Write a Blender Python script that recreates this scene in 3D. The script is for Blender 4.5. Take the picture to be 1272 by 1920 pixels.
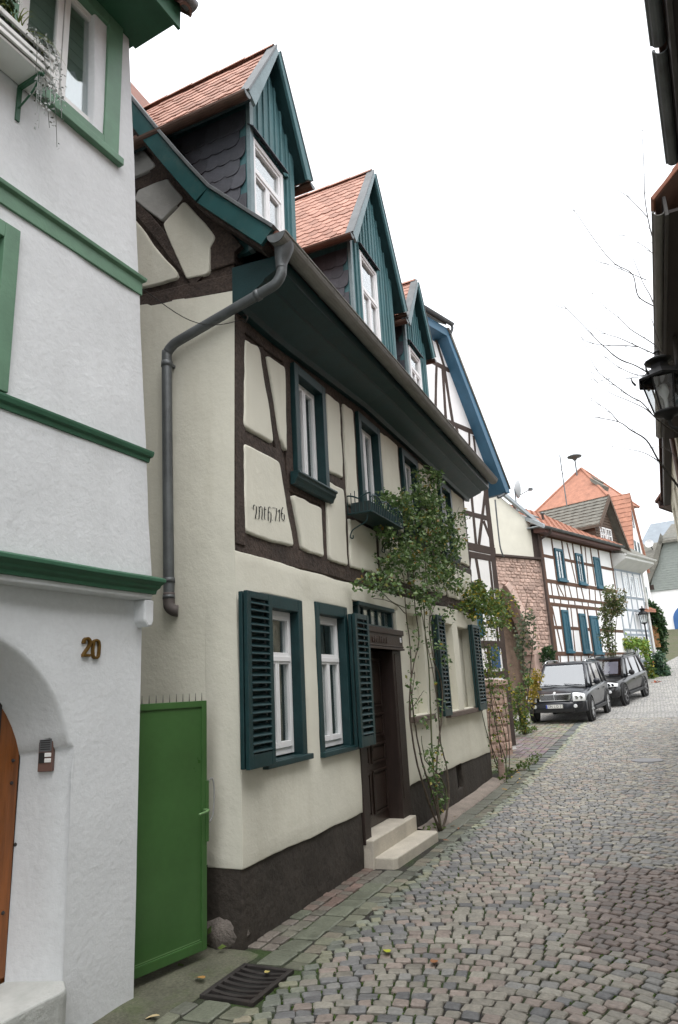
import bpy, bmesh, math, random
from mathutils import Vector, Matrix, noise
random.seed(7)
PI = math.pi
S = bpy.context.scene
COL = S.collection
for o in list(bpy.data.objects):
    bpy.data.objects.remove(o, do_unlink=True)

# ------------------------------------------------------------------ camera
EYE = Vector((0.0, 0.0, 1.7))
# rows: world axes (X up the street, Y to the left, Z up) in camera axes (right, down, forward)
RM = ((0.4157974, 0.2096399, 0.8849653), (-0.9080541, 0.1497295, 0.3911761), (-0.0504993, -0.9662464, 0.2526215))
cd = bpy.data.cameras.new('camera')
cd.sensor_fit = 'VERTICAL'; cd.sensor_height = 36.0; cd.lens = 36.0 * 1270.63 / 1920.0
cd.clip_start = 0.05; cd.clip_end = 2000.0
cam = bpy.data.objects.new('camera', cd); COL.objects.link(cam)
cam.matrix_world = Matrix(((RM[0][0], -RM[0][1], -RM[0][2], EYE.x), (RM[1][0], -RM[1][1], -RM[1][2], EYE.y),
                           (RM[2][0], -RM[2][1], -RM[2][2], EYE.z), (0, 0, 0, 1)))
S.camera = cam
S.render.resolution_x = 678; S.render.resolution_y = 1024

def ray(px, py):
    c = (px - 636.0, py - 960.0, 1270.63)
    return Vector([sum(RM[i][k] * c[k] for k in range(3)) for i in range(3)])
def at_y(px, py, y):            # point of the place seen at a photo pixel, on the vertical plane at this y
    r = ray(px, py); return EYE + r * (y / r.y)
def at_d(px, py, d):            # the same at a distance along the lens axis
    return EYE + ray(px, py) * (d / 1270.63)

# ------------------------------------------------------------------ world: bright even overcast
SUN_EL, SUN_ROT = math.radians(66), math.radians(232)
w = bpy.data.worlds.new('World'); S.world = w; w.use_nodes = True
nt = w.node_tree; nt.nodes.clear()
wo = nt.nodes.new('ShaderNodeOutputWorld'); bg = nt.nodes.new('ShaderNodeBackground')
sky = nt.nodes.new('ShaderNodeTexSky'); sky.sky_type = 'NISHITA'; sky.sun_disc = False
sky.sun_elevation = SUN_EL; sky.sun_rotation = SUN_ROT; sky.dust_density = 6.0; sky.air_density = 1.0; sky.ozone_density = 1.0
hs = nt.nodes.new('ShaderNodeHueSaturation'); hs.inputs['Saturation'].default_value = 0.22
mx = nt.nodes.new('ShaderNodeMix'); mx.data_type = 'RGBA'; mx.inputs[0].default_value = 0.62
mx.inputs[7].default_value = (10.2, 10.5, 10.9, 1.0)          # the even cloud layer
nt.links.new(sky.outputs[0], hs.inputs['Color']); nt.links.new(hs.outputs[0], mx.inputs[6])
nt.links.new(mx.outputs[2], bg.inputs['Color']); bg.inputs['Strength'].default_value = 0.15
nt.links.new(bg.outputs[0], wo.inputs['Surface'])
ld = bpy.data.lights.new('sun', 'SUN'); ld.energy = 1.3; ld.angle = math.radians(60); ld.color = (1.0, 0.97, 0.93)
sun = bpy.data.objects.new('sun', ld); COL.objects.link(sun)
_d = Vector((math.sin(SUN_ROT) * math.cos(SUN_EL), math.cos(SUN_ROT) * math.cos(SUN_EL), math.sin(SUN_EL)))
sun.rotation_euler = (-_d).to_track_quat('-Z', 'Y').to_euler()
sun.location = (0, 0, 30)
vs = S.view_settings
S.display_settings.display_device = 'sRGB'
vs.view_transform = 'Standard'; vs.look = 'None'; vs.gamma = 1.0; vs.exposure = 0.68; vs.use_curve_mapping = False
S.render.engine = 'CYCLES'
S.cycles.max_bounces = 6; S.cycles.diffuse_bounces = 4; S.cycles.glossy_bounces = 3; S.cycles.transparent_max_bounces = 8

# ------------------------------------------------------------------ materials
MATS = {}
def mat(name, col, rough=0.75, metal=0.0, var=0.12, vscale=3.0, bump=0.0, bscale=40.0, col2=None, stain=0.0, sscale=1.2, fine=0.0,
        coat=0.0, spec=0.4, objrand=0.0, stretch=None, streak=None, bump2=0.0, b2scale=6.0, stain_col=(0.12, 0.11, 0.09)):
    """Procedural surface: base colour, broad and fine mottling, stains, two scales of relief."""
    if name in MATS: return MATS[name]
    m = bpy.data.materials.new(name); m.use_nodes = True; t = m.node_tree; N = t.nodes; L = t.links
    b = N['Principled BSDF']; b.inputs['Roughness'].default_value = rough; b.inputs['Metallic'].default_value = metal
    b.inputs['Specular IOR Level'].default_value = spec
    if coat: b.inputs['Coat Weight'].default_value = coat; b.inputs['Coat Roughness'].default_value = 0.06
    tc = N.new('ShaderNodeTexCoord'); vec = tc.outputs['Object']
    if stretch:
        mp = N.new('ShaderNodeMapping'); mp.inputs['Scale'].default_value = stretch; L.new(vec, mp.inputs['Vector']); svec = mp.outputs[0]
    else: svec = vec
    n1 = N.new('ShaderNodeTexNoise'); n1.inputs['Scale'].default_value = vscale; n1.inputs['Detail'].default_value = 7; n1.inputs['Roughness'].default_value = 0.62
    L.new(svec, n1.inputs['Vector'])
    r = N.new('ShaderNodeValToRGB'); e = r.color_ramp.elements; e[0].position = 0.3; e[1].position = 0.72
    c2 = col2 if col2 else [min(1, c * (1 + var)) for c in col]; c1 = [c * (1 - var) for c in col] if not col2 else col
    e[0].color = (*c1, 1); e[1].color = (*c2, 1)
    L.new(n1.outputs['Fac'], r.inputs['Fac']); cur = r.outputs['Color']
    if fine:
        n2 = N.new('ShaderNodeTexNoise'); n2.inputs['Scale'].default_value = vscale * 14; n2.inputs['Detail'].default_value = 4; L.new(svec, n2.inputs['Vector'])
        mr = N.new('ShaderNodeMapRange'); mr.inputs[1].default_value = 0.3; mr.inputs[2].default_value = 0.7
        mr.inputs[3].default_value = 1 - fine; mr.inputs[4].default_value = 1 + fine; L.new(n2.outputs['Fac'], mr.inputs[0])
        k = N.new('ShaderNodeMix'); k.data_type = 'RGBA'; k.blend_type = 'MULTIPLY'; k.inputs[0].default_value = 1
        L.new(cur, k.inputs[6]); L.new(mr.outputs[0], k.inputs[7]); cur = k.outputs[2]
    if stain:
        n3 = N.new('ShaderNodeTexNoise'); n3.inputs['Scale'].default_value = sscale; n3.inputs['Detail'].default_value = 9; n3.inputs['Roughness'].default_value = 0.7
        sv = vec
        if streak:
            mp2 = N.new('ShaderNodeMapping'); mp2.inputs['Scale'].default_value = streak; L.new(vec, mp2.inputs['Vector']); sv = mp2.outputs[0]
        L.new(sv, n3.inputs['Vector'])
        mr = N.new('ShaderNodeMapRange'); mr.inputs[1].default_value = 0.52; mr.inputs[2].default_value = 0.78; mr.inputs[4].default_value = stain
        L.new(n3.outputs['Fac'], mr.inputs[0])
        k = N.new('ShaderNodeMix'); k.data_type = 'RGBA'; L.new(mr.outputs[0], k.inputs[0]); L.new(cur, k.inputs[6])
        k.inputs[7].default_value = (*stain_col, 1); cur = k.outputs[2]
    if objrand:
        oi = N.new('ShaderNodeObjectInfo'); mr = N.new('ShaderNodeMapRange'); mr.inputs[3].default_value = 1 - objrand; mr.inputs[4].default_value = 1 + objrand
        L.new(oi.outputs['Random'], mr.inputs[0])
        k = N.new('ShaderNodeMix'); k.data_type = 'RGBA'; k.blend_type = 'MULTIPLY'; k.inputs[0].default_value = 1
        L.new(cur, k.inputs[6]); L.new(mr.outputs[0], k.inputs[7]); cur = k.outputs[2]
    L.new(cur, b.inputs['Base Color'])
    rr = N.new('ShaderNodeMapRange'); rr.inputs[3].default_value = max(0.03, rough - 0.1); rr.inputs[4].default_value = min(1, rough + 0.1)
    L.new(n1.outputs['Fac'], rr.inputs[0]); L.new(rr.outputs[0], b.inputs['Roughness'])
    nrm = None
    for amt, sc in ((bump2, b2scale), (bump, bscale)):
        if amt:
            nb = N.new('ShaderNodeTexNoise'); nb.inputs['Scale'].default_value = sc; nb.inputs['Detail'].default_value = 5; nb.inputs['Roughness'].default_value = 0.6
            L.new(svec, nb.inputs['Vector'])
            bp = N.new('ShaderNodeBump'); bp.inputs['Strength'].default_value = 1.0; bp.inputs['Distance'].default_value = amt
            L.new(nb.outputs['Fac'], bp.inputs['Height'])
            if nrm: L.new(nrm, bp.inputs['Normal'])
            nrm = bp.outputs[0]
    if nrm: L.new(nrm, b.inputs['Normal'])
    MATS[name] = m; return m

def glass_mat(name, tint=(0.9, 0.95, 0.95), base=0.12):
    if name in MATS: return MATS[name]
    m = bpy.data.materials.new(name); m.use_nodes = True; t = m.node_tree; N = t.nodes; L = t.links
    N.remove(N['Principled BSDF']); out = N['Material Output']
    g = N.new('ShaderNodeBsdfGlossy'); g.inputs['Roughness'].default_value = 0.02; tr = N.new('ShaderNodeBsdfTransparent'); tr.inputs['Color'].default_value = (*tint, 1)
    lw = N.new('ShaderNodeLayerWeight'); lw.inputs['Blend'].default_value = 0.5; fr = N.new('ShaderNodeMath'); fr.operation = 'POWER'; fr.inputs[1].default_value = 4.0; L.new(lw.outputs['Facing'], fr.inputs[0])
    mr = N.new('ShaderNodeMapRange'); mr.inputs[3].default_value = base; mr.inputs[4].default_value = 1.0
    n = N.new('ShaderNodeTexNoise'); n.inputs['Scale'].default_value = 3.0
    tc = N.new('ShaderNodeTexCoord'); L.new(tc.outputs['Object'], n.inputs['Vector'])
    bp = N.new('ShaderNodeBump'); bp.inputs['Distance'].default_value = 0.004; L.new(n.outputs['Fac'], bp.inputs['Height']); L.new(bp.outputs[0], g.inputs['Normal'])
    ms = N.new('ShaderNodeMixShader'); L.new(fr.outputs[0], mr.inputs[0]); L.new(mr.outputs[0], ms.inputs[0])
    L.new(tr.outputs[0], ms.inputs[1]); L.new(g.outputs[0], ms.inputs[2]); L.new(ms.outputs[0], out.inputs['Surface'])
    MATS[name] = m; return m

def leaf_mat(name, cols, rough=0.45):
    """Foliage: colour by mesh island, some light let through."""
    if name in MATS: return MATS[name]
    m = bpy.data.materials.new(name); m.use_nodes = True; t = m.node_tree; N = t.nodes; L = t.links
    b = N['Principled BSDF']; b.inputs['Roughness'].default_value = rough; b.inputs['Specular IOR Level'].default_value = 0.35
    g = N.new('ShaderNodeNewGeometry'); r = N.new('ShaderNodeValToRGB'); r.color_ramp.interpolation = 'LINEAR'
    el = r.color_ramp.elements
    while len(el) < len(cols): el.new(0.5)
    for i, (p, c) in enumerate(cols): el[i].position = p; el[i].color = (*c, 1)
    L.new(g.outputs['Random Per Island'], r.inputs['Fac']); L.new(r.outputs[0], b.inputs['Base Color'])
    tl = N.new('ShaderNodeBsdfTranslucent'); L.new(r.outputs[0], tl.inputs['Color'])
    ms = N.new('ShaderNodeMixShader'); ms.inputs[0].default_value = 0.3
    L.new(b.outputs[0], ms.inputs[1]); L.new(tl.outputs[0], ms.inputs[2]); L.new(ms.outputs[0], N['Material Output'].inputs['Surface'])
    MATS[name] = m; return m

def stone_mat(name, rough=0.68):
    """Paving stones: colour stored per stone in the mesh, or carried by the object."""
    if name in MATS: return MATS[name]
    m = bpy.data.materials.new(name); m.use_nodes = True; t = m.node_tree; N = t.nodes; L = t.links
    b = N['Principled BSDF']; b.inputs['Roughness'].default_value = rough; b.inputs['Specular IOR Level'].default_value = 0.5
    if name == 'cobble_single':
        c = N.new('ShaderNodeObjectInfo').outputs['Color']
    else:
        a = N.new('ShaderNodeAttribute'); a.attribute_name = 'stone'; c = a.outputs['Color']
    g = N.new('ShaderNodeNewGeometry'); n = N.new('ShaderNodeTexNoise'); n.inputs['Scale'].default_value = 45; n.inputs['Detail'].default_value = 6
    L.new(g.outputs['Position'], n.inputs['Vector'])
    n2 = N.new('ShaderNodeTexNoise'); n2.inputs['Scale'].default_value = 9; n2.inputs['Detail'].default_value = 5; L.new(g.outputs['Position'], n2.inputs['Vector'])
    ad = N.new('ShaderNodeMath'); ad.operation = 'ADD'; L.new(n.outputs['Fac'], ad.inputs[0]); L.new(n2.outputs['Fac'], ad.inputs[1])
    mr = N.new('ShaderNodeMapRange'); mr.inputs[1].default_value = 0.65; mr.inputs[2].default_value = 1.35; mr.inputs[3].default_value = 0.72; mr.inputs[4].default_value = 1.26; L.new(ad.outputs[0], mr.inputs[0])
    k = N.new('ShaderNodeMix'); k.data_type = 'RGBA'; k.blend_type = 'MULTIPLY'; k.inputs[0].default_value = 1
    L.new(c, k.inputs[6]); L.new(mr.outputs[0], k.inputs[7]); L.new(k.outputs[2], b.inputs['Base Color'])
    bp = N.new('ShaderNodeBump'); bp.inputs['Distance'].default_value = 0.006; L.new(n.outputs['Fac'], bp.inputs['Height']); L.new(bp.outputs[0], b.inputs['Normal'])
    rr = N.new('ShaderNodeMapRange'); rr.inputs[3].default_value = rough - 0.3; rr.inputs[4].default_value = rough + 0.1; L.new(n2.outputs['Fac'], rr.inputs[0]); L.new(rr.outputs[0], b.inputs['Roughness'])
    MATS[name] = m; return m

# ------------------------------------------------------------------ mesh helpers
class MB:
    def __init__(s): s.v = []; s.f = []; s.c = []
    def add(s, vs, fs):
        o = len(s.v); s.v += [tuple(v) for v in vs]; s.f += [tuple(i + o for i in f) for f in fs]; return s
    def box(s, x0, x1, y0, y1, z0, z1, M=None):
        vs = [Vector((x, y, z)) for z in (z0, z1) for y in (y0, y1) for x in (x0, x1)]
        if M: vs = [M @ v for v in vs]
        return s.add(vs, [(0, 2, 3, 1), (4, 5, 7, 6), (0, 1, 5, 4), (2, 6, 7, 3), (0, 4, 6, 2), (1, 3, 7, 5)])
    def hexa(s, p):       # 8 points: bottom ring 0-3, top ring 4-7
        return s.add(p, [(3, 2, 1, 0), (4, 5, 6, 7), (0, 1, 5, 4), (1, 2, 6, 5), (2, 3, 7, 6), (3, 0, 4, 7)])
    def prism(s, poly, fa, fb):   # poly of 2D points, fa/fb map (u,v) to the two end caps
        n = len(poly); a = [fa(*p) for p in poly]; b = [fb(*p) for p in poly]
        return s.add(a + b, [tuple(range(n - 1, -1, -1)), tuple(range(n, 2 * n))] + [(i, (i + 1) % n, n + (i + 1) % n, n + i) for i in range(n)])
    def tube(s, pts, r, n=8, caps=True):
        pts = [Vector(p) for p in pts]; m = len(pts); rs = r if isinstance(r, (list, tuple)) else [r] * m
        ring = []; prev = None
        for i, p in enumerate(pts):
            d = (pts[min(i + 1, m - 1)] - pts[max(i - 1, 0)])
            d = d.normalized() if d.length > 1e-9 else Vector((0, 0, 1))
            if prev is None:
                u = d.orthogonal().normalized()
            else:
                u = prev - d * prev.dot(d); u = u.normalized() if u.length > 1e-6 else d.orthogonal().normalized()
            prev = u; v2 = d.cross(u)
            ring += [p + (u * math.cos(2 * PI * k / n) + v2 * math.sin(2 * PI * k / n)) * rs[i] for k in range(n)]
        fs = [(i * n + k, i * n + (k + 1) % n, (i + 1) * n + (k + 1) % n, (i + 1) * n + k) for i in range(m - 1) for k in range(n)]
        if caps: fs += [tuple(range(n - 1, -1, -1)), tuple((m - 1) * n + k for k in range(n))]
        return s.add(ring, fs)
    def lathe(s, prof, n=16, M=None):   # prof: (radius, z)
        vs = [Vector((r * math.cos(2 * PI * k / n), r * math.sin(2 * PI * k / n), z)) for r, z in prof for k in range(n)]
        if M: vs = [M @ v for v in vs]
        m = len(prof)
        return s.add(vs, [(i * n + k, i * n + (k + 1) % n, (i + 1) * n + (k + 1) % n, (i + 1) * n + k) for i in range(m - 1) for k in range(n)])
    def build(s, name, material, parent=None, smooth=False, bevel=0.0, seg=2, ang=35, kind=None, sub=0, fix=True):
        me = bpy.data.meshes.new(name); me.from_pydata(s.v, [], s.f)
        if fix:
            b = bmesh.new(); b.from_mesh(me); bmesh.ops.remove_doubles(b, verts=b.verts, dist=1e-5); bmesh.ops.recalc_face_normals(b, faces=b.faces); b.to_mesh(me); b.free()
        if smooth: me.polygons.foreach_set('use_smooth', [True] * len(me.polygons))
        if getattr(s, 'flat_last', False): me.polygons[max(range(len(me.polygons)), key=lambda i: len(me.polygons[i].vertices))].use_smooth = False
        me.materials.append(material); me.update()
        return link(name, me, parent, bevel, seg, ang, kind, sub)
def link(name, me, parent=None, bevel=0.0, seg=2, ang=35, kind=None, sub=0):
    o = bpy.data.objects.new(name, me); COL.objects.link(o)
    if parent: o.parent = parent
    if bevel:
        md = o.modifiers.new('bevel', 'BEVEL'); md.width = bevel; md.segments = seg; md.limit_method = 'ANGLE'; md.angle_limit = math.radians(ang); md.harden_normals = False
    if sub:
        md = o.modifiers.new('sub', 'SUBSURF'); md.levels = sub; md.render_levels = sub
    if kind: o['kind'] = kind
    return o
def thing(name, label, cat, loc=(0, 0, 0), rz=0.0, group=None):
    o = bpy.data.objects.new(name, None); COL.objects.link(o); o.empty_display_size = 0.2
    o.location = loc; o.rotation_euler = (0, 0, rz); tag(o, label, cat, group); return o
def tag(o, label, cat, group=None):
    o['label'] = label; o['category'] = cat
    if group: o['group'] = group
    return o
def copy_tree(o, parent=None):
    c = o.copy(); COL.objects.link(c); c.parent = parent
    for ch in list(o.children): copy_tree(ch, c)
    return c
def nz(x, y=0.0, z=0.0, s=1.0): return noise.noise(Vector((x * s, y * s, z * s)))
def spline(pts, per=6):
    P = [Vector(p) for p in pts]; out = []
    for i in range(len(P) - 1):
        p0 = P[max(i - 1, 0)]; p1 = P[i]; p2 = P[i + 1]; p3 = P[min(i + 2, len(P) - 1)]
        for k in range(per):
            t = k / per
            out.append(0.5 * ((2 * p1) + (p2 - p0) * t + (2 * p0 - 5 * p1 + 4 * p2 - p3) * t * t + (3 * p1 - p0 - 3 * p2 + p3) * t ** 3))
    out.append(P[-1]); return out

def wall_holes(x0, x1, z0, z1, holes, thick, step=0.25, wob=0.004, y0=0.0, seed=0.0, topf=None):
    """Wall slab in the local X-Z plane facing -Y, with rectangular openings and gently uneven plaster."""
    def lines(a, b, cuts):
        c = sorted(set([a, b] + [q for q in cuts if a < q < b])); out = []
        for p, q in zip(c, c[1:]):
            n = max(1, int(math.ceil((q - p) / step))); out += [p + (q - p) * i / n for i in range(n)]
        return out + [b]
    X = lines(x0, x1, [h[i] for h in holes for i in (0, 1)]); Z = lines(z0, z1, [h[i] for h in holes for i in (2, 3)])
    m = MB(); nx, nzz = len(X), len(Z)
    for y, w_ in ((y0, wob), (y0 + thick, 0)):
        for z in Z:
            for x in X:
                zz = z
                if topf and z > z0: zz = z0 + (z - z0) * (topf(x) - z0) / (z1 - z0)
                m.v.append((x, y + (w_ * 2 * nz(x, seed, z, 1.3) + w_ * nz(x, seed + 5, z, 5) if w_ else 0), zz))
    def solid(i, j):
        if i < 0 or j < 0 or i >= nx - 1 or j >= nzz - 1: return False
        cx, cz = (X[i] + X[i + 1]) / 2, (Z[j] + Z[j + 1]) / 2
        return not any(h[0] < cx < h[1] and h[2] < cz < h[3] for h in holes)
    o = nx * nzz
    for j in range(nzz - 1):
        for i in range(nx - 1):
            if not solid(i, j): continue
            a, b, c, d = j * nx + i, j * nx + i + 1, (j + 1) * nx + i + 1, (j + 1) * nx + i
            m.f.append((a, b, c, d)); m.f.append((d + o, c + o, b + o, a + o))
            if not solid(i, j - 1): m.f.append((b, a, a + o, b + o))
            if not solid(i, j + 1): m.f.append((d, c, c + o, d + o))
            if not solid(i - 1, j): m.f.append((a, d, d + o, a + o))
            if not solid(i + 1, j): m.f.append((c, b, b + o, c + o))
    return m

def round_poly(poly, r, step=0.05, jit=0.0, seed=0.0):
    n = len(poly); out = []
    P = [Vector(p) for p in poly]
    for i in range(n):
        a, b, c = P[i - 1], P[i], P[(i + 1) % n]
        u = (a - b); v = (c - b); th = u.angle(v); rr = min(r / max(0.2, math.tan(th / 2)), u.length * 0.45, v.length * 0.45)
        p, q = b + u.normalized() * rr, b + v.normalized() * rr
        for k in range(4):
            t = k / 3; out.append((1 - t) ** 2 * p + 2 * t * (1 - t) * b + t * t * q)
        e_ = P[(i + 2) % n] - c; th2 = (b - c).angle(e_)
        d = (c + (b - c).normalized() * min(r / max(0.2, math.tan(th2 / 2)), v.length * 0.45, e_.length * 0.45)) - q
        m = int(d.length / step)
        for k in range(1, m): out.append(q + d * (k / m))
    if jit: out = [p + Vector((nz(p.x, p.y, seed, 3.1), nz(p.y, p.x, seed + 9, 3.1))) * jit + Vector((nz(p.x, p.y, seed, 9), nz(p.y, p.x, seed + 9, 9))) * jit * 0.4 for p in out]
    return out
def pillow(poly, out, edge, T, back=0.05):
    """Plaster infill with softly rounded rim: ring at depth 0, swelling to 'out'. T(u,v,d) -> point, d outward."""
    n = len(poly); c = sum(poly, Vector((0, 0))) / n; m = MB(); rings = []
    area = sum(poly[i].x * poly[(i + 1) % n].y - poly[(i + 1) % n].x * poly[i].y for i in range(n)); sg = 1 if area > 0 else -1
    nr = []
    for i in range(n):
        t = poly[(i + 1) % n] - poly[i - 1]; t = t.normalized() if t.length > 1e-9 else Vector((1, 0)); nr.append(Vector((-t.y, t.x)) * sg)
    for ins, d in ((0, -back), (0, 0), (edge * 0.15, out * 0.5), (edge * 0.35, out * 0.85), (edge * 0.65, out)):
        rings.append([poly[i] + nr[i] * ins for i in range(n)])
        m.v += [tuple(T(p.x, p.y, d)) for p in rings[-1]]
    for k in range(4): m.f += [(k * n + i, k * n + (i + 1) % n, (k + 1) * n + (i + 1) % n, (k + 1) * n + i) for i in range(n)]
    m.f += [tuple(4 * n + i for i in range(n))]
    m.flat_last = True
    return m
def timber(p, q, w0, out, T, back=0.06, wob=0.008, w1=None, seed=None, step=0.12):
    """Hand-hewn timber between two wall points, sides slightly wavy."""
    p, q = Vector(p), Vector(q); d = q - p; L = d.length; d.normalize(); s = Vector((-d.y, d.x)); w1 = w1 or w0
    n = max(2, int(L / step)); sd = seed if seed is not None else random.random() * 50; m = MB()
    for i in range(n + 1):
        t = i / n; c = p + d * (L * t); w_ = (w0 + (w1 - w0) * t) / 2
        a = c + s * (w_ + wob * nz(t * L, sd, 0, 3)); b = c - s * (w_ + wob * nz(t * L, sd + 7, 0, 3))
        o_ = out + 0.003 * nz(t * L, sd, 3, 2)
        m.v += [tuple(T(a.x, a.y, -back)), tuple(T(a.x, a.y, o_ - 0.006)), tuple(T(a.x - s.x * 0.008, a.y - s.y * 0.008, o_)), tuple(T(b.x + s.x * 0.008, b.y + s.y * 0.008, o_)), tuple(T(b.x, b.y, o_ - 0.006)), tuple(T(b.x, b.y, -back))]
    for i in range(n): m.f += [(i * 6 + k, i * 6 + (k + 1) % 6, (i + 1) * 6 + (k + 1) % 6, (i + 1) * 6 + k) for k in range(6)]
    m.f += [tuple(range(5, -1, -1)), tuple(n * 6 + k for k in range(6))]
    return m
TL = lambda u, v, d: Vector((u, -d, v))       # local wall: x along, z up, outward is -y
def frame_mb(x0, x1, z0, z1, w_, y0, y1, m=None, wb=None, wt=None):
    m = m or MB(); wb = wb if wb is not None else w_; wt = wt if wt is not None else w_; e = 0.0005
    m.box(x0, x0 + w_, y0, y1, z0, z1); m.box(x1 - w_, x1, y0, y1, z0, z1)
    m.box(x0 + w_ - e, x1 - w_ + e, y0 + 0.001, y1 - 0.001, z0, z0 + wb); m.box(x0 + w_ - e, x1 - w_ + e, y0 + 0.001, y1 - 0.001, z1 - wt, z1)
    return m
def leaf_cloud(m, blobs, size, per=1.0, flat=1.0, rng=None, droop=0.3):
    """Leaf-sized pointed faces scattered through soft volumes. blobs: (x,y,z,rx,ry,rz,count)."""
    g = rng or random
    for (x, y, z, rx, ry, rz, cnt) in blobs:
        for _ in range(int(cnt * per)):
            while True:
                a, b, c = g.uniform(-1, 1), g.uniform(-1, 1), g.uniform(-1, 1); q = a * a + b * b + c * c
                if q < 1: break
            k = (0.55 + 0.75 * noise.noise(Vector((x + a * 3, y + b * 3, z + c * 3)) * 1.7)) + 0.5
            p = Vector((x + a * rx * k, y + b * ry * min(1, k), z + c * rz * k))
            s = size * g.uniform(0.6, 1.35)
            d = Vector((g.gauss(0, 1), g.gauss(0, 1), g.gauss(0, 0.7) - droop)); d.normalize()
            n = Vector((g.gauss(0, 1), g.gauss(0, 1) - 0.3, g.gauss(0, 0.6) + 0.9)); sd = d.cross(n)
            if sd.length < 1e-3: continue
            sd.normalize(); n = sd.cross(d) * flat
            o = len(m.v)
            m.v += [tuple(p), tuple(p + d * s * 0.45 + sd * s * 0.32 + n * s * 0.07), tuple(p + d * s), tuple(p + d * s * 0.45 - sd * s * 0.32 + n * s * 0.07)]
            m.f += [(o, o + 1, o + 2), (o, o + 2, o + 3)]
    return m
# ------------------------------------------------------------------ ground, road, cobbles
GP = [(-40, -0.35), (0, 0.0), (11, 0.0), (16, 0.08), (22, 0.28), (28, 0.5), (33, 0.9), (41, 1.95), (50, 3.2), (61, 5.1), (80, 8.0), (120, 11.0), (900, 11.0)]
def GZ(x):
    for (a, b), (c, d) in zip(GP, GP[1:]):
        if a <= x <= c:
            t = (x - a) / (c - a); return b + (d - b) * t
    return GP[0][1] if x < GP[0][0] else GP[-1][1]
def road_c(x):   # centre line of the street, bending right up the hill
    return 0.55 if x < 20 else 0.55 - 0.0062 * (x - 20) ** 2 if x < 45 else 0.55 - 0.0062 * 625 - 0.31 * (x - 45)

def simple_nodes(name):
    m = bpy.data.materials.new(name); m.use_nodes = True; return m, m.node_tree.nodes, m.node_tree.links
def bed_material():
    m, N, L = simple_nodes('joint_bed'); b = N['Principled BSDF']; b.inputs['Roughness'].default_value = 0.95
    g = N.new('ShaderNodeNewGeometry')
    n = N.new('ShaderNodeTexNoise'); n.inputs['Scale'].default_value = 2.3; n.inputs['Detail'].default_value = 6; L.new(g.outputs['Position'], n.inputs['Vector'])
    r = N.new('ShaderNodeValToRGB'); e = r.color_ramp.elements; e[0].position = 0.42; e[0].color = (0.030, 0.027, 0.023, 1); e[1].position = 0.6; e[1].color = (0.035, 0.062, 0.014, 1)
    L.new(n.outputs['Fac'], r.inputs['Fac'])
    n2 = N.new('ShaderNodeTexNoise'); n2.inputs['Scale'].default_value = 70; n2.inputs['Detail'].default_value = 4; L.new(g.outputs['Position'], n2.inputs['Vector'])
    bp = N.new('ShaderNodeBump'); bp.inputs['Distance'].default_value = 0.02; L.new(n2.outputs['Fac'], bp.inputs['Height']); L.new(bp.outputs[0], b.inputs['Normal'])
    L.new(r.outputs[0], b.inputs['Base Color']); return m
def far_cobble_material():
    m, N, L = simple_nodes('far_cobbles'); b = N['Principled BSDF']; b.inputs['Roughness'].default_value = 0.75; b.inputs['Specular IOR Level'].default_value = 0.3
    g = N.new('ShaderNodeNewGeometry')
    v = N.new('ShaderNodeTexVoronoi'); v.inputs['Scale'].default_value = 9.0; v.inputs['Randomness'].default_value = 0.55; L.new(g.outputs['Position'], v.inputs['Vector'])
    v2 = N.new('ShaderNodeTexVoronoi'); v2.feature = 'DISTANCE_TO_EDGE'; v2.inputs['Scale'].default_value = 9.0; v2.inputs['Randomness'].default_value = 0.55; L.new(g.outputs['Position'], v2.inputs['Vector'])
    sp = N.new('ShaderNodeSeparateColor'); L.new(v.outputs['Color'], sp.inputs[0])
    r = N.new('ShaderNodeValToRGB'); e = r.color_ramp.elements; e[0].color = (0.26, 0.26, 0.255, 1); e[1].color = (0.40, 0.385, 0.355, 1); L.new(sp.outputs[0], r.inputs['Fac'])
    mr = N.new('ShaderNodeMapRange'); mr.inputs[1].default_value = 0.02; mr.inputs[2].default_value = 0.12; mr.inputs[3].default_value = 0.5; L.new(v2.outputs['Distance'], mr.inputs[0])
    k = N.new('ShaderNodeMix'); k.data_type = 'RGBA'; k.blend_type = 'MULTIPLY'; k.inputs[0].default_value = 1; L.new(r.outputs[0], k.inputs[6]); L.new(mr.outputs[0], k.inputs[7]); L.new(k.outputs[2], b.inputs['Base Color'])
    bp = N.new('ShaderNodeBump'); bp.inputs['Distance'].default_value = 0.02; L.new(mr.outputs[0], bp.inputs['Height']); L.new(bp.outputs[0], b.inputs['Normal'])
    return m
BED = bed_material(); FARC = far_cobble_material()
M_EARTH = mat('earth', (0.10, 0.085, 0.06), 0.95, var=0.3, vscale=1.5, bump=0.02, bscale=20, col2=(0.07, 0.09, 0.035))

xs = [-40, -20, -8] + [x * 1.0 for x in range(-4, 62, 2)] + [70, 80, 100, 120, 200, 400, 900]
ys = [-400, -100, -30, -12, -6, -3, 0, 3, 6, 12, 30, 100, 400]
m = MB(); m.v = [(x, y, GZ(x) - 0.07) for x in xs for y in ys]; ny = len(ys)
m.f = [(i * ny + j, (i + 1) * ny + j, (i + 1) * ny + j + 1, i * ny + j + 1) for i in range(len(xs) - 1) for j in range(ny - 1)]
g = m.build('ground', M_EARTH, kind='structure', smooth=True)

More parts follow.
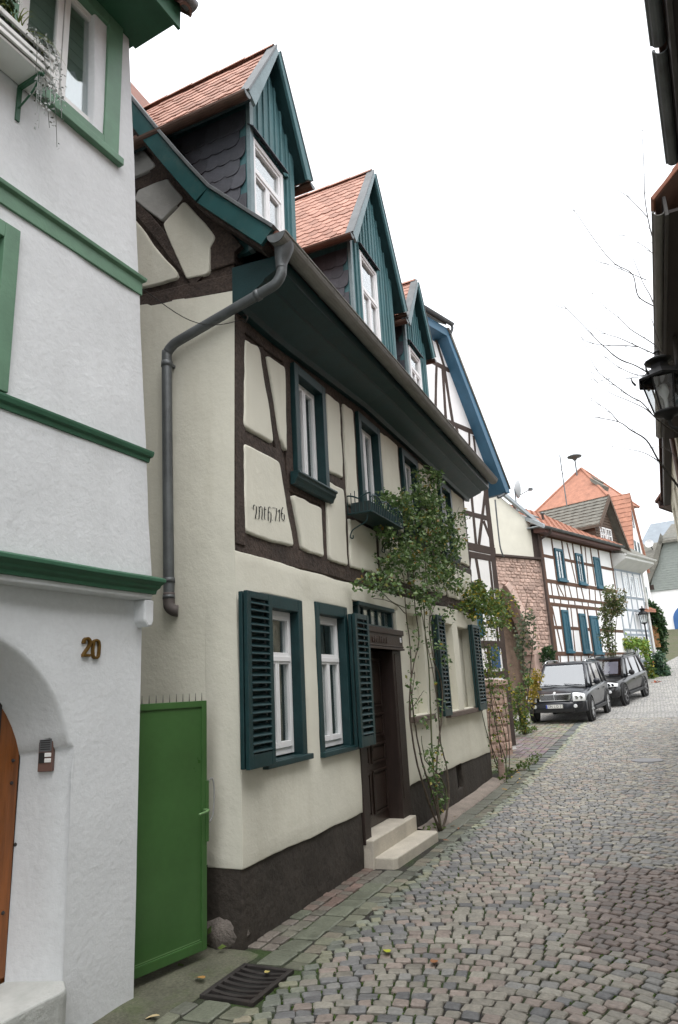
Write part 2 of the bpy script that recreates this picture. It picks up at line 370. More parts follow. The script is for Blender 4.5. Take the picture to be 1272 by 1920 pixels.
m = MB(); X0 = 24.0
rx = [-4 + i * 0.5 for i in range(int((X0 + 4) / 0.5) + 1)]
for x in rx: m.v += [(x, -1.75, GZ(x) - 0.016), (x, 0.5, GZ(x) - 0.016), (x, 3.2 if x < 13 else 4.6, GZ(x) - 0.016)]
m.f = [f for i in range(len(rx) - 1) for f in ((i * 3, i * 3 + 3, i * 3 + 4, i * 3 + 1), (i * 3 + 1, i * 3 + 4, i * 3 + 5, i * 3 + 2))]
road = m.build('road', BED, kind='structure')
m = MB(); rx = [X0 + i * 1.0 for i in range(60)]
for x in rx: c = road_c(x); m.v += [(x, c - 2.4, GZ(x) + 0.001), (x, c + (4.6 if x < 31 else 3.2 if x < 36 else 2.2), GZ(x) + 0.001)]
m.f = [(i * 2, i * 2 + 2, i * 2 + 3, i * 2 + 1) for i in range(len(rx) - 1)]
m.build('road_uphill', FARC, kind='structure')

# cobble layout: (x, y, rot, half_length_along_row, half_depth, colour)
rnd = random.Random(11)
PAL = [((0.150, 0.150, 0.150), 3), ((0.185, 0.182, 0.172), 4), ((0.21, 0.195, 0.165), 4), ((0.235, 0.195, 0.17), 3), ((0.25, 0.235, 0.20), 3), ((0.12, 0.12, 0.122), 1.2)]
def pick(wts):
    r = rnd.random() * sum(wts)
    for (c, _), w_ in zip(PAL, wts):
        r -= w_
        if r <= 0: return c
    return PAL[1][0]
def stone_col(x, y):
    n = nz(x, y, 3.3, 0.9) * 0.3
    if 5.0 + 0.2 * nz(y, 1, 1, 3) < x < 7.25 and y < 0.72 + 0.12 * nz(x, 2, 2, 4): c = rnd.choice([(0.14, 0.112, 0.10), (0.155, 0.12, 0.105), (0.125, 0.108, 0.10), (0.165, 0.135, 0.12)])
    elif 3.0 < x < 7.2 + 0.3 * nz(y, 3, 3, 3) and y < 2.0 + n - 0.13 * max(0, x - 5.0): c = pick((0.7, 1.4, 4, 4.5, 4.5, 0.5))
    elif y > 1.9 and x < 12: c = pick((5, 4, 1.6, 1.2, 0.3, 2))
    else: c = pick((2.6, 4, 3.2, 1.6, 1.6, 0.9))
    if y > 2.2: c = (c[0] * 0.95, c[1] * 1.03, c[2] * 0.86)
    k = rnd.uniform(0.84, 1.20) * (1.0 if x < 6.0 else 1.0 + 0.55 * min(1, (x - 6.0) / 4)); return tuple(q * k for q in c)  # stones painted paler up the street, standing in for more open sky
ST = []
P, LEN = 0.090, 0.104
def arc_lane(yc, hw, sag, xa, xb, ylo, yhi):
    k = 0; x0 = xa - sag
    while x0 < xb:
        ph = rnd.uniform(0, LEN); t = -hw - ph
        while t < hw + LEN:
            ln = LEN * rnd.uniform(0.78, 1.25)
            # step along the arc
            sl = -2 * sag * (t / hw) / hw
            dy = ln / math.sqrt(1 + sl * sl)
            yy = yc + t + dy / 2; tt = (t + dy / 2) / hw
            if abs(tt) <= 1.0 and ylo < yy < yhi:
                sl = -2 * sag * tt / hw; a = math.atan(sl)    # dx/dy
                x = x0 + sag * (1 - tt * tt) + rnd.uniform(-0.006, 0.006)
                if xa < x < xb: ST.append([x, yy, -a, ln / 2 - rnd.uniform(0.004, 0.008), P * math.cos(a) / 2 - rnd.uniform(0.003, 0.006), stone_col(x, yy)])
            t += dy
        x0 += P
ROADX = 24.0
arc_lane(1.10, 1.25, 0.42, 2.4, ROADX, -0.15, 2.33)
arc_lane(-1.40, 1.25, 0.42, 3.2, ROADX, -1.7, -0.16)
def strip_rows(ya, yb, rows, xa, xb, colf, ln0=0.12, slab=False):
    wd = (yb - ya) / rows
    for r in range(rows):
        x = xa + rnd.uniform(0, ln0)
        while x < xb:
            ln = ln0 * rnd.uniform(0.75, 1.3); y = ya + wd * (r + 0.5)
            if not any(a < x + ln / 2 < b and c < y < d for a, b, c, d in HOLES):
                ST.append([x + ln / 2, y, PI / 2, ln / 2 - 0.006, wd / 2 - rnd.uniform(0.004, 0.008), colf(x, y)])
            x += ln
HOLES = [(3.72, 4.32, 2.33, 2.76), (6.68, 8.1, 2.50, 3.0), (3.3, 4.5, 2.78, 3.4), (12.6, 13.9, 2.6, 3.2)]
def red_col(x, y):
    k = rnd.uniform(0.8, 1.15); c = rnd.choice([(0.15, 0.115, 0.095), (0.17, 0.12, 0.10), (0.135, 0.12, 0.10)]) if x > 5.3 else rnd.choice([(0.15, 0.145, 0.115), (0.12, 0.13, 0.095), (0.16, 0.14, 0.12)])
    return tuple(q * k for q in c)
def gut_col(x, y):
    k = rnd.uniform(0.9, 1.12); c = (0.135, 0.138, 0.112) if x > 6 else (0.125, 0.135, 0.10); return tuple(q * k for q in c)
def grn_col(x, y):
    k = rnd.uniform(0.75, 1.2); c = rnd.choice([(0.14, 0.145, 0.105), (0.17, 0.155, 0.12), (0.12, 0.125, 0.10)]); return tuple(q * k for q in c)
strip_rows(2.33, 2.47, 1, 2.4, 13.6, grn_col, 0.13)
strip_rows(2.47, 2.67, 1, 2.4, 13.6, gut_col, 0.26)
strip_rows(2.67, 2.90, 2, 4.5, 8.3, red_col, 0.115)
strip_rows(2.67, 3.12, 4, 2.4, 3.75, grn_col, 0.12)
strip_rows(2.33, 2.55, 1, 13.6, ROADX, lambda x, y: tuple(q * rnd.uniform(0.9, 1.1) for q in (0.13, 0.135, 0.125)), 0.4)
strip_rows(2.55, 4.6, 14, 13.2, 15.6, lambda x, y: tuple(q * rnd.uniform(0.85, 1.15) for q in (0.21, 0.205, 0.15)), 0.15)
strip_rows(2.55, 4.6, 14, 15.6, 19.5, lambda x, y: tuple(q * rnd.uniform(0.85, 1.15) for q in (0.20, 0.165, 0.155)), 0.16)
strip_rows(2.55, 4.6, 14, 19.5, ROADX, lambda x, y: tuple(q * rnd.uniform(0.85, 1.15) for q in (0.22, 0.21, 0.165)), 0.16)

def stone_geo(hx, hy, h, r0, top=0.0):
    """8-corner worn block: chamfered plan, domed top. long axis along local y, returns verts, faces."""
    cx = min(hx, hy) * 0.20
    plan = [(-hx + cx, -hy), (hx - cx, -hy), (hx, -hy + cx), (hx, hy - cx), (hx - cx, hy), (-hx + cx, hy), (-hx, hy - cx), (-hx, -hy + cx)]
    plan = [(a + r0.uniform(-0.005, 0.005), b + r0.uniform(-0.005, 0.005)) for a, b in plan]
    tx, ty = r0.uniform(-0.04, 0.04), r0.uniform(-0.04, 0.04)
    V = [(a, b, -0.05) for a, b in plan] + [(a, b, top - 0.006 + a * tx + b * ty) for a, b in plan] + [(a * 0.86, b * 0.86, top + a * tx + b * ty) for a, b in plan]
    F = [(i, (i + 1) % 8, 8 + (i + 1) % 8, 8 + i) for i in range(8)] + [(8 + i, 8 + (i + 1) % 8, 16 + (i + 1) % 8, 16 + i) for i in range(8)] + [(16, 17, 18, 19), (19, 20, 21, 16), (16, 21, 22, 23)] 
    F = F[:16] + [tuple(range(16, 24))]
    return V, F
# which stones show largest in the photograph: nearest to the eye and inside the view
def in_view(x, y):
    d = Vector((x, y, 0)) - EYE; c = [sum(RM[i][k] * d[i] for i in range(3)) for k in range(3)]
    return c[2] > 0 and -640 < c[0] / c[2] * 1270.6 < 640 and -965 < c[1] / c[2] * 1270.6 < 965
order = sorted(range(len(ST)), key=lambda i: (not in_view(ST[i][0], ST[i][1]), (ST[i][0] ** 2 + ST[i][1] ** 2) - 60 * ST[i][3] * ST[i][4] * 8))
big = set(order[:300])
single = stone_mat('cobble_single'); field = stone_mat('cobble_field')
variants = []
for k in range(10):
    V, F = stone_geo(0.5, 0.5, 0, random.Random(50 + k)); r0 = random.Random(k)
    V, F = stone_geo(0.0525, 0.046, 0, r0)
    me = bpy.data.meshes.new('cobble'); me.from_pydata(V, [], F); me.materials.append(single); me.polygons.foreach_set('use_smooth', [False] * len(me.polygons)); variants.append(me)
FV, FF, FC = [], [], []
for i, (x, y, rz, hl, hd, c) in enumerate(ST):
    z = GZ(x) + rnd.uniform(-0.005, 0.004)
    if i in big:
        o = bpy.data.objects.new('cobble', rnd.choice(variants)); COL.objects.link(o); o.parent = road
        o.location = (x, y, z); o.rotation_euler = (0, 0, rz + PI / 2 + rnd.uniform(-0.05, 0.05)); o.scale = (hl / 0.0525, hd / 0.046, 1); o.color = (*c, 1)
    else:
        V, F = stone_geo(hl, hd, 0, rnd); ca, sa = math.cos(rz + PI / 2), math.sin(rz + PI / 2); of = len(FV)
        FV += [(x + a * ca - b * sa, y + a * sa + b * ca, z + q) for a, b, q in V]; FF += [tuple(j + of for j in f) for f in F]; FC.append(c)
me = bpy.data.meshes.new('cobble_field'); me.from_pydata(FV, [], FF); me.materials.append(field)
at_ = me.color_attributes.new('stone', 'FLOAT_COLOR', 'POINT')
buf = []
for c in FC: buf += [c[0], c[1], c[2], 1.0] * 24
at_.data.foreach_set('color', buf)
o = link('cobble_field', me, road, kind='stuff')

# grass and moss growing in the joints
m = MB(); g0 = random.Random(5)
for (x, y, rz, hl, hd, c) in ST:
    if x < 8.5 and y < 2.4 and nz(x, y, 0, 1.1) + (0.18 if 3.2 < x < 6.2 and 0.3 < y < 1.9 else -0.12) > 0.12 and g0.random() < 0.6:
        ca, sa = math.cos(rz), math.sin(rz)
        ex, ey = x + (hd + 0.006) * 0 - sa * 0, y
        px_, py_ = x - math.sin(rz) * 0 + 0, y
        # head joint: beside the stone along the row
        jx, jy = x + math.cos(rz + PI / 2) * (hl + 0.006), y + math.sin(rz + PI / 2) * (hl + 0.006)
        for _ in range(5):
            t = g0.uniform(-hd, hd); bx, by = jx + math.cos(rz) * t, jy + math.sin(rz) * t; h = g0.uniform(0.004, 0.014); a = g0.uniform(0, PI); s = g0.uniform(0.005, 0.011)
            o_ = len(m.v); z = GZ(bx) - 0.008
            m.v += [(bx - s * math.cos(a), by - s * math.sin(a), z), (bx + s * math.cos(a), by + s * math.sin(a), z), (bx + g0.uniform(-.01, .01), by + g0.uniform(-.01, .01), z + h)]
            m.f.append((o_, o_ + 1, o_ + 2))
gm = leaf_mat('joint_grass', [(0.0, (0.035, 0.07, 0.012)), (1.0, (0.09, 0.15, 0.03))], 0.8)
o = m.build('grass', gm, kind='stuff', fix=False); tag(o, 'green moss and grass growing in the cobble joints', 'moss')

# mossy concrete pad before the gate, and the pale skirting along the plinth beyond the door
def pad_material():
    mm = mat('mossy_concrete', (0.105, 0.105, 0.075), 0.95, var=0.3, vscale=4, bump=0.008, bscale=60, stain=1.0, sscale=1.6, stain_col=(0.06, 0.10, 0.02), fine=0.25)
    return mm
m = MB(); nx_, ny_ = 24, 20
for i in range(nx_ + 1):
    for j in range(ny_ + 1):
        x = 3.26 + 1.22 * i / nx_; y = 2.735 + 1.6 * j / ny_ + (0.03 * nz(x, 1, 0, 6) if j == 0 else 0)
        m.v.append((x, y, -0.002 + 0.014 * nz(x, y, 0, 3) - (0.012 if j == 0 else 0)))
m.f = [(i * (ny_ + 1) + j, (i + 1) * (ny_ + 1) + j, (i + 1) * (ny_ + 1) + j + 1, i * (ny_ + 1) + j + 1) for i in range(nx_) for j in range(ny_)]
m.build('gate_threshold_pavement', pad_material(), kind='structure', smooth=True)
m = MB(); n = 20
for i in range(n + 1):
    x = 8.35 + 4.25 * i / n; m.v += [(x, 2.67 + 0.015 * nz(x, 0, 0, 2), GZ(x) - 0.02), (x, 2.68 + 0.015 * nz(x, 0, 0, 2), GZ(x) + 0.012), (x, 2.91, GZ(x) + 0.05 + 0.01 * nz(x, 4, 0, 2))]
m.f = [f for i in range(n) for f in ((i * 3, i * 3 + 3, i * 3 + 4, i * 3 + 1), (i * 3 + 1, i * 3 + 4, i * 3 + 5, i * 3 + 2))]
m.build('skirting_pavement', mat('skirting', (0.26, 0.22, 0.19), 0.9, var=0.25, vscale=3, bump=0.004, bscale=50, stain=0.5, fine=0.15), kind='structure', smooth=True)

# iron drain grate with bowed bars
iron = mat('cast_iron', (0.045, 0.04, 0.038), 0.6, metal=0.4, var=0.35, vscale=8, bump=0.002, bscale=60, stain=0.4, stain_col=(0.08, 0.05, 0.03))
t = thing('drain_grate', 'rectangular iron street drain grate with bowed bars at the house corner', 'drain', (0, 0, 0))
gx0, gx1, gy0, gy1 = 3.78, 4.27, 2.36, 2.73
frame = MB()
frame.box(gx0, gx1, gy0, gy0 + 0.035, -0.04, 0.008); frame.box(gx0, gx1, gy1 - 0.035, gy1, -0.04, 0.0085)
frame.box(gx0, gx0 + 0.03, gy0 + 0.035, gy1 - 0.035, -0.04, 0.0075); frame.box(gx1 - 0.03, gx1, gy0 + 0.035, gy1 - 0.035, -0.04, 0.0075)
frame.build('frame', iron, t, bevel=0.004)
nb = 6
for k in range(nb):
    x = gx0 + 0.05 + (gx1 - gx0 - 0.10) * (k + 0.5) / nb; b = MB(); pts = []
    for i in range(9):
        u = i / 8; y = gy0 + 0.03 + (gy1 - gy0 - 0.06) * u; zz = 0.010 - 0.016 * math.sin(PI * u)
        b.v += [(x - 0.014, y, zz), (x + 0.014, y, zz), (x + 0.014, y, zz - 0.018), (x - 0.014, y, zz - 0.018)]
    b.f = [(i * 4 + k2, i * 4 + (k2 + 1) % 4, (i + 1) * 4 + (k2 + 1) % 4, (i + 1) * 4 + k2) for i in range(8) for k2 in range(4)]
    b.build('bar', iron, t)
MB().box(gx0 + 0.02, gx1 - 0.02, gy0 + 0.02, gy1 - 0.02, -0.03, -0.0105).build('drain_shade_lid', mat('drain_shade_black', (0.012, 0.011, 0.01), 0.95), t)  # near-black lid painted as the dark of the drain hole
# round manhole lid further up
t = MB().lathe([(0.0, 0.012), (0.24, 0.012), (0.29, 0.010), (0.30, -0.03)], 28)
o = t.build('manhole_cover', mat('manhole', (0.28, 0.28, 0.29), 0.6, metal=0.3, var=0.2, vscale=12, bump=0.004, bscale=40)); o.location = (15.06, 0.43, GZ(15.06) + 0.004)
tag(o, 'small round pale manhole cover in the cobbles of the street', 'manhole cover')
# ------------------------------------------------------------------ white house with green trim (left)
M_WHITE = mat('white_render', (0.66, 0.675, 0.69), 0.9, var=0.05, vscale=2.0, bump=0.004, bscale=26, bump2=0.006, b2scale=4, stain=0.34, sscale=1.1, stain_col=(0.44, 0.445, 0.44), streak=(1.8, 1.8, 0.35), fine=0.03)
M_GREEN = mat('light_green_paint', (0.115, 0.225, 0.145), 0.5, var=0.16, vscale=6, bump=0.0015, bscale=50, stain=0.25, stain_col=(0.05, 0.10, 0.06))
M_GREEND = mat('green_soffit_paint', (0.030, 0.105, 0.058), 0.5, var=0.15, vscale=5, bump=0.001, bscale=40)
M_WFRAME = mat('white_frame', (0.74, 0.735, 0.72), 0.4, var=0.05, vscale=8, stain=0.12, stain_col=(0.45, 0.42, 0.38))
M_GLASS = glass_mat('window_glass', base=0.2); M_GLASS2 = glass_mat('window_glass_bright', base=0.3)
M_DARK = mat('painted_dark', (0.02, 0.019, 0.018), 0.9, var=0.2)  # near-black painted for unlit rooms and cellar; also intercom parts and wire
RW = math.radians(-3.6)
WH = thing('white_house', 'white rendered house with green mouldings and arched doorway at the left', 'house', (3.63, 3.09, 0), RW)
# local: x along the facade (0 at the lower corner, negative towards the viewer), wall plane y=0, outward -y
# lower storey: pier and arch
ac, ar, az = -1.38, 0.86, 1.25
arch = [(-0.53, -0.05), (-0.53, 1.46)]
for k in range(0, 25):
    a = math.radians(15 + (180 - 30) * k / 24); arch.append((ac + ar * math.cos(a), az + ar * math.sin(a)))
arch += [(-2.23, -0.05)]
zt = 2.34
def lower_wall():
    m = MB(); TH = 0.34; ys_ = (0.0, TH)
    # the front is built as strips between the arch line and the top
    top = []
    pts = arch[1:-1]
    # right pier
    def grid(xa, xb, za, zb, nx, nzz, y):
        o = len(m.v)
        for j in range(nzz + 1):
            for i in range(nx + 1):
                x = xa + (xb - xa) * i / nx; z = za + (zb - za) * j / nzz
                m.v.append((x - (0.012 * nz(0, 0, z, 1.1) if i == nx and xb > -0.1 else 0), y + 0.012 * nz(x, y, z, 1.6), z))
        m.f.extend([(o + j * (nx + 1) + i, o + j * (nx + 1) + i + 1, o + (j + 1) * (nx + 1) + i + 1, o + (j + 1) * (nx + 1) + i) for j in range(nzz) for i in range(nx)])
    grid(-0.53, 0.0, -0.12, 1.46, 4, 12, 0.0)
    grid(-5.0, -2.23, -0.12, 1.46, 8, 8, 0.0)
    P = [p for p in arch[1:-1]]; P = [(-0.53, 1.46)] + P + [(-2.23, 1.46)]
    for (a, b), (c, d) in zip(P, P[1:]):
        n = 5; o = len(m.v)
        for j in range(n + 1):
            t = j / n
            for (x, z) in ((a, b), (c, d)):
                zz = z + (zt - z) * t; m.v.append((x, 0.012 * nz(x, 0, zz, 1.6), zz))
        m.f += [(o + j * 2 + 1, o + j * 2, o + j * 2 + 2, o + j * 2 + 3) for j in range(n)]
    grid(-0.53, 0.0, 1.46, zt, 4, 5, 0.0); grid(-5.0, -2.23, 1.46, zt, 8, 5, 0.0)
    # splayed reveal running back to the door
    rev = [(-0.53, -0.12)] + P + [(-2.23, -0.12)]
    inner = [(-0.66, -0.12)] + [(ac + (x - ac) * 0.86, az + (z - az) * 0.84 if z > az else z) for x, z in P] + [(-2.10, -0.12)]
    o = len(m.v)
    for (x, z), (x2, z2) in zip(rev, inner): m.v += [(x, 0.012 * nz(x, 0, z, 1.6), z), (x * 0.5 + x2 * 0.5, 0.14, z * 0.5 + z2 * 0.5), (x2, 0.29, z2)]
    for i in range(len(rev) - 1):
        for k in range(2): m.f.append((o + i * 3 + k, o + i * 3 + k + 1, o + i * 3 + k + 4, o + i * 3 + k + 3))
    # side wall towards the passage
    o = len(m.v)
    for j in range(11):
        z = -0.12 + (zt + 0.12) * j / 10
        for y in (0.0, 0.5, 1.2, 3.0, 6.0): m.v.append((-0.012 * nz(0, 0, z, 1.1) if y == 0 else 0.0, y + 0.012 * nz(0.0, y, z, 1.6) if y == 0 else y, z))
    m.f += [(o + j * 5 + i, o + j * 5 + i + 1, o + (j + 1) * 5 + i + 1, o + (j + 1) * 5 + i) for j in range(10) for i in range(4)]
    return m
lower_wall().build('wall', M_WHITE, WH, smooth=True, bevel=0.02, seg=3, ang=50)
# upper storeys: jettied out, leaning back a little from the passage
def lean(z): return -0.008 - 0.086 * (z - 2.34)
m = MB(); JY = -0.10
W2 = (-1.35, -0.56, 5.62, 6.62)
def upface():
    mm = wall_holes(-6.0, 0.0, 2.34, 6.78, [W2, (-3.6, -2.7, 5.62, 6.62), (-2.3, -1.28, 3.45, 4.32)], 0.30, 0.22, 0.006, JY, 3.0)
    mm.v = [(x + lean(z) * max(0, 1 + x / 1.0) if x > -1.0 else x, y, z) for x, y, z in mm.v]
    return mm
upface().build('wall', M_WHITE, WH, smooth=True, bevel=0.012, seg=2, ang=60)
m = MB()
for z0, z1 in ((2.34, 6.78),):
    a, b = lean(z0), lean(z1)
    m.add([(a, JY + 0.28, z0), (a, 7, z0), (b, 7, z1), (b, JY + 0.28, z1), (a - 0.3, 7, z0), (b - 0.3, 7, z1), (a - 0.3, JY + 0.28, z0), (b - 0.3, JY + 0.28, z1)],
          [(0, 1, 2, 3), (1, 4, 5, 2), (6, 4, 1, 0), (3, 2, 5, 7)])
m.build('side_wall', M_WHITE, WH)
MB().box(-6, -5.7, 0.35, 7, -0.1, 6.7).box(-6, -0.3, 6.7, 7, -0.1, 6.7).box(-5.7, -0.3, 0.31, 6.7, 2.5, 2.6).build('back_wall', M_WHITE, WH)
# worn corbel stone under the jetty
cm = MB()
prof = [(0.0, 2.34), (0.0, 2.20), (0.035, 2.16), (0.07, 2.165), (0.085, 2.20), (0.085, 2.34)]
cm.prism(prof, lambda u, v: Vector((u - 0.075, -0.095, v)), lambda u, v: Vector((u - 0.075, 0.6, v)))
cm.build('corbel', M_WHITE, WH, bevel=0.012, seg=2)
# mouldings: profile (out, z) swept along the front with a short return
def moulding(name, x0, x1, prof, mt, ret=0.12, y=JY, seed=0):
    mm = MB(); n = 14; k = len(prof)
    for i in range(n + 1):
        x = x0 + (x1 - x0) * i / n
        for (o_, z) in prof: mm.v.append((x + (o_ * 0.9 if i == n else 0), y - o_ + 0.004 * nz(x, z, seed, 2), z + 0.006 * nz(x, seed, 0, 1.2)))
    for (o_, z) in prof: mm.v.append((x1 + o_ * 0.9, y + ret, z))
    for i in range(n + 1): mm.f += [(i * k + j, (i + 1) * k + j, (i + 1) * k + j + 1, i * k + j + 1) for j in range(k - 1)]
    mm.f.append(tuple(range(k)))
    return mm.build(name, mt, WH, bevel=0.003, ang=25)
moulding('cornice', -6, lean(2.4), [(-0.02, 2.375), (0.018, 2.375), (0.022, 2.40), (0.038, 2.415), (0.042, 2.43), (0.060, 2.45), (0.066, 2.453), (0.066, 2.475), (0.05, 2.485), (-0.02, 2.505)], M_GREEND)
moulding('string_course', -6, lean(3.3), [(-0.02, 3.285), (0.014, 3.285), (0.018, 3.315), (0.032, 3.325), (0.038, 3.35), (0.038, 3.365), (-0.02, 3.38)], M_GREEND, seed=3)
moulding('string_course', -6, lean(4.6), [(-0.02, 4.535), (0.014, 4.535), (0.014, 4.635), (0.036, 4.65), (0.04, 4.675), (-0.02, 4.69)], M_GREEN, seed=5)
# green shuttered opening on the middle floor
frame_mb(-2.3, -1.20, 3.38, 4.42, 0.10, JY - 0.03, JY + 0.10).build('window_surround', M_GREEN, WH, bevel=0.004)
MB().box(-2.2, -1.30, JY + 0.02, JY + 0.06, 3.48, 4.32).build('shutter', M_GREEN, WH, bevel=0.003)
# top floor window
sw = MB(); xr = -0.62 + 0.05
frame_mb(-1.47, -0.47, 5.50, 6.74, 0.14, JY - 0.025, JY + 0.12, sw, wb=0.10); sur = sw.build('window_surround', M_GREEN, WH, bevel=0.004)
MB().box(-1.50, -0.44, JY - 0.05, JY + 0.02, 5.455, 5.515).build('window_sill', M_GREEN, WH, bevel=0.006)
wf = frame_mb(-1.33, -0.57, 5.60, 6.66, 0.07, JY + 0.03, JY + 0.09).build('window_frame', M_WFRAME, WH, bevel=0.004)
frame_mb(-1.26, -0.955, 5.67, 6.60, 0.045, JY + 0.04, JY + 0.08).build('casement', M_WFRAME, wf, bevel=0.004)
frame_mb(-0.945, -0.64, 5.67, 6.60, 0.045, JY + 0.04, JY + 0.08).build('casement', M_WFRAME, wf, bevel=0.004)
MB().box(-1.25, -0.65, JY + 0.058, JY + 0.062, 5.68, 6.59).build('pane', M_GLASS2, wf)
M_BLIND = mat('grey_green_blind', (0.42, 0.46, 0.40), 0.8, var=0.1, vscale=4, stretch=(1, 1, 14))
bl0 = MB()
for k in range(15): bl0.box(-1.31, -0.59, JY + 0.088 - 0.004 * (k % 2), JY + 0.094 - 0.004 * (k % 2), 5.97 + 0.047 * k, 5.97 + 0.047 * (k + 1))
bl0.build('blind', M_BLIND, wf, fix=False)
M_NET = mat('net_curtain', (0.72, 0.73, 0.74), 0.9, var=0.06, vscale=5, bump=0.02, bscale=6, stretch=(5, 1, 0.3))
cu = MB(); n = 30
for i in range(n + 1):
    x = -1.30 + 0.70 * i / n
    for z in (5.55, 6.0 + 0.03 * math.sin(i * 1.6)): cu.v.append((x, JY + 0.078 + 0.006 * math.sin(i * 1.1), z))
cu.f = [(i * 2, i * 2 + 2, i * 2 + 3, i * 2 + 1) for i in range(n)]
cu.build('net_curtain', M_NET, wf, smooth=True)
MB().box(-4.0, -0.38, JY + 0.6, JY + 0.62, 5.3, 6.78).build('room_dark_sheet', M_DARK, WH)  # near-black sheet standing in for the unlit room behind the glass
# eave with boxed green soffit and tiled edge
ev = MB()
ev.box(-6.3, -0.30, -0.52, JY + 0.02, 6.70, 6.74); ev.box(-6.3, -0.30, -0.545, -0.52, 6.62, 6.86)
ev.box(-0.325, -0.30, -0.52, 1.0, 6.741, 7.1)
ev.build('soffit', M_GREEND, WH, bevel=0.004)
M_OLDTILE = mat('old_roof_tile', (0.16, 0.085, 0.065), 0.85, var=0.3, vscale=7, bump=0.006, bscale=30, stain=0.5, stain_col=(0.08, 0.075, 0.06))
rf = MB(); rf.prism([(-0.62, 6.87), (-0.60, 6.83), (4.0, 11.6), (8.2, 6.9), (8.2, 6.98), (4.0, 11.7)], lambda u, v: Vector((-6.4, u, v)), lambda u, v: Vector((-0.26, u, v)))
roof = rf.build('roof', M_OLDTILE, WH)
tm = MB()
for k in range(8):
    a0, a1 = PI * k / 8, PI * (k + 1) / 8
    tm.add([(-0.36 + 0.0, 0, 0)] * 0, [])
th = MB()
for k in range(9):
    a = PI * k / 8; th.v += [(0.055 * math.cos(a), 0.0, 0.03 + 0.045 * math.sin(a)), (0.065 * math.cos(a), -0.28, 0.02 + 0.05 * math.sin(a)), (0.050 * math.cos(a), -0.28, 0.008 + 0.04 * math.sin(a))]
th.f = [f for k in range(8) for f in ((k * 3, k * 3 + 3, k * 3 + 4, k * 3 + 1), (k * 3 + 1, k * 3 + 4, k * 3 + 5, k * 3 + 2))]
tmesh = None
for i in range(10):
    if tmesh is None:
        o = th.build('roof_tile', M_OLDTILE, roof); tmesh = o.data
    else: o = link('roof_tile', tmesh, roof)
    o.location = (-0.32 - i * 0.19, -0.40, 7.02 - 0.09); o.rotation_euler = (math.radians(46), 0, 0)
gt = MB()
for k in range(9):
    a = PI + PI * k / 8; gt.v += [(-6.4, -0.61 + 0.06 * math.cos(a), 6.86 + 0.06 * math.sin(a)), (-0.24, -0.61 + 0.06 * math.cos(a), 6.86 + 0.06 * math.sin(a))]
gt.f = [(k * 2, k * 2 + 1, k * 2 + 3, k * 2 + 2) for k in range(8)]
gt.build('gutter', mat('grey_zinc', (0.22, 0.225, 0.23), 0.45, metal=0.6, var=0.25, vscale=5, bump=0.002, bscale=30, stain=0.4, stain_col=(0.10, 0.095, 0.085)), WH, smooth=True)
# door, threshold stone, intercom, number
M_OAK = mat('orange_brown_door', (0.23, 0.075, 0.018), 0.35, var=0.35, vscale=5, stretch=(6, 6, 0.5), bump=0.0015, bscale=30, stain=0.3, stain_col=(0.08, 0.025, 0.01), coat=0.25)
DR = None
door = MB().box(-2.12, -0.64, 0.31, 0.34, 0.0, 2.2).build('door', M_OAK, WH)
xq = -0.655
for k in range(9):
    MB().box(xq - 0.155, xq - 0.006, 0.285, 0.312, 0.30, 2.14).build('plank', M_OAK, door, bevel=0.004); xq -= 0.162
studm = None
for k in range(9):
    for z in (0.62, 0.95, 1.28, 1.40, 1.55):
        if studm is None:
            s_ = MB().lathe([(0.0, 0.012), (0.007, 0.009), (0.011, 0.0)], 8, Matrix.Rotation(PI / 2, 4, 'X')).build('stud', iron, door); studm = s_.data
        else: s_ = link('stud', studm, door)
        s_.location = (-0.70 - 0.16 * k + 0.05 * ((k * 7 + int(z * 10)) % 2), 0.285, z + 0.02 * ((k * 3) % 2))
dl = frame_mb(-1.05, -0.80, 1.42, 1.78, 0.02, 0.276, 0.29).build('window_frame', iron, door)
MB().box(-1.03, -0.82, 0.279, 0.281, 1.44, 1.76).build('pane', M_GLASS2, dl)
st = round_poly([(-2.6, -0.10), (-0.60, -0.12), (-0.50, 0.02), (-0.52, 0.30), (-2.6, 0.30)], 0.08, 0.1, 0.02, 2)
sm = MB(); nq = len(st)
for z, k in ((-0.1, 1.0), (0.25, 1.0), (0.275, 0.99)): sm.v += [(-1.5 + (p.x + 1.5) * k, 0.1 + (p.y - 0.1) * k, z + 0.008 * nz(p.x, p.y, 1, 3)) for p in st]
sm.f = [(k * nq + i, k * nq + (i + 1) % nq, (k + 1) * nq + (i + 1) % nq, (k + 1) * nq + i) for k in range(2) for i in range(nq)] + [tuple(2 * nq + i for i in range(nq))]
sm.build('threshold', mat('pale_step_stone', (0.46, 0.47, 0.45), 0.85, var=0.15, vscale=6, bump=0.006, bscale=35, stain=0.5, stain_col=(0.20, 0.21, 0.19)), WH, bevel=0.01)
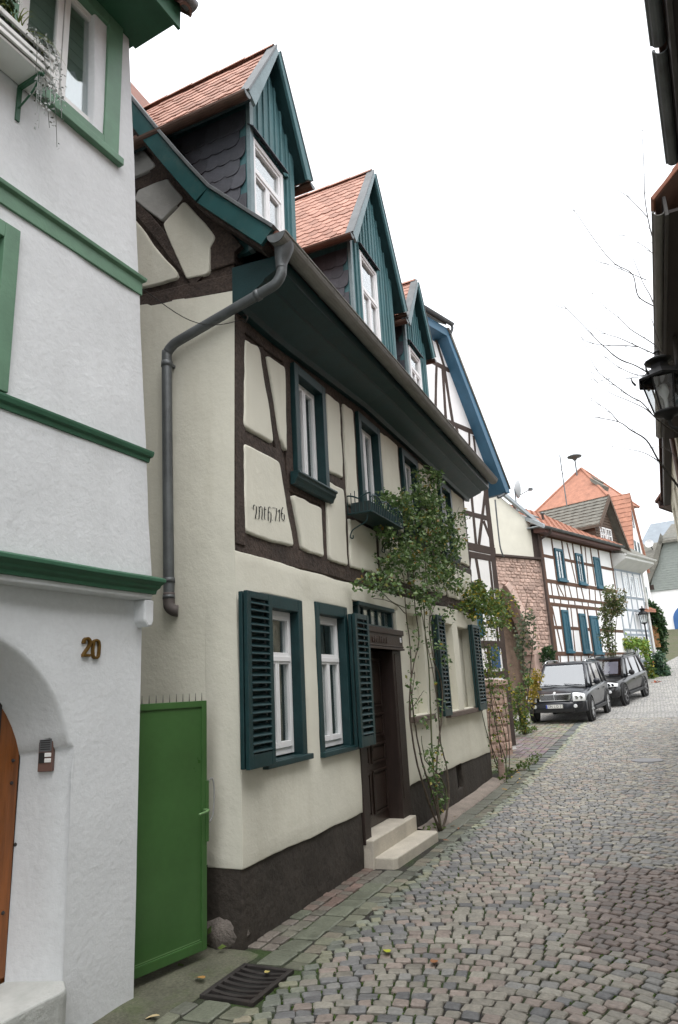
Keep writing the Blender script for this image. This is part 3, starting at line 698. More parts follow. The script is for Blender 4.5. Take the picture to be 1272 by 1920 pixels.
# intercom on the splayed reveal
rvdir = math.atan2(0.29, -0.13)
t = thing('intercom', 'narrow grey and brown intercom panel with two bell buttons in the doorway', 'intercom', WH.matrix_basis @ Vector((-0.602, 0.130, 1.44)), RW + math.radians(-66))
MB().box(-0.042, 0.042, -0.012, 0.03, -0.11, 0.11).build('housing', mat('intercom_brown', (0.13, 0.07, 0.055), 0.45, var=0.1), t, bevel=0.004)
sp = MB().box(-0.036, 0.036, -0.016, -0.011, 0.0, 0.103).build('speaker', mat('intercom_grey', (0.10, 0.10, 0.105), 0.5, var=0.1), t)
for k in range(7): MB().box(-0.028, 0.028, -0.0175, -0.0158, 0.010 + k * 0.012, 0.0145 + k * 0.012).build('slot', M_DARK, sp)
MB().box(-0.036, -0.004, -0.016, -0.011, -0.062, -0.006).build('panel', M_DARK, t)
for z in (-0.030, -0.060): MB().box(-0.002, 0.036, -0.018, -0.011, z, z + 0.022).build('button', M_WFRAME, t, bevel=0.002)
# brass house number
brass = mat('brass', (0.20, 0.115, 0.03), 0.4, metal=0.75, var=0.3, vscale=14, stain=0.3, stain_col=(0.05, 0.035, 0.02))
t = thing('house_number', 'brass house number 20 on the white wall beside the arch', 'number', WH.matrix_basis @ Vector((-0.43, -0.006, 2.02)), RW)
def number_stroke(pts, w_, dx):
    P = spline([(x, 0, z) for x, z in pts], 5) if len(pts) > 2 else [Vector((x, 0, z)) for x, z in pts]
    mm = MB(); n = len(P)
    for i, p in enumerate(P):
        d = P[min(i + 1, n - 1)] - P[max(i - 1, 0)]; d.normalize(); s = Vector((-d.z, 0, d.x)) * w_ / 2
        for q, y in ((p + s, -0.014), (p - s, -0.014), (p - s, 0.01), (p + s, 0.01)): mm.v.append((q.x + dx, y, q.z))
    mm.f = [(i * 4 + k, i * 4 + (k + 1) % 4, (i + 1) * 4 + (k + 1) % 4, (i + 1) * 4 + k) for i in range(n - 1) for k in range(4)] + [(3, 2, 1, 0), tuple((n - 1) * 4 + k for k in range(4))]
    return mm
two = number_stroke([(-0.024, 0.022), (-0.018, 0.045), (0.003, 0.055), (0.022, 0.044), (0.024, 0.022), (0.012, 0.0), (-0.012, -0.030), (-0.024, -0.048)], 0.016, -0.040)
two.box(-0.068, -0.012, -0.0138, 0.01, -0.055, -0.038)
two.build('digit', brass, t, bevel=0.002)
zero = number_stroke([(0.0, 0.054), (0.018, 0.045), (0.024, 0.02), (0.024, -0.02), (0.018, -0.047), (0.0, -0.055), (-0.018, -0.047), (-0.024, -0.02), (-0.024, 0.02), (-0.018, 0.045), (0.0, 0.054)], 0.014, 0.034)
zo = zero.build('digit', brass, t, bevel=0.002); zo.location.z = -0.006
# ------------------------------------------------------------------ cream half-timbered house
M_CREAM = mat('cream_render', (0.67, 0.652, 0.56), 0.9, var=0.045, vscale=1.6, bump=0.002, bscale=35, bump2=0.012, b2scale=3, stain=0.34, sscale=1.2, stain_col=(0.44, 0.40, 0.30), streak=(2.0, 2.0, 0.35))
M_TIMBER = mat('brown_timber', (0.048, 0.033, 0.026), 0.8, var=0.4, vscale=3, bump=0.010, bscale=34, bump2=0.012, b2scale=9, fine=0.45, stain=0.6, sscale=7, stain_col=(0.105, 0.078, 0.06))
M_PLINTH = mat('brown_plinth', (0.040, 0.033, 0.027), 0.85, var=0.3, vscale=2.5, bump=0.012, bscale=14, bump2=0.02, b2scale=5, fine=0.2, stain=0.5, sscale=2.0, stain_col=(0.085, 0.072, 0.06), streak=(1.5, 1.5, 0.6))
M_TEAL = mat('teal_paint', (0.0075, 0.033, 0.036), 0.45, var=0.25, vscale=5, bump=0.0015, bscale=40, fine=0.1)
M_TEALW = mat('weathered_teal', (0.055, 0.145, 0.16), 0.6, var=0.25, vscale=4, stretch=(5, 5, 0.8), bump=0.002, bscale=30, fine=0.15, stain=0.35, stain_col=(0.16, 0.22, 0.22))
M_TEALG = mat('grey_teal_board', (0.20, 0.27, 0.29), 0.6, var=0.2, vscale=6, bump=0.002, bscale=30, fine=0.12, stain=0.3, stain_col=(0.10, 0.18, 0.18))
M_ZINC = mat('zinc', (0.13, 0.14, 0.145), 0.5, metal=0.45, var=0.3, vscale=4, bump=0.002, bscale=25, stain=0.45, sscale=3, stain_col=(0.075, 0.075, 0.07))
M_GUT = mat('weathered_gutter', (0.21, 0.205, 0.19), 0.55, metal=0.15, var=0.3, vscale=3, bump=0.003, bscale=25, stain=0.5, sscale=4, stain_col=(0.13, 0.125, 0.11), stretch=(0.5, 2, 2))
M_COPPER = mat('brown_copper_gutter', (0.10, 0.058, 0.042), 0.5, metal=0.35, var=0.3, vscale=6, bump=0.002, bscale=25, stain=0.3)
M_SLATE = mat('slate', (0.062, 0.066, 0.08), 0.5, var=0.25, vscale=9, bump=0.004, bscale=30, objrand=0.22, spec=0.5)
M_TILE = mat('red_tile', (0.43, 0.245, 0.19), 0.8, var=0.18, vscale=9, bump=0.003, bscale=40, objrand=0.2, fine=0.12, stain=0.2, stain_col=(0.27, 0.15, 0.115))
M_PVC = mat('white_sash', (0.78, 0.78, 0.79), 0.35, var=0.03, vscale=5, stain=0.08, stain_col=(0.5, 0.5, 0.48))
M_DOOR = mat('dark_brown_door', (0.022, 0.013, 0.010), 0.4, var=0.3, vscale=4, stretch=(6, 6, 0.6), bump=0.0015, bscale=30, coat=0.2)
M_JAMB = mat('brown_jamb', (0.040, 0.024, 0.018), 0.5, var=0.3, vscale=4, stretch=(5, 5, 0.7), bump=0.002, bscale=30)
M_STEP = mat('limestone_step', (0.50, 0.46, 0.39), 0.85, var=0.14, vscale=5, bump=0.003, bscale=45, stain=0.4, stain_col=(0.28, 0.24, 0.19), fine=0.06)
M_SILL = mat('brown_sill', (0.13, 0.10, 0.085), 0.75, var=0.2, vscale=5, bump=0.002)
MH = thing('cream_house', 'cream half-timbered house with teal shutters and three red-tiled gable dormers', 'house', (0, 2.87, 0))
X0, X1 = 4.48, 12.52

# ground floor wall
W1 = (4.80, 5.53, 1.15, 2.50); W2g = (5.80, 6.55, 1.13, 2.52); DO = (6.72, 8.10, 0.27, 2.62)
N1 = (8.47, 9.13, 1.33, 2.63); N2 = (10.02, 10.72, 1.30, 2.61); N3 = (11.02, 11.78, 1.30, 2.59)
gw = wall_holes(X0, X1, 0.50, 2.80, [W1, W2g, DO, N1, N2, N3], 0.30, 0.14, 0.006, 0.0, 1.0)
gw.v = [(x, y, z + (0.014 * nz(x, 3, 0, 2.2) + 0.008 * nz(x, 5, 0, 9) if (z > 2.79 or z < 0.51) else 0) + (0.06 * min(1, max(0, (x - 8.0) / 0.2)) * (12.6 - x) / 4.6 if z < 0.51 else 0) + (0.10 * max(0, x - 7) / 5.5 if z > 2.79 else 0)) for x, y, z in gw.v]
def cxo(z): return -0.05 * max(0.0, 1 - abs(z - 3.0) / 2.2)
gw.v = [(x + cxo(z) * max(0, 4.8 - x) / 0.32, y, z) for x, y, z in gw.v]
gwo = gw.build('wall', M_CREAM, MH, smooth=True, bevel=0.018, seg=3, ang=50)
for nk in (N1, N2, N3):
    bm_ = wall_holes(nk[0] - 0.01, nk[1] + 0.01, nk[2] - 0.01, nk[3] + 0.01, [], 0.02, 0.2, 0.003, 0.13, 7); bm_.build('blind_window', M_CREAM, MH, smooth=True, ang=50, bevel=0.004)
for a, b, z in ((8.36, 9.20, 1.305), (9.95, 11.95, 1.275)):
    MB().box(a, b, -0.075, 0.12, z - 0.055, z + 0.012).build('window_sill', M_SILL, MH, bevel=0.008)
# plinth
def plinth_piece(xa, xb, holes=()):
    p = wall_holes(xa, xb, -0.25, 0.53 if xa < 7 else 0.57, list(holes), 0.3, 0.15, 0.010, 0.018, 4); return p.build('plinth', M_PLINTH, MH, smooth=True, bevel=0.015, ang=50)
plinth_piece(4.492, 6.70); plinth_piece(8.13, 12.60, [(10.28, 10.58, 0.2, 0.55)])
MB().box(10.27, 10.60, 0.13, 0.15, 0.18, 0.56).build('cellar_dark_sheet', M_DARK, MH)  # near-black sheet painted as the dark cellar behind the bars
for k in range(4): MB().tube([(10.33 + 0.067 * k, 0.07, 0.19), (10.33 + 0.067 * k, 0.07, 0.56)], 0.009, 6).build('grille_bar', iron, MH)
TG = lambda u, v, d: Vector((X0 - d, u, v))         # gable wall facing the viewer
def side_wall(ya, yb, za, zb, x, seed, wob):
    mm = MB(); ny, nzz = max(2, int((yb - ya) / 0.2)), max(2, int((zb - za) / 0.15))
    for j in range(nzz + 1):
        for i in range(ny + 1):
            y = ya + (yb - ya) * i / ny; z = za + (zb - za) * j / nzz
            mm.v.append((x + wob * 2 * nz(seed, y, z, 1.3) + wob * nz(seed, y, z, 5) if i else x, y, z + (0.016 * y * 1.0 if zb > 4 and j == nzz else 0)))
    mm.f = [(j * (ny + 1) + i, (j + 1) * (ny + 1) + i, (j + 1) * (ny + 1) + i + 1, j * (ny + 1) + i + 1) for j in range(nzz) for i in range(ny)]
    return mm
gs = side_wall(0.0, 6.4, 0.52, 5.13, X0, 2.0, 0.006)
gs.v = [(x, y, z + (0.15 * min(y, 1.2) if z > 5.0 else 0)) for x, y, z in gs.v]
gs.v = [(x + cxo(z), y, z) for x, y, z in gs.v]
gs.build('gable_wall', M_CREAM, MH, smooth=True)
ps = side_wall(0.018, 6.4, -0.25, 0.53, 4.492, 6.0, 0.010); ps.build('plinth', M_PLINTH, MH, smooth=True)
MB().box(4.485, 4.60, 0.02, 0.3, 0.50, 0.535).build('plaster_lip', M_CREAM, MH, bevel=0.01)
# rough foundation stone at the corner
rs = MB(); n = 12
for j in range(7):
    for i in range(n):
        a = 2 * PI * i / n; b = -PI / 2 + PI * j / 6; r = 1 + 0.28 * nz(math.cos(a) * 2, math.sin(a) * 2, b * 2, 1.2)
        rs.v.append((4.565 + 0.14 * r * math.cos(a) * math.cos(b), 0.20 + 0.19 * r * math.sin(a) * math.cos(b), 0.07 + 0.125 * r * math.sin(b)))
rs.f = [(j * n + i, j * n + (i + 1) % n, (j + 1) * n + (i + 1) % n, (j + 1) * n + i) for j in range(6) for i in range(n)]
rs.build('foundation_stone', mat('foundation_granite', (0.15, 0.13, 0.115), 0.9, var=0.35, vscale=12, bump=0.02, bscale=25, fine=0.25), MH, smooth=True)
# far end and back
MB().box(12.3, 12.515, 0.31, 6.6, -0.2, 5.3).box(4.6, 12.3, 6.4, 6.6, -0.2, 5.3).box(4.60, 12.3, 0.32, 6.4, 2.74, 2.78).build('back_wall', M_CREAM, MH)
MB().box(4.62, 12.3, 1.2, 1.22, 0.0, 7.2).build('room_dark_sheet', M_DARK, MH)  # one near-black sheet through both floors, painting the rooms' darkness

# ---- upper floor: timbers, plaster panels, windows
def topz(x): return 4.80 + 0.2 * min(1, max(0, (x - 4.6) / 4.0))
UW = [(5.50, 6.22, 3.66, 4.89), (7.15, 7.88, 3.68, 4.97), (8.75, 9.48, 3.72, 5.0), (10.65, 11.36, 3.74, 5.02)]
up = wall_holes(X0 + 0.02, X1, 2.78, 5.32, [(a + 0.03, b - 0.03, c + 0.03, d - 0.03) for a, b, c, d in UW], 0.26, 0.4, 0.0, 0.035, 0)
up.build('timber_wall', M_TIMBER, MH)
def beam(p, q, w_, out=0.0, name='beam', w1=None, T=TL): return timber(p, q, w_, out - 0.012, T, 0.05, 0.012, w1).build(name, M_TIMBER, MH, smooth=False)
beam((4.455, 2.88), (12.50, 2.995), 0.175); beam((4.526, 2.86), (4.570, 5.05), 0.145, 0.013)
beam((4.5, 4.93), (12.5, 5.17), 0.24)
beam((4.58, 3.81), (5.22, 3.81), 0.13); beam((4.935, 4.80), (5.515, 2.93), 0.105, w1=0.13)
beam((5.43, 3.55), (5.43, 4.85), 0.13); beam((6.115, 2.95), (6.125, 3.6), 0.12); beam((6.255, 3.6), (6.26, 4.9), 0.09)
beam((5.40, 3.585), (6.25, 3.60), 0.12); beam((6.18, 3.895), (6.68, 3.905), 0.11); beam((6.69, 2.95), (6.70, 4.95), 0.095); beam((7.10, 3.6), (7.10, 4.95), 0.10)
beam((6.70, 3.62), (12.5, 3.68), 0.13); beam((7.61, 2.97), (7.615, 3.65), 0.12); beam((7.91, 3.6), (7.91, 5.0), 0.09); beam((8.69, 2.97), (8.69, 5.0), 0.11)
beam((9.54, 2.97), (9.54, 5.05), 0.11); beam((10.06, 2.98), (10.06, 5.05), 0.10); beam((10.58, 2.98), (10.58, 5.05), 0.11); beam((11.42, 2.98), (11.42, 5.1), 0.10); beam((12.40, 3.0), (12.40, 5.1), 0.16)
beam((9.60, 4.35), (10.6, 4.38), 0.10)
def panel(poly, seed, r=0.045, out=0.013):
    return pillow(round_poly([Vector(p) for p in poly], r, 0.05, 0.022, seed), out, 0.034, TL, 0.03).build('plaster_panel', M_CREAM, MH, smooth=True)
PN = [[(4.63, 4.73), (4.585, 3.89), (5.10, 3.89), (4.895, 4.70), (4.86, 4.75)], [(5.00, 4.74), (5.235, 3.98), (5.345, 3.88), (5.36, 4.77)],
      [(4.585, 3.735), (4.585, 2.965), (5.42, 2.98), (5.18, 3.745)], [(5.42, 3.49), (5.59, 2.985), (6.045, 2.99), (6.045, 3.51)],
      [(6.30, 4.87), (6.245, 3.96), (6.645, 3.965), (6.655, 4.90)], [(6.18, 3.835), (6.18, 2.975), (6.64, 2.98), (6.64, 3.845)],
      [(6.76, 4.92), (6.755, 3.70), (7.045, 3.71), (7.055, 4.94)], [(6.74, 3.545), (6.74, 2.985), (7.55, 3.0), (7.55, 3.54)],
      [(7.68, 3.55), (7.68, 3.0), (8.63, 3.02), (8.63, 3.57)], [(7.97, 4.97), (7.96, 3.71), (8.63, 3.72), (8.635, 4.99)],
      [(8.76, 3.57), (8.76, 3.02), (9.48, 3.03), (9.48, 3.58)], [(9.60, 3.58), (9.60, 3.03), (10.0, 3.04), (10.0, 3.59)], [(10.12, 3.59), (10.12, 3.04), (10.52, 3.05), (10.52, 3.6)],
      [(9.61, 5.02), (9.61, 4.42), (10.0, 4.43), (10.0, 5.03)], [(10.12, 5.03), (10.12, 4.44), (10.52, 4.44), (10.52, 5.04)], [(9.61, 4.29), (9.61, 3.74), (10.0, 3.75), (10.0, 4.30)], [(10.12, 4.31), (10.12, 3.75), (10.52, 3.75), (10.52, 4.32)],
      [(10.64, 3.6), (10.64, 3.05), (11.36, 3.06), (11.36, 3.61)], [(11.48, 3.62), (11.48, 3.07), (12.31, 3.09), (12.31, 3.62)], [(11.48, 5.05), (11.48, 3.76), (12.31, 3.77), (12.31, 5.06)]]
for i, p in enumerate(PN): panel(p, i * 3.7)
# painted inscription in broken-letter script: broad-nib strokes
def inscription():
    strokes = [ # pen paths in a box about 860 wide, y down
        [(190, 400), (185, 330), (205, 280), (240, 290), (262, 330), (262, 450), (240, 560), (232, 630)], [(215, 625), (250, 630), (285, 665)],
        [(300, 295), (335, 345), (335, 480), (325, 590), (320, 650)], [(335, 340), (385, 310), (410, 345), (412, 480), (400, 600), (400, 660), (432, 672)],
        [(482, 310), (478, 420), (470, 560), (475, 640), (510, 685)], [(452, 380), (525, 378)],
        [(648, 352), (620, 310), (588, 335), (575, 420), (570, 560), (572, 690)], [(575, 470), (620, 448), (648, 500), (645, 620), (632, 690), (615, 740)], [(655, 672), (688, 675)],
        [(695, 335), (750, 332), (815, 345)], [(812, 340), (800, 480), (780, 600), (765, 700)], [(800, 672), (832, 690)],
        [(850, 425), (895, 375)], [(897, 372), (895, 480), (888, 600), (880, 705)],
        [(995, 300), (960, 380), (948, 480), (950, 590), (968, 660), (990, 685), (1020, 650), (1032, 560), (1020, 500), (985, 470), (960, 490)]]
    mm = MB(); nib = Vector((11, 8))
    for s_ in strokes:
        P = spline([(x, y, 0) for x, y in s_], 4) if len(s_) > 2 else [Vector((x, y, 0)) for x, y in s_]
        o = len(mm.v)
        for p in P:
            for sg in (-1, 1):
                q = (p.x + nib.x * sg, p.y + nib.y * sg)
                # box corners of the writing on the wall (metres)
                u = 4.70 + (q[0] - 190) / 850 * 0.535; v = 3.222 - (q[1] - 280) / 430 * 0.14 + (u - 4.70) * 0.20
                mm.v.append((u, -0.0175, v))
        mm.f += [(o + 2 * i, o + 2 * i + 1, o + 2 * i + 3, o + 2 * i + 2) for i in range(len(P) - 1)]
    return mm
inscription().build('inscription', mat('black_lettering', (0.015, 0.015, 0.016), 0.8, var=0.2), MH, fix=False)

M_CURT = mat('striped_curtain', (0.55, 0.50, 0.45), 0.9, var=0.3, vscale=5, stretch=(5, 1, 0.2), col2=(0.30, 0.10, 0.08))
M_CURT2 = mat('dim_curtain', (0.20, 0.19, 0.17), 0.9, var=0.5, vscale=4, stretch=(4, 1, 0.4))
def curtain(parent, x0, x1, z0, z1, y, mt, n=24, amp=0.02, name='curtain'):
    c = MB()
    for i in range(n + 1):
        x = x0 + (x1 - x0) * i / n
        for z in (z0, z1): c.v.append((x, y + amp * math.sin(i * 1.25) + amp * 0.4 * math.sin(i * 2.9), z))
    c.f = [(i * 2, i * 2 + 2, i * 2 + 3, i * 2 + 1) for i in range(n)]
    return c.build(name, mt, parent, smooth=True)
def upper_window(x0, x1, z0, z1, sill=True, cm=M_NET, half=False):
    f = frame_mb(x0, x1, z0, z1, 0.085, -0.035, 0.135, wb=0.06, wt=0.10).build('window_surround', M_TEAL, MH, bevel=0.005)
    if sill:
        MB().prism([(-0.10, z0 + 0.05), (-0.105, z0 + 0.03), (-0.085, z0 + 0.02), (-0.08, z0 - 0.01), (-0.06, z0 - 0.035), (-0.045, z0 - 0.07), (0.0, z0 - 0.075), (0.0, z0 + 0.055)], lambda u, v: Vector((x0 - 0.10, u, v)), lambda u, v: Vector((x1 + 0.04, u, v))).build('sill', M_TEAL, f, bevel=0.003)
    a, b, c, d = x0 + 0.085, x1 - 0.085, z0 + 0.06, z1 - 0.10
    w_ = frame_mb(a, b, c, d, 0.045, 0.065, 0.125); mx_ = (a + b) / 2
    frame_mb(a + 0.04, mx_ - 0.002, c + 0.04, d - 0.04, 0.035, 0.053, 0.105, w_); frame_mb(mx_ + 0.002, b - 0.04, c + 0.04, d - 0.04, 0.035, 0.053, 0.105, w_)
    w_.build('casement', M_PVC, f, bevel=0.004)
    MB().box(a + 0.05, b - 0.05, 0.079, 0.082, c + 0.05, d - 0.05).build('pane', M_GLASS, f)
    curtain(f, a + 0.01, a + (b - a) * (0.5 if half else 0.42), c, d, 0.16, cm); curtain(f, a + (b - a) * 0.66, b, c, d, 0.17, M_NET)
    return f
upper_window(*UW[0], cm=M_CURT); upper_window(*UW[1], half=True); upper_window(*UW[2]); upper_window(*UW[3])
def lower_window(x0, x1, z0, z1):
    f = frame_mb(x0, x1, z0, z1, 0.085, -0.012, 0.16, wb=0.03, wt=0.11).build('window_surround', M_TEAL, MH, bevel=0.006)
    MB().box(x0 - 0.01, x1 + 0.04, -0.05, 0.13, z0 - 0.02, z0 + 0.025).build('sill', M_TEAL, f, bevel=0.006)
    a, b, c, d = x0 + 0.085, x1 - 0.085, z0 + 0.045, z1 - 0.11; mx_ = (a + b) / 2; tz = c + (d - c) * 0.66
    w_ = frame_mb(a, b, c, d, 0.05, 0.075, 0.15, wb=0.06)
    frame_mb(a + 0.045, b - 0.045, tz + 0.012, d - 0.045, 0.035, 0.06, 0.12, w_); w_.box(a + 0.05, b - 0.05, 0.05, 0.125, tz - 0.028, tz + 0.016)
    frame_mb(a + 0.045, mx_ - 0.002, c + 0.055, tz - 0.02, 0.03, 0.06, 0.12, w_, wb=0.05); frame_mb(mx_ + 0.002, b - 0.045, c + 0.055, tz - 0.02, 0.03, 0.06, 0.12, w_, wb=0.05)
    w_.build('casement', M_PVC, f, bevel=0.004)
    MB().box(a + 0.05, b - 0.05, 0.088, 0.091, c + 0.06, d - 0.05).build('pane', M_GLASS2 if False else M_GLASS, f)
    curtain(f, a, mx_ - 0.02, c, tz, 0.135, M_CURT, amp=0.012); curtain(f, mx_ + 0.03, b, c, tz, 0.15, M_CURT2, amp=0.012); curtain(f, a + 0.05, b - 0.1, tz, d, 0.20, M_CURT2)
lower_window(*W1); lower_window(*W2g)
def shutter(x0, x1, z0, z1, ya, slats, name='shutter', tilt=0.0):
    """Two folded louvred leaves standing off the wall; the front leaf carries separate slats."""
    r = 0.055; th = 0.035
    root = MB(); frame_mb(x0, x1, z0, z1, r, ya, ya + th, root, wb=0.10, wt=0.055)
    frame_mb(x0 + 0.004, x1 - 0.004, z0 + 0.003, z1 - 0.003, r, ya + th + 0.014, ya + th * 2 + 0.014, root, wb=0.10, wt=0.055)
    root.box(x0 + 0.05, x1 - 0.05, ya + th + 0.03, ya + th + 0.042, z0 + 0.06, z1 - 0.05)
    for z in (z0 + 0.16, z1 - 0.16): root.box(x1 - 0.02, x1 + 0.02, ya + th - 0.003, -0.002, z - 0.02, z + 0.02)
    o = root.build(name, M_TEAL, MH, bevel=0.004)
    zz0, zz1 = z0 + 0.10, z1 - 0.055; me = None
    for k in range(slats):
        z = zz0 + (zz1 - zz0) * (k + 0.5) / slats
        if me is None:
            s_ = MB().box(-(x1 - x0) / 2 + r - 0.003, (x1 - x0) / 2 - r + 0.003, -0.026, 0.026, -0.0045, 0.0045).build('slat', M_TEAL, o, bevel=0.002); me = s_.data
        else: s_ = link('slat', me, o, bevel=0.002)
        s_.location = ((x0 + x1) / 2, ya + th / 2, z); s_.rotation_euler = (math.radians(38), 0, 0)
    return o
shutter(4.42, 4.80, 1.17, 2.47, -0.115, 21); shutter(6.50, 6.88, 1.13, 2.455, -0.115, 19)
shutter(9.52, 9.90, 1.26, 2.67, -0.115, 21); shutter(11.62, 12.14, 1.24, 2.66, -0.115, 22)
# ---- door
M_DJ = mat('dark_jamb', (0.026, 0.016, 0.013), 0.5, var=0.3, vscale=4, stretch=(5, 5, 0.7), bump=0.002, bscale=30)
MB().box(7.83, 8.125, -0.012, 0.20, 0.20, 2.12).box(7.88, 8.07, -0.02, -0.008, 0.45, 2.08).build('door_jamb', M_DJ, MH, bevel=0.005)
MB().box(6.70, 6.86, -0.012, 0.20, 0.20, 2.12).build('door_jamb', M_DJ, MH, bevel=0.005)
js = MB(); js.box(6.70, 8.14, -0.045, 0.2, 2.12, 2.345); js.box(6.68, 8.16, -0.06, 0.2, 2.30, 2.365)
js.box(6.69, 8.15, -0.062, 0.2, 2.12, 2.145); js.box(6.695, 8.145, -0.055, 0.2, 2.155, 2.17)
dj = js.build('door_surround', M_JAMB, MH, bevel=0.005)
car = MB(); cr = random.Random(3)
for k in range(9):
    x = 7.12 + k * 0.055; car.box(x, x + 0.032, -0.055, -0.044, 2.19, 2.19 + cr.uniform(0.05, 0.075)); car.box(x + 0.012, x + 0.042, -0.0535, -0.044, 2.20 + cr.uniform(0, 0.04), 2.215 + cr.uniform(0.02, 0.05))
car.build('carving', M_JAMB, dj, bevel=0.003)
pl_ = MB().box(8.035, 8.085, -0.054, -0.044, 2.215, 2.275).build('house_plaque', M_PVC, dj, bevel=0.008)
MB().box(8.052, 8.063, -0.0555, -0.0538, 2.225, 2.265).box(8.063, 8.072, -0.0555, -0.0538, 2.255, 2.265).build('numeral', mat('plaque_blue', (0.03, 0.03, 0.12), 0.5), dj)
tf = frame_mb(6.87, 7.975, 2.367, 2.62, 0.05, 0.0, 0.14, wb=0.03).box(6.85, 7.995, -0.02, 0.1, 2.58, 2.625)
for k in range(1, 5): x = 6.87 + 1.105 * k / 5; tf.box(x - 0.014, x + 0.014, 0.03, 0.08, 2.39, 2.58)
to = tf.build('transom', M_TEAL, MH, bevel=0.003)
for k in range(5): x = 6.87 + 1.105 * k / 5; MB().box(x + 0.015, x + 0.206, 0.052, 0.055, 2.395, 2.575).build('pane', M_GLASS, to)
MB().box(6.90, 7.95, 0.06, 0.064, 2.38, 2.6).build('lace_curtain', mat('grey_lace', (0.46, 0.48, 0.46), 0.9, var=0.35, vscale=14), to)
dm = MB().box(6.84, 7.85, 0.16, 0.20, 0.25, 2.125).build('door', M_DOOR, MH)
def dpanel(x0, x1, z0, z1):
    p = MB(); n = [(x0, z0), (x1, z0), (x1, z1), (x0, z1)]
    frame_mb(x0, x1, z0, z1, 0.022, 0.142, 0.162, p); p.box(x0 + 0.04, x1 - 0.04, 0.148, 0.162, z0 + 0.04, z1 - 0.04); p.box(x0 - 0.01, x1 + 0.01, 0.132, 0.150, z1 - 0.012, z1 + 0.012)
    p.build('door_panel', M_DOOR, dm, bevel=0.005)
for xa, xb in ((6.90, 7.30), (7.38, 7.79)):
    dpanel(xa, xb, 0.36, 0.80); dpanel(xa, xb, 0.88, 1.08); dpanel(xa, xb, 1.16, 1.40); dpanel(xa, xb, 1.48, 2.02)
MB().tube([(7.345, 0.12, 1.02), (7.345, 0.145, 1.10), (7.345, 0.12, 1.18)], 0.010, 8).build('door_handle', iron, dm, smooth=True)
# ---- steps
st1 = MB().box(6.71, 8.06, -0.085, 0.2, -0.1, 0.245).build('step', M_STEP, MH, bevel=0.012, seg=2)
sp_ = [(6.74, 0.02), (6.75, -0.27), (6.80, -0.30), (8.02, -0.34), (8.07, -0.31), (8.06, 0.02)]
MB().prism(sp_, lambda u, v: Vector((u, v, -0.08)), lambda u, v: Vector((u, v, 0.085))).build('step', M_STEP, MH, bevel=0.012, seg=2)

# ---- eave: coved soffit, gutter, roof
def sz(x): return 0.16 * min(1, max(0, (x - 5.2) / 2.2))
so = MB(); prof = [(-0.02, 4.93), (0.055, 4.93), (0.075, 4.99), (0.20, 5.06), (0.30, 5.12), (0.31, 5.145), (0.44, 5.20), (0.46, 5.205), (0.47, 5.33), (-0.02, 5.36)]
XS = [4.47 + i * (12.62 - 4.47) / 28 for i in range(29)]
for x in XS: so.v += [(x, -o_, z + sz(x) * (1 - 0.6 * o_ / 0.47)) for o_, z in prof]
k = len(prof); so.f = [(i * k + j, (i + 1) * k + j, (i + 1) * k + (j + 1) % k, i * k + (j + 1) % k) for i in range(28) for j in range(k)] + [tuple(range(k)), tuple(28 * k + j for j in range(k - 1, -1, -1))]
so.build('soffit', M_TEAL, MH, bevel=0.003, ang=20)
def gutter_mesh(pa, pb, r, n=10, lip=True):
    a, b = Vector(pa), Vector(pb); d = (b - a).normalized(); side = d.cross(Vector((0, 0, 1))).normalized(); g_ = MB()
    for p in (a, b):
        for k in range(n + 1):
            q = PI * k / n; g_.v.append(tuple(p + side * (r * math.cos(q)) - Vector((0, 0, 1)) * (r * math.sin(q))))
        for k in range(n + 1):
            q = PI * k / n; g_.v.append(tuple(p + side * ((r - 0.006) * math.cos(q)) - Vector((0, 0, 1)) * ((r - 0.006) * math.sin(q))))
    h = 2 * (n + 1)
    g_.f = [(k, k + 1, h + k + 1, h + k) for k in range(n)] + [(n + 1 + k, h + n + 1 + k, h + n + 2 + k, n + 2 + k) for k in range(n)]
    for e, flip in ((0, 0), (h, 1)): g_.f += [(e + k, e + k + 1, e + n + 2 + k, e + n + 1 + k) for k in range(n)]
    g_.f += [(0, h, h + n + 1, n + 1), (n, 2 * n + 1, h + 2 * n + 1, h + n)]
    if lip: g_.tube([a + side * r, b + side * r], 0.011, 6)
    return g_
GA, GB_ = Vector((4.27, -0.545, 5.375)), Vector((12.70, -0.545, 5.455))
gut = gutter_mesh(GA, GB_, 0.085); go = gut.build('gutter', M_GUT, MH, smooth=False)
for i in range(15):
    p = GA.lerp(GB_, (i + 0.75) / 15); b = MB()
    for k in range(11):
        q = PI * k / 10
        for dx in (-0.012, 0.012): b.v.append((p.x + dx, p.y - 0.0895 * math.cos(q), p.z - 0.0895 * math.sin(q)))
    b.f = [(k * 2, k * 2 + 1, k * 2 + 3, k * 2 + 2) for k in range(10)]; b.build('gutter_bracket', M_GUT, go, smooth=True)
ec = MB(); pts = [(-0.085 * math.cos(PI * k / 10), -0.085 * math.sin(PI * k / 10)) for k in range(11)]
ec.prism(pts, lambda u, v: Vector((4.262, GA.y + u, GA.z + v)), lambda u, v: Vector((4.270, GA.y + u, GA.z + v))); ec.build('gutter_end', M_ZINC, go)
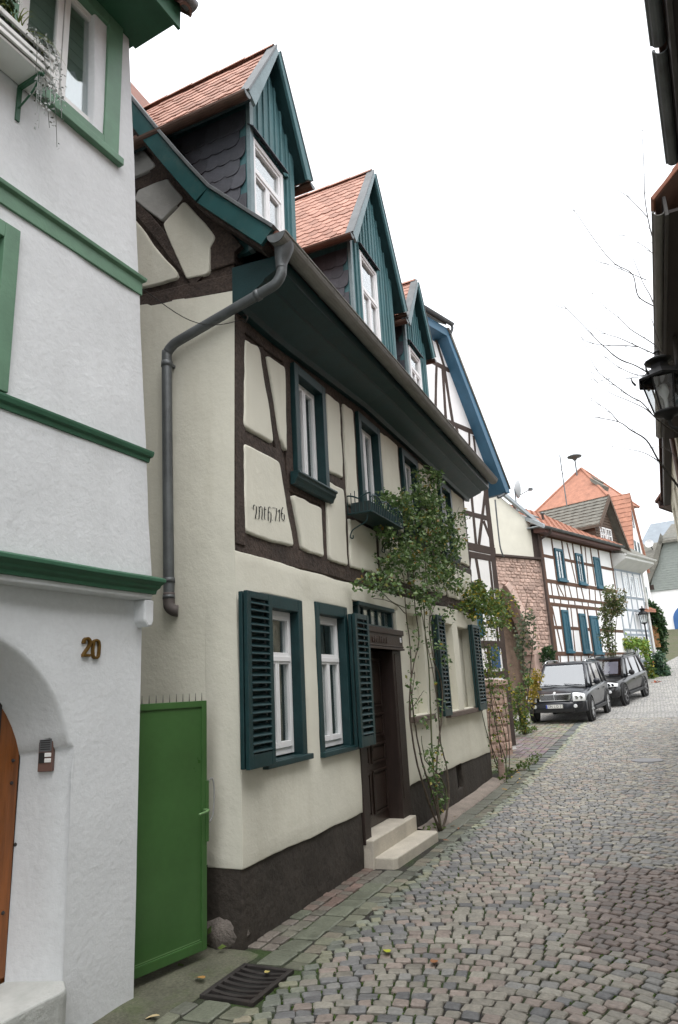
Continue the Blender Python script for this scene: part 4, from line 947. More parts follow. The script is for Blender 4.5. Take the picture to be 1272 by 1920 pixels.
# outlet and downspout
ho = MB(); rings = [(0.085, 5.365, 0), (0.082, 5.31, 0), (0.062, 5.22, 0.02), (0.048, 5.17, 0.03), (0.048, 5.13, 0.03)]
for r, z, dy in rings:
    for k in range(14): a = 2 * PI * k / 14; ho.v.append((4.40 + r * 1.05 * math.cos(a), -0.545 + dy + r * math.sin(a), z))
ho.f = [(i * 14 + k, i * 14 + (k + 1) % 14, (i + 1) * 14 + (k + 1) % 14, (i + 1) * 14 + k) for i in range(4) for k in range(14)]
ho.build('downspout_hopper', M_ZINC, MH, smooth=True)
pth = [(4.40, -0.515, 5.16), (4.40, -0.510, 5.08), (4.40, -0.46, 5.01), (4.40, -0.36, 4.975), (4.40, 0.0, 4.885), (4.40, 0.50, 4.76), (4.40, 0.60, 4.725), (4.40, 0.655, 4.67), (4.40, 0.665, 4.58), (4.40, 0.640, 3.6), (4.40, 0.612, 2.62), (4.40, 0.608, 2.50)]
dn = MB().tube(spline(pth, 5), 0.044, 14).build('downspout', M_ZINC, MH, smooth=True)
for (p, q) in (((4.40, 0.664, 4.53), (4.40, 0.663, 4.58)), ((4.40, 0.611, 2.60), (4.40, 0.612, 2.64)), ((4.40, -0.30, 4.958), (4.40, -0.26, 4.948)), ((4.40, 0.609, 2.47), (4.40, 0.61, 2.50))): MB().tube([p, q], 0.050, 14).build('pipe_collar', M_ZINC, dn, smooth=True)
shoe = MB().tube(spline([(4.40, 0.608, 2.52), (4.40, 0.607, 2.44), (4.40, 0.595, 2.40), (4.415, 0.565, 2.375), (4.43, 0.54, 2.37)], 4), 0.047, 12).build('downspout_shoe', mat('cast_pipe', (0.10, 0.085, 0.08), 0.7, var=0.3, vscale=8), MH, smooth=True)
for z in (4.55, 2.62): MB().box(4.40, 4.49, 0.625, 0.645, z - 0.012, z + 0.012).build('pipe_bracket', M_ZINC, dn)
# main roof: bell-cast slope; local y
RP = [(-0.55, 5.435), (-0.51, 5.462), (-0.20, 5.765), (0.15, 6.125), (0.52, 6.67), (1.02, 7.46), (3.2, 11.0), (6.6, 5.6)]
def roofz(y):
    for (a, b), (c, d) in zip(RP, RP[1:]):
        if a <= y <= c: return b + (d - b) * (y - a) / (c - a)
    return 5.4
lowp = [(y + 0.03, z - (0.04 if y < -0.3 else 0.10)) for y, z in RP]
M_MROOF = mat('main_roof_tile', (0.20, 0.09, 0.065), 0.85, var=0.3, vscale=6, bump=0.02, bscale=9, stain=0.3)
MB().prism(RP + lowp[::-1], lambda u, v: Vector((4.335, u, v)), lambda u, v: Vector((12.64, u, v))).build('roof', M_MROOF, MH)
vb = MB(); vt = MB()
VP = [(-0.50, 5.46), (-0.34, 5.62), (-0.18, 5.785), (0.0, 5.97), (0.15, 6.125), (0.34, 6.40), (0.52, 6.67), (0.77, 7.06), (1.02, 7.46), (2.0, 9.05)]
def strip_along(mm, pts, off0, off1, x0, x1):
    L_ = []
    for i, (y, z) in enumerate(pts):
        a = pts[max(i - 1, 0)]; b = pts[min(i + 1, len(pts) - 1)]; d = Vector((b[0] - a[0], b[1] - a[1])).normalized(); n_ = Vector((-d.y, d.x))
        L_.append(((y + n_.x * off0, z + n_.y * off0), (y + n_.x * off1, z + n_.y * off1)))
    for (a, b) in L_: mm.v += [(x0, a[0], a[1]), (x1, a[0], a[1]), (x1, b[0], b[1]), (x0, b[0], b[1])]
    m_ = len(L_); mm.f += [(i * 4 + k, i * 4 + (k + 1) % 4, (i + 1) * 4 + (k + 1) % 4, (i + 1) * 4 + k) for i in range(m_ - 1) for k in range(4)] + [(3, 2, 1, 0), tuple((m_ - 1) * 4 + k for k in range(4))]
    return mm
strip_along(vb, VP[:5], -0.165, -0.005, 4.295, 4.33).build('verge_board', mat('verge_teal', (0.010, 0.062, 0.064), 0.4, var=0.15, vscale=5, stain=0.15, stain_col=(0.25, 0.2, 0.14), sscale=9), MH, bevel=0.003, ang=30)
strip_along(MB(), [VP[4]] + VP[5:], -0.165, -0.005, 4.292, 4.33).build('verge_board', MATS['verge_teal'], MH, bevel=0.003, ang=30)
strip_along(MB(), VP, -0.003, 0.028, 4.275, 4.42).build('verge_capping', M_ZINC, MH, bevel=0.003, ang=30)
strip_along(MB(), VP, -0.19, -0.12, 4.335, 4.50).build('verge_soffit', M_TIMBER, MH)
# gable timbers and panels (facing the viewer)
MB().prism([(0.02, 5.05), (0.02, 5.50), (0.15, 5.98), (0.52, 6.5), (1.02, 7.32), (3.2, 10.85), (6.2, 6.1), (6.4, 5.0)], lambda u, v: Vector((4.505, u, v)), lambda u, v: Vector((4.70, u, v))).build('timber_wall', M_TIMBER, MH)
gbeam = lambda p, q, w_, w1=None: timber(p, q, w_, 0.0, TG, 0.05, 0.012, w1).build('beam', M_TIMBER, MH)
gbeam((-0.02, 5.22), (1.9, 5.44), 0.17, 0.13); gbeam((1.25, 6.60), (0.40, 5.35), 0.12); gbeam((0.03, 5.50), (1.9, 8.48), 0.24); gbeam((0.0, 5.525), (0.25, 5.525), 0.22); gbeam((0.84, 6.66), (1.4, 6.70), 0.11)
M_GREYP = mat('grey_patch_plaster', (0.40, 0.395, 0.375), 0.9, var=0.12, vscale=5, bump=0.004, bscale=30)
gp = lambda poly, s_, r=0.05, mt=M_CREAM: pillow(round_poly([Vector(p) for p in poly], r, 0.05, 0.016, s_), 0.010, 0.02, TG, 0.03).build('plaster_panel', mt, MH, smooth=True)
gp([(0.51, 5.405), (0.27, 5.39), (0.265, 5.65), (0.20, 5.74), (0.55, 6.28), (0.80, 6.10)], 3); gp([(0.55, 6.30), (0.75, 6.60), (1.12, 6.61), (1.15, 6.52), (0.81, 6.13)], 5, 0.04, M_GREYP)
gp([(0.58, 5.435), (1.6, 5.54), (1.6, 6.95)], 8); gp([(0.88, 6.79), (1.4, 6.8), (1.4, 7.6)], 11, 0.04, M_GREYP)
MB().tube(spline([(4.55, -0.005, 4.90), (4.55, -0.06, 4.91), (4.55, -0.085, 4.875), (4.55, -0.06, 4.84), (4.55, -0.035, 4.855)], 4), 0.006, 6).build('iron_hook', iron, MH, smooth=True)
# ------------------------------------------------------------------ dormers of the cream house
def tile_mesh(name, w_, ln, th, mt, arc=0.045):
    """Beaver-tail tile: rounded lower end at y=0, running up to y=ln, lying in x-y, thickness up."""
    m_ = MB(); pts = []
    for k in range(7):
        t = -1 + 2 * k / 6; pts.append((t * w_ / 2, arc * t * t))
    pts += [(w_ / 2, ln), (-w_ / 2, ln)]
    n = len(pts)
    m_.v = [(x, y, 0.0) for x, y in pts] + [(x, y, th) for x, y in pts]
    m_.f = [tuple(range(n, 2 * n))] + [(i, (i + 1) % n, n + (i + 1) % n, n + i) for i in range(n) if i != n - 2]
    me = bpy.data.meshes.new(name); me.from_pydata(m_.v, [], m_.f); me.materials.append(mt); return me
TILE_ME = tile_mesh('roof_tile', 0.150, 0.22, 0.015, M_TILE, 0.04)
def slate_mesh():
    w_, h = 0.165, 0.235; pts = [(0.0, 0.02), (0.03, 0.0), (0.07, -0.002)]
    for k in range(6): a = -PI / 2 + (PI / 2) * k / 5; pts.append((w_ - 0.075 + 0.075 * math.cos(a), 0.085 + 0.085 * math.sin(a)))
    pts += [(w_, h), (0.0, h)]
    n = len(pts); m_ = MB(); m_.v = [(x, y, 0.0) for x, y in pts] + [(x, y, 0.008) for x, y in pts]
    m_.f = [tuple(range(n, 2 * n))] + [(i, (i + 1) % n, n + (i + 1) % n, n + i) for i in range(n)]
    me = bpy.data.meshes.new('slate'); me.from_pydata(m_.v, [], m_.f); me.materials.append(M_SLATE); return me
SLATE_ME = slate_mesh()
def basis_obj(name, me, parent, org, ax, ay, az):
    o = bpy.data.objects.new(name, me); COL.objects.link(o); o.parent = parent
    o.matrix_basis = Matrix(((ax.x, ay.x, az.x, org.x), (ax.y, ay.y, az.y, org.y), (ax.z, ay.z, az.z, org.z), (0, 0, 0, 1))); return o
YB, YV = -0.12, -0.26
def dormer(apx, xl, xr, bl, br, ze, za, win, cols, yback, boards_w=0.115, seed=0):
    rg = random.Random(seed)
    zl = lambda x: (za - (za - ze) * ((apx - x) / (apx - xl) if x < apx else (x - apx) / (xr - apx)))
    # body: front wall with window opening behind the boards, cheeks, closed back
    b = MB(); z0 = 5.55
    b.prism([(bl, z0), (win[0] + 0.02, z0), (win[0] + 0.02, win[3] - 0.02), (win[1] - 0.02, win[3] - 0.02), (win[1] - 0.02, z0), (br, z0), (br, zl(br) - 0.06), (apx, za - 0.08), (bl, zl(bl) - 0.06)],
            lambda u, v: Vector((u, YB + 0.02, v)), lambda u, v: Vector((u, YB + 0.10, v)))
    for x in (bl, br - 0.05): b.prism([(YB + 0.10, z0), (2.6, z0), (2.6, zl(bl) - 0.08), (YB + 0.10, zl(bl) - 0.08)], lambda u, v: Vector((x + 0.004, u, v)), lambda u, v: Vector((x + 0.046, u, v)))
    D = b.build('dormer', M_TEALW, MH)
    MB().box(bl + 0.05, br - 0.05, YB + 0.6, YB + 0.62, z0, ze - 0.12).build('room_dark_sheet', M_DARK, D)  # added dark sheet: shade of the dormer room put into its colour
    # roof boards (teal underside) and verges
    for sx, xe in ((-1, xl), (1, xr)):
        d = Vector((xe - apx, 0, ze - za)); L = d.length; d.normalize(); n_ = Vector((-d.z, 0, d.x)) * (-1 if sx > 0 else 1)
        if n_.z < 0: n_ = -n_
        r = MB(); A = Vector((apx, 0, za)); B = A + d * L
        for y in (YV + 0.02, yback):
            for p in (A, B, B - n_ * 0.05, A - n_ * 0.05): r.v.append((p.x, y, p.z))
        r.f = [(0, 1, 2, 3), (7, 6, 5, 4), (0, 4, 5, 1), (1, 5, 6, 2), (2, 6, 7, 3), (3, 7, 4, 0)]
        ro = r.build('dormer_roof', M_TEAL, MH)
        # barge board and its metal trim
        q = MB(); e0, e1 = -0.10, 0.035
        for y in (YV - 0.012, YV + 0.02):
            for p in (A + n_ * e1 + Vector((0, 0, 0.0)), B + n_ * e1, B + n_ * e0, A + n_ * e0):
                q.v.append((p.x if p is not None else 0, y, p.z))
        q.v = [(min(x, apx) if sx < 0 else max(x, apx + 0.0006), y, z) for x, y, z in q.v]
        q.f = [(3, 2, 1, 0), (4, 5, 6, 7), (0, 1, 5, 4), (1, 2, 6, 5), (2, 3, 7, 6), (3, 0, 4, 7)]
        q.build('barge_board', M_TEALG if sx < 0 else M_TEALW, ro, bevel=0.004)
        q = MB()
        for y in (YV - 0.02, YV + 0.09):
            for p in (A + n_ * 0.055, B + n_ * 0.055, B + n_ * 0.037, A + n_ * 0.037): q.v.append((min(p.x, apx) if sx < 0 else max(p.x, apx + 0.0006), y, p.z))
        q.f = [(3, 2, 1, 0), (4, 5, 6, 7), (0, 1, 5, 4), (1, 2, 6, 5), (2, 3, 7, 6), (3, 0, 4, 7)]
        q.build('verge_flashing', M_ZINC, ro)
        # tiles
        u = Vector((0, 1, 0)); up = -d; rows = int(L / 0.124) + 1; F = MB(); tw = 0.153; ncol = int((yback - YV) / tw) + 1
        for rr in range(rows):
            v = L + 0.02 - rr * 0.124
            if v < 0.05: break
            for cc in range(ncol):
                yy = YV + 0.06 + tw * (cc + (0.5 if rr % 2 else 0.0)) + 0.03; lift = 0.028
                base = A + d * v + u * yy + n_ * (0.024 + rg.uniform(-0.002, 0.003)); tl = math.radians(-4.0 + rg.uniform(-0.8, 0.8))
                ax = u * (1 if sx < 0 else -1); ay = (up * math.cos(tl) + n_ * math.sin(tl)); az = ax.cross(ay)
                if az.dot(n_) < 0: ax = -ax; az = ax.cross(ay)
                ln = min(0.22, v - 0.01)
                if sx < 0 and cc < cols:
                    o = basis_obj('roof_tile', TILE_ME, ro, base, ax, ay, az); o.scale = (1, ln / 0.22, 1)
                else:
                    o_ = len(F.v)
                    for w_ in TILE_ME.vertices: c = w_.co; p = base + ax * c.x + ay * (c.y * ln / 0.22) + az * c.z; F.v.append(tuple(p))
                    F.f += [tuple(i + o_ for i in pl.vertices) for pl in TILE_ME.polygons]
        if F.v: F.build('roof_tiles', M_TILE, ro, kind='stuff', fix=False)
        # eave gutter
        g_ = gutter_mesh((xe + sx * 0.045, YV + 0.0, ze - 0.015), (xe + sx * 0.045, min(yback, 1.3), ze + 0.0), 0.055, 8); g_.build('gutter', M_COPPER, D)
        e_ = MB(); pts = [(-0.055 * math.cos(PI * k / 8), -0.055 * math.sin(PI * k / 8)) for k in range(9)]
        e_.prism(pts, lambda a, c: Vector((xe + sx * 0.045 + a, YV - 0.008, ze - 0.015 + c)), lambda a, c: Vector((xe + sx * 0.045 + a, YV - 0.001, ze - 0.015 + c))); e_.build('gutter_end', M_ZINC, D)
    # ridge tiles
    rm = None
    for k in range(int((yback - YV) / 0.34) + 1):
        y = YV + 0.02 + 0.34 * k; q = MB()
        for yy, rr_ in ((y, 0.075), (y + 0.37, 0.068)):
            for i in range(9): a = PI * i / 8; q.v.append((apx + rr_ * math.cos(a), yy, za + 0.005 + rr_ * 0.8 * math.sin(a)))
        q.f = [(i, i + 1, 10 + i, 9 + i) for i in range(8)]; q.build('ridge_tile', M_TILE, D, smooth=True)
    # boards on the front: above the window and beside it
    x = bl + 0.05; k = 0
    while x < br - 0.02:
        x2 = min(x + boards_w, br); inwin = x2 > win[0] - 0.01 and x < win[1] + 0.01
        zb = win[3] + 0.065 if inwin else z0
        ta, tb = zl(x + 0.004) - 0.075, zl(x2 - 0.004) - 0.075; pts = [(x + 0.004, zb), (x2 - 0.004, zb), (x2 - 0.004, tb)]
        if x < apx < x2: pts.append((apx, za - 0.09))
        pts.append((x + 0.004, ta)); yj = rg.uniform(-0.004, 0.004)
        MB().prism(pts, lambda a, c: Vector((a, YB - 0.004 + yj, c)), lambda a, c: Vector((a, YB + 0.022, c))).build('board', M_TEALW, D, bevel=0.003)
        if x2 < br - 0.03:
            tt = zl(x2) - 0.085; MB().box(x2 - 0.016, x2 + 0.016, YB - 0.022, YB - 0.003, zb if not (win[0] - 0.03 < x2 < win[1] + 0.03) else win[3] + 0.065, tt).build('batten', M_TEALW, D, bevel=0.003)
        x = x2
    # corner trims
    MB().box(bl - 0.012, bl + 0.05, YB - 0.024, YB + 0.02, z0, zl(bl) - 0.07).build('corner_trim', M_TEALG, D, bevel=0.003)
    MB().box(br - 0.075, br + 0.012, YB - 0.026, YB + 0.02, z0, zl(br) - 0.07).build('corner_trim', M_TEALW, D, bevel=0.003)
    # little slate drip course above the window
    xx = win[0] - 0.05
    while xx < win[1] + 0.03:
        q = MB().hexa([(xx, YB - 0.07, win[3] + 0.03), (xx + 0.095, YB - 0.07, win[3] + 0.03), (xx + 0.095, YB, win[3] + 0.085), (xx, YB, win[3] + 0.085), (xx, YB - 0.07, win[3] + 0.042), (xx + 0.095, YB - 0.07, win[3] + 0.042), (xx + 0.095, YB, win[3] + 0.10), (xx, YB, win[3] + 0.10)])
        o = q.build('drip_slate', M_SLATE, D); xx += 0.10
    # window
    a, b_, c, d_ = win; w_ = frame_mb(a, b_, c, d_, 0.05, YB - 0.02, YB + 0.06); m_ = (a + b_) / 2; tz = c + (d_ - c) * 0.58
    w_.box(a + 0.05, b_ - 0.05, YB - 0.014, YB + 0.05, tz - 0.022, tz + 0.022); frame_mb(a + 0.045, m_ - 0.001, c + 0.045, tz - 0.018, 0.034, YB - 0.006, YB + 0.045, w_); frame_mb(m_ + 0.001, b_ - 0.045, c + 0.045, tz - 0.018, 0.034, YB - 0.006, YB + 0.045, w_)
    frame_mb(a + 0.045, b_ - 0.045, tz + 0.018, d_ - 0.045, 0.034, YB - 0.006, YB + 0.045, w_)
    w_.build('window_frame', M_PVC, D, bevel=0.004)
    MB().box(a + 0.05, b_ - 0.05, YB + 0.02, YB + 0.023, c + 0.05, d_ - 0.05).build('pane', M_GLASS2, D)
    curtain(D, a + 0.03, m_ + 0.02, c, tz, YB + 0.13, M_NET); curtain(D, m_, b_ - 0.03, c, tz - 0.03, YB + 0.15, M_NET); curtain(D, a + 0.03, a + 0.25, tz, d_, YB + 0.14, M_NET)
    # slates on the cheek facing the viewer
    for rr in range(12):
        z = 5.62 + rr * 0.158
        if z > ze - 0.10: break
        for cc in range(10):
            y = YB + 0.05 + 0.142 * (cc + (0.45 if rr % 2 else 0)) - 0.02
            if z + 0.1 < roofz(y) - 0.02 or y > 0.95: continue
            org = Vector((bl - 0.016 + rg.uniform(-0.002, 0.002), y + 0.165, z)); tl = math.radians(2.5 + rg.uniform(-0.6, 0.9))
            ay = Vector((math.sin(tl), 0, math.cos(tl))); ax = Vector((0, -1, 0)); az = ax.cross(ay)
            o = basis_obj('slate', SLATE_ME, D, org, ax, ay, az); o.rotation_euler.rotate_axis('Z', rg.uniform(-0.03, 0.03))
    return D
dormer(4.95, 4.37, 5.60, 4.57, 5.43, 7.02, 8.13, (4.60, 5.20, 5.98, 6.83), 9, 1.45, seed=1)
dormer(7.77, 6.78, 8.78, 6.97, 8.50, 7.12, 8.80, (7.29, 7.90, 6.0, 7.29), 11, 1.9, seed=2)
dormer(9.55, 8.84, 10.20, 9.05, 10.06, 7.0, 8.06, (9.18, 9.74, 5.98, 6.79), 5, 1.42, seed=3)
# ------------------------------------------------------------------ houses on the right: mostly beyond the frame, their eaves reach into it
M_RCREAM = mat('right_cream_render', (0.62, 0.58, 0.46), 0.9, var=0.08, vscale=1.5, bump=0.005, bscale=25, stain=0.2, stain_col=(0.4, 0.36, 0.28))
M_RWHITE = mat('right_white_render', (0.66, 0.65, 0.61), 0.9, var=0.06, vscale=1.5, bump=0.005, bscale=25, stain=0.2, stain_col=(0.4, 0.38, 0.34))
M_DWOOD = mat('dark_stained_wood', (0.030, 0.022, 0.020), 0.7, var=0.3, vscale=4, stretch=(0.6, 5, 5), bump=0.003, bscale=30, fine=0.2)
M_FASCIA = mat('grey_brown_fascia', (0.06, 0.055, 0.052), 0.6, var=0.25, vscale=5, bump=0.002)
def side_house(name, label, far, near, zw, wallm, over, eave_z, holes, roofm, fas=M_FASCIA, soff=M_DWOOD):
    """House facing the street from the right. far/near: wall corner points; local x runs from the far corner back towards the viewer."""
    a, b = Vector(far), Vector(near); d = b - a; L = d.length; rz = math.atan2(d.y, d.x)
    h = thing(name, label, 'house', (a.x, a.y, 0), rz)
    wall_holes(0, L, GZ(a.x) - 0.6, zw, holes, 0.3, 0.8, 0.004, 0.0, 2).build('wall', wallm, h)
    MB().box(0.0, 0.3, 0.3, 6, -0.3, zw).box(L - 0.3, L, 0.3, 6, -0.3, zw).box(0.3, L - 0.3, 5.7, 6, -0.3, zw).build('back_wall', wallm, h)
    MB().box(0.3, L - 0.3, 1.6, 1.62, 0, zw).build('room_dark_sheet', M_DARK, h)  # dark sheet added behind the windows as painted indoor shade
    nb = max(1, int((over + 0.05) / 0.13))
    for k in range(nb):
        y0 = -over + k * (over + 0.02) / nb; MB().box(-0.15, L + 0.15, y0 + 0.003, y0 + (over + 0.02) / nb - 0.003, eave_z - 0.03, eave_z).build('soffit_board', soff, h)
    MB().box(-0.16, L + 0.16, -over - 0.03, -over, eave_z - 0.05, eave_z + 0.14).build('fascia', fas, h, bevel=0.004)
    rf_ = MB(); pr = [(-over - 0.08, eave_z + 0.10), (-over - 0.08, eave_z + 0.16), (3.0, eave_z + 3.7), (6.3, eave_z + 0.2), (6.3, eave_z + 0.1), (3.0, eave_z + 3.55)]
    rf_.prism(pr, lambda u, v: Vector((-0.2, u, v)), lambda u, v: Vector((L + 0.2, u, v))); ro = rf_.build('roof', roofm, h)
    for xg in (0.02, L - 0.28): MB().prism([(0.0, zw), (5.9, zw), (3.0, eave_z + 3.4)], lambda u, v: Vector((xg, u, v)), lambda u, v: Vector((xg + 0.26, u, v))).build('gable', wallm, h)
    for (x0, x1, z0, z1) in holes:
        f = frame_mb(x0, x1, z0, z1, 0.06, 0.08, 0.16); f.box((x0 + x1) / 2 - 0.03, (x0 + x1) / 2 + 0.03, 0.09, 0.15, z0 + 0.06, z1 - 0.06)
        fo = f.build('window', M_PVC, h); MB().box(x0 + 0.05, x1 - 0.05, 0.115, 0.118, z0 + 0.05, z1 - 0.05).build('pane', M_GLASS, fo)
        MB().box(x0 - 0.06, x1 + 0.06, -0.06, 0.08, z0 - 0.06, z0).build('sill', M_SILL, fo)
    return h, L
wins = lambda L, z, n: [(L * (i + 0.5) / n - 0.45, L * (i + 0.5) / n + 0.45, zz, zz + 1.3) for i in range(n) for zz in z]
h, L = side_house('dark_eaved_house', 'house at top right of which only the near dark wooden eave shows', (4.94, -1.07), (-3.2, -0.40), 5.44, M_RWHITE, 0.31, 5.42, wins(8.0, (1.0, 3.5), 4), M_OLDTILE)
MB().box(0.02, L, -0.06, 0.0, 5.26, 5.38).build('frieze_board', M_RWHITE, h)
gutter_mesh((-0.12, -0.385, 5.48), (0.98, -0.385, 5.49), 0.042, 8).build('gutter', M_ZINC, h); gutter_mesh((1.02, -0.39, 5.50), (8.2, -0.39, 5.53), 0.042, 8).build('gutter', M_ZINC, h)
MB().box(-0.20, -0.155, -0.34, 0.4, 5.36, 5.56).build('verge_board', mat('green_grey_board', (0.10, 0.105, 0.085), 0.7, var=0.25, vscale=5), h)
h, L = side_house('tiled_house', 'house at right edge with dark soffit and long gutter behind the lantern', (11.97, -0.935), (5.90, -0.915), 5.50, M_RCREAM, 0.24, 5.51, wins(6.0, (1.0, 3.5), 3), M_OLDTILE)
gutter_mesh((-0.10, -0.305, 5.55), (6.2, -0.305, 5.55), 0.05, 10).build('gutter', M_GUT, h)
M_FT0 = mat('verge_red_tile', (0.30, 0.13, 0.085), 0.85, var=0.25, vscale=8)
for k in range(5):      # verge tiles at the near gable
    ya, za = -0.34 + 0.20 * k, 5.60 + 0.207 * k; MB().hexa([(L + 0.02, ya, za), (L + 0.22, ya, za), (L + 0.22, ya + 0.23, za + 0.23), (L + 0.02, ya + 0.23, za + 0.23), (L + 0.02, ya - 0.02, za + 0.035), (L + 0.22, ya - 0.02, za + 0.035), (L + 0.22, ya + 0.22, za + 0.26), (L + 0.02, ya + 0.22, za + 0.26)]).build('verge_tile', M_FT0, h, bevel=0.006)
h, L = side_house('cream_house_beyond', 'cream rendered house at right edge past the lantern', (18.5, -0.945), (12.15, -0.875), 5.83, M_RCREAM, 0.13, 5.83, wins(6.3, (2.2, 4.2), 3), M_OLDTILE)
dn_ = MB().tube([(6.1, -0.05, 0.3), (6.1, -0.05, 5.6)], 0.04, 10).build('downspout', M_COPPER, h, smooth=True)
MB().box(5.6, 5.85, -0.04, 0.0, 4.3, 5.3).build('shutter', M_JAMB, h)
h, L = side_house('brown_eaved_house', 'small house at far right with brown overhanging eave', (23.1, -2.73), (18.9, -1.03), 5.83, M_RCREAM, 0.30, 5.84, wins(4.4, (2.4, 4.2), 2), M_OLDTILE, fas=mat('red_brown_fascia', (0.09, 0.05, 0.042), 0.6, var=0.2), soff=MATS['red_brown_fascia'])

# ---- wrought lantern on a bracket
def lantern(name, label, loc, s, wall_y=None, pole=None):
    t = thing(name, label, 'lantern', loc)
    t.scale = (s, s, s); n = 6
    ring = lambda r, z: [Vector((r * math.cos(2 * PI * (k + 0.5) / n), r * math.sin(2 * PI * (k + 0.5) / n), z)) for k in range(n)]
    top, bot = ring(0.185, 0.15), ring(0.115, -0.21)
    bars = MB()
    for a, b in zip(top, bot): bars.tube([a, b], 0.009, 6)
    for R_ in (top, bot): bars.tube(R_ + [R_[0]], 0.011, 6)
    bars.build('lantern_frame', M_IRONB, t)
    for k in range(n):
        a, b, c, d = top[k], top[(k + 1) % n], bot[(k + 1) % n], bot[k]; MB().add([a, b, c, d], [(0, 1, 2, 3)]).build('pane', M_LGLASS, t)
    cap = MB().lathe([(0.235, 0.125), (0.240, 0.145), (0.19, 0.175), (0.13, 0.235), (0.095, 0.25), (0.085, 0.30)], n)
    cap.lathe([(0.075, 0.30), (0.13, 0.325), (0.135, 0.34), (0.07, 0.375), (0.03, 0.39), (0.022, 0.42), (0.03, 0.44), (0.012, 0.46), (0.0, 0.475)], 12)
    for k in range(n): p = ring(0.24, 0.135)[k]; cap.tube([p, p * 1.10 + Vector((0, 0, 0.03)), p * 1.13 + Vector((0, 0, 0.075))], [0.012, 0.010, 0.003], 5)
    cap.build('cap', M_IRONB, t)
    MB().lathe([(0.0, -0.29), (0.03, -0.285), (0.05, -0.25), (0.10, -0.235), (0.13, -0.215), (0.125, -0.195), (0.0, -0.195)], 12).build('base', M_IRONB, t, smooth=True)
    MB().lathe([(0.0, 0.10), (0.035, 0.08), (0.045, 0.0), (0.02, -0.06), (0.015, -0.19)], 10).build('bulb', mat('milk_bulb', (0.7, 0.7, 0.68), 0.3), t, smooth=True)
    if wall_y:
        br = MB().tube(spline([(0, 0, -0.28), (0, -0.02, -0.36), (0, -0.16, -0.42), (0, wall_y * 0.6, -0.36), (0, wall_y, -0.30)], 6), 0.016, 8)
        br.tube(spline([(0, wall_y, -0.75), (0, wall_y * 0.7, -0.66), (0, wall_y * 0.45, -0.42), (0, wall_y * 0.5, -0.36)], 6), 0.010, 6)
        br.tube(spline([(0, wall_y * 0.75, -0.36), (0, wall_y * 0.65, -0.22), (0, wall_y * 0.5, -0.20), (0, wall_y * 0.48, -0.30)], 6), 0.008, 6)
        br.box(-0.04, 0.04, wall_y - 0.02, wall_y, -0.85, -0.2); br.build('bracket', M_IRONB, t, smooth=False)
    if pole: MB().tube([(0, 0, -pole), (0, 0, -0.6), (0, 0, -0.28)], [0.05, 0.032, 0.028], 8).build('pole', M_IRONB, t, smooth=True)
    return t
M_IRONB = mat('black_iron', (0.012, 0.012, 0.013), 0.5, metal=0.2, var=0.2, vscale=10); M_LGLASS = glass_mat('lantern_glass', (0.88, 0.9, 0.9), 0.22)
lantern('street_lantern', 'large black iron lantern on a bracket high at the right edge', (6.92, -0.47, 4.33), 1.0, -0.45)
# ------------------------------------------------------------------ buildings further up the street
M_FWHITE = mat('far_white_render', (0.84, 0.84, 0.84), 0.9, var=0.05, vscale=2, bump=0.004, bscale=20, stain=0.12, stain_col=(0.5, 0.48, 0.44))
M_FTIMB = mat('far_brown_timber', (0.055, 0.038, 0.032), 0.8, var=0.3, vscale=4, fine=0.2, bump=0.004)
M_RTIMB = mat('red_brown_timber', (0.105, 0.055, 0.035), 0.8, var=0.3, vscale=4, fine=0.2, bump=0.004)
M_BLUE = mat('blue_verge_paint', (0.045, 0.13, 0.21), 0.4, var=0.15, vscale=3, bump=0.001)
M_BSHUT = mat('blue_shutter_paint', (0.025, 0.105, 0.15), 0.5, var=0.2, vscale=5)
M_SAND = mat('red_sandstone', (0.47, 0.335, 0.28), 0.9, var=0.25, vscale=6, bump=0.015, bscale=18, objrand=0.3, fine=0.2)
M_MORTAR = mat('stone_mortar', (0.40, 0.29, 0.245), 0.95, var=0.2, vscale=8, bump=0.01, bscale=30)
M_FTILE = mat('orange_roof_tile', (0.36, 0.17, 0.115), 0.85, var=0.2, vscale=3, bump=0.03, bscale=5, stretch=(1, 1, 1), stain=0.3, stain_col=(0.22, 0.13, 0.10), fine=0.15)
M_GTILE = mat('grey_roof_tile', (0.15, 0.145, 0.125), 0.85, var=0.3, vscale=5, fine=0.25, stain=0.3, stain_col=(0.24, 0.23, 0.2))
def tmb(h, p, q, w_, m_=M_FTIMB, out=0.012, T=TL): return timber(p, q, w_, out, T, 0.03, 0.012, None, None, 0.35).build('beam', m_, h)
def tile_rows(o, a, b, up, L, step, mt, name='tile_course', n_out=0.02):
    """Overlapping tile courses laid as real steps across a roof slope: a-b is the eave, up the unit slope direction, L its length."""
    a, b, up = Vector(a), Vector(b), Vector(up).normalized(); e = (b - a); nrm = e.normalized().cross(up).normalized()
    if nrm.z < 0: nrm = -nrm
    k = 0
    while k * step < L - 0.02:
        p, q = a + up * (k * step), b + up * (k * step); ln = min(step * 1.15, L - k * step); m_ = MB(); W = e.length; nn = max(2, int(W / 0.22))
        for i in range(nn + 1):
            c = p.lerp(q, i / nn); sc = 0.012 * math.cos(i * PI)
            m_.v += [tuple(c + nrm * (0.0)), tuple(c + nrm * (n_out * 1.6 + sc)), tuple(c + up * ln + nrm * (n_out * 0.3 + sc * 0.4))]
        m_.f = [f for i in range(nn) for f in ((i * 3, i * 3 + 1, i * 3 + 4, i * 3 + 3), (i * 3 + 1, i * 3 + 2, i * 3 + 5, i * 3 + 4))]
        m_.build(name, mt, o, fix=False); k += 1

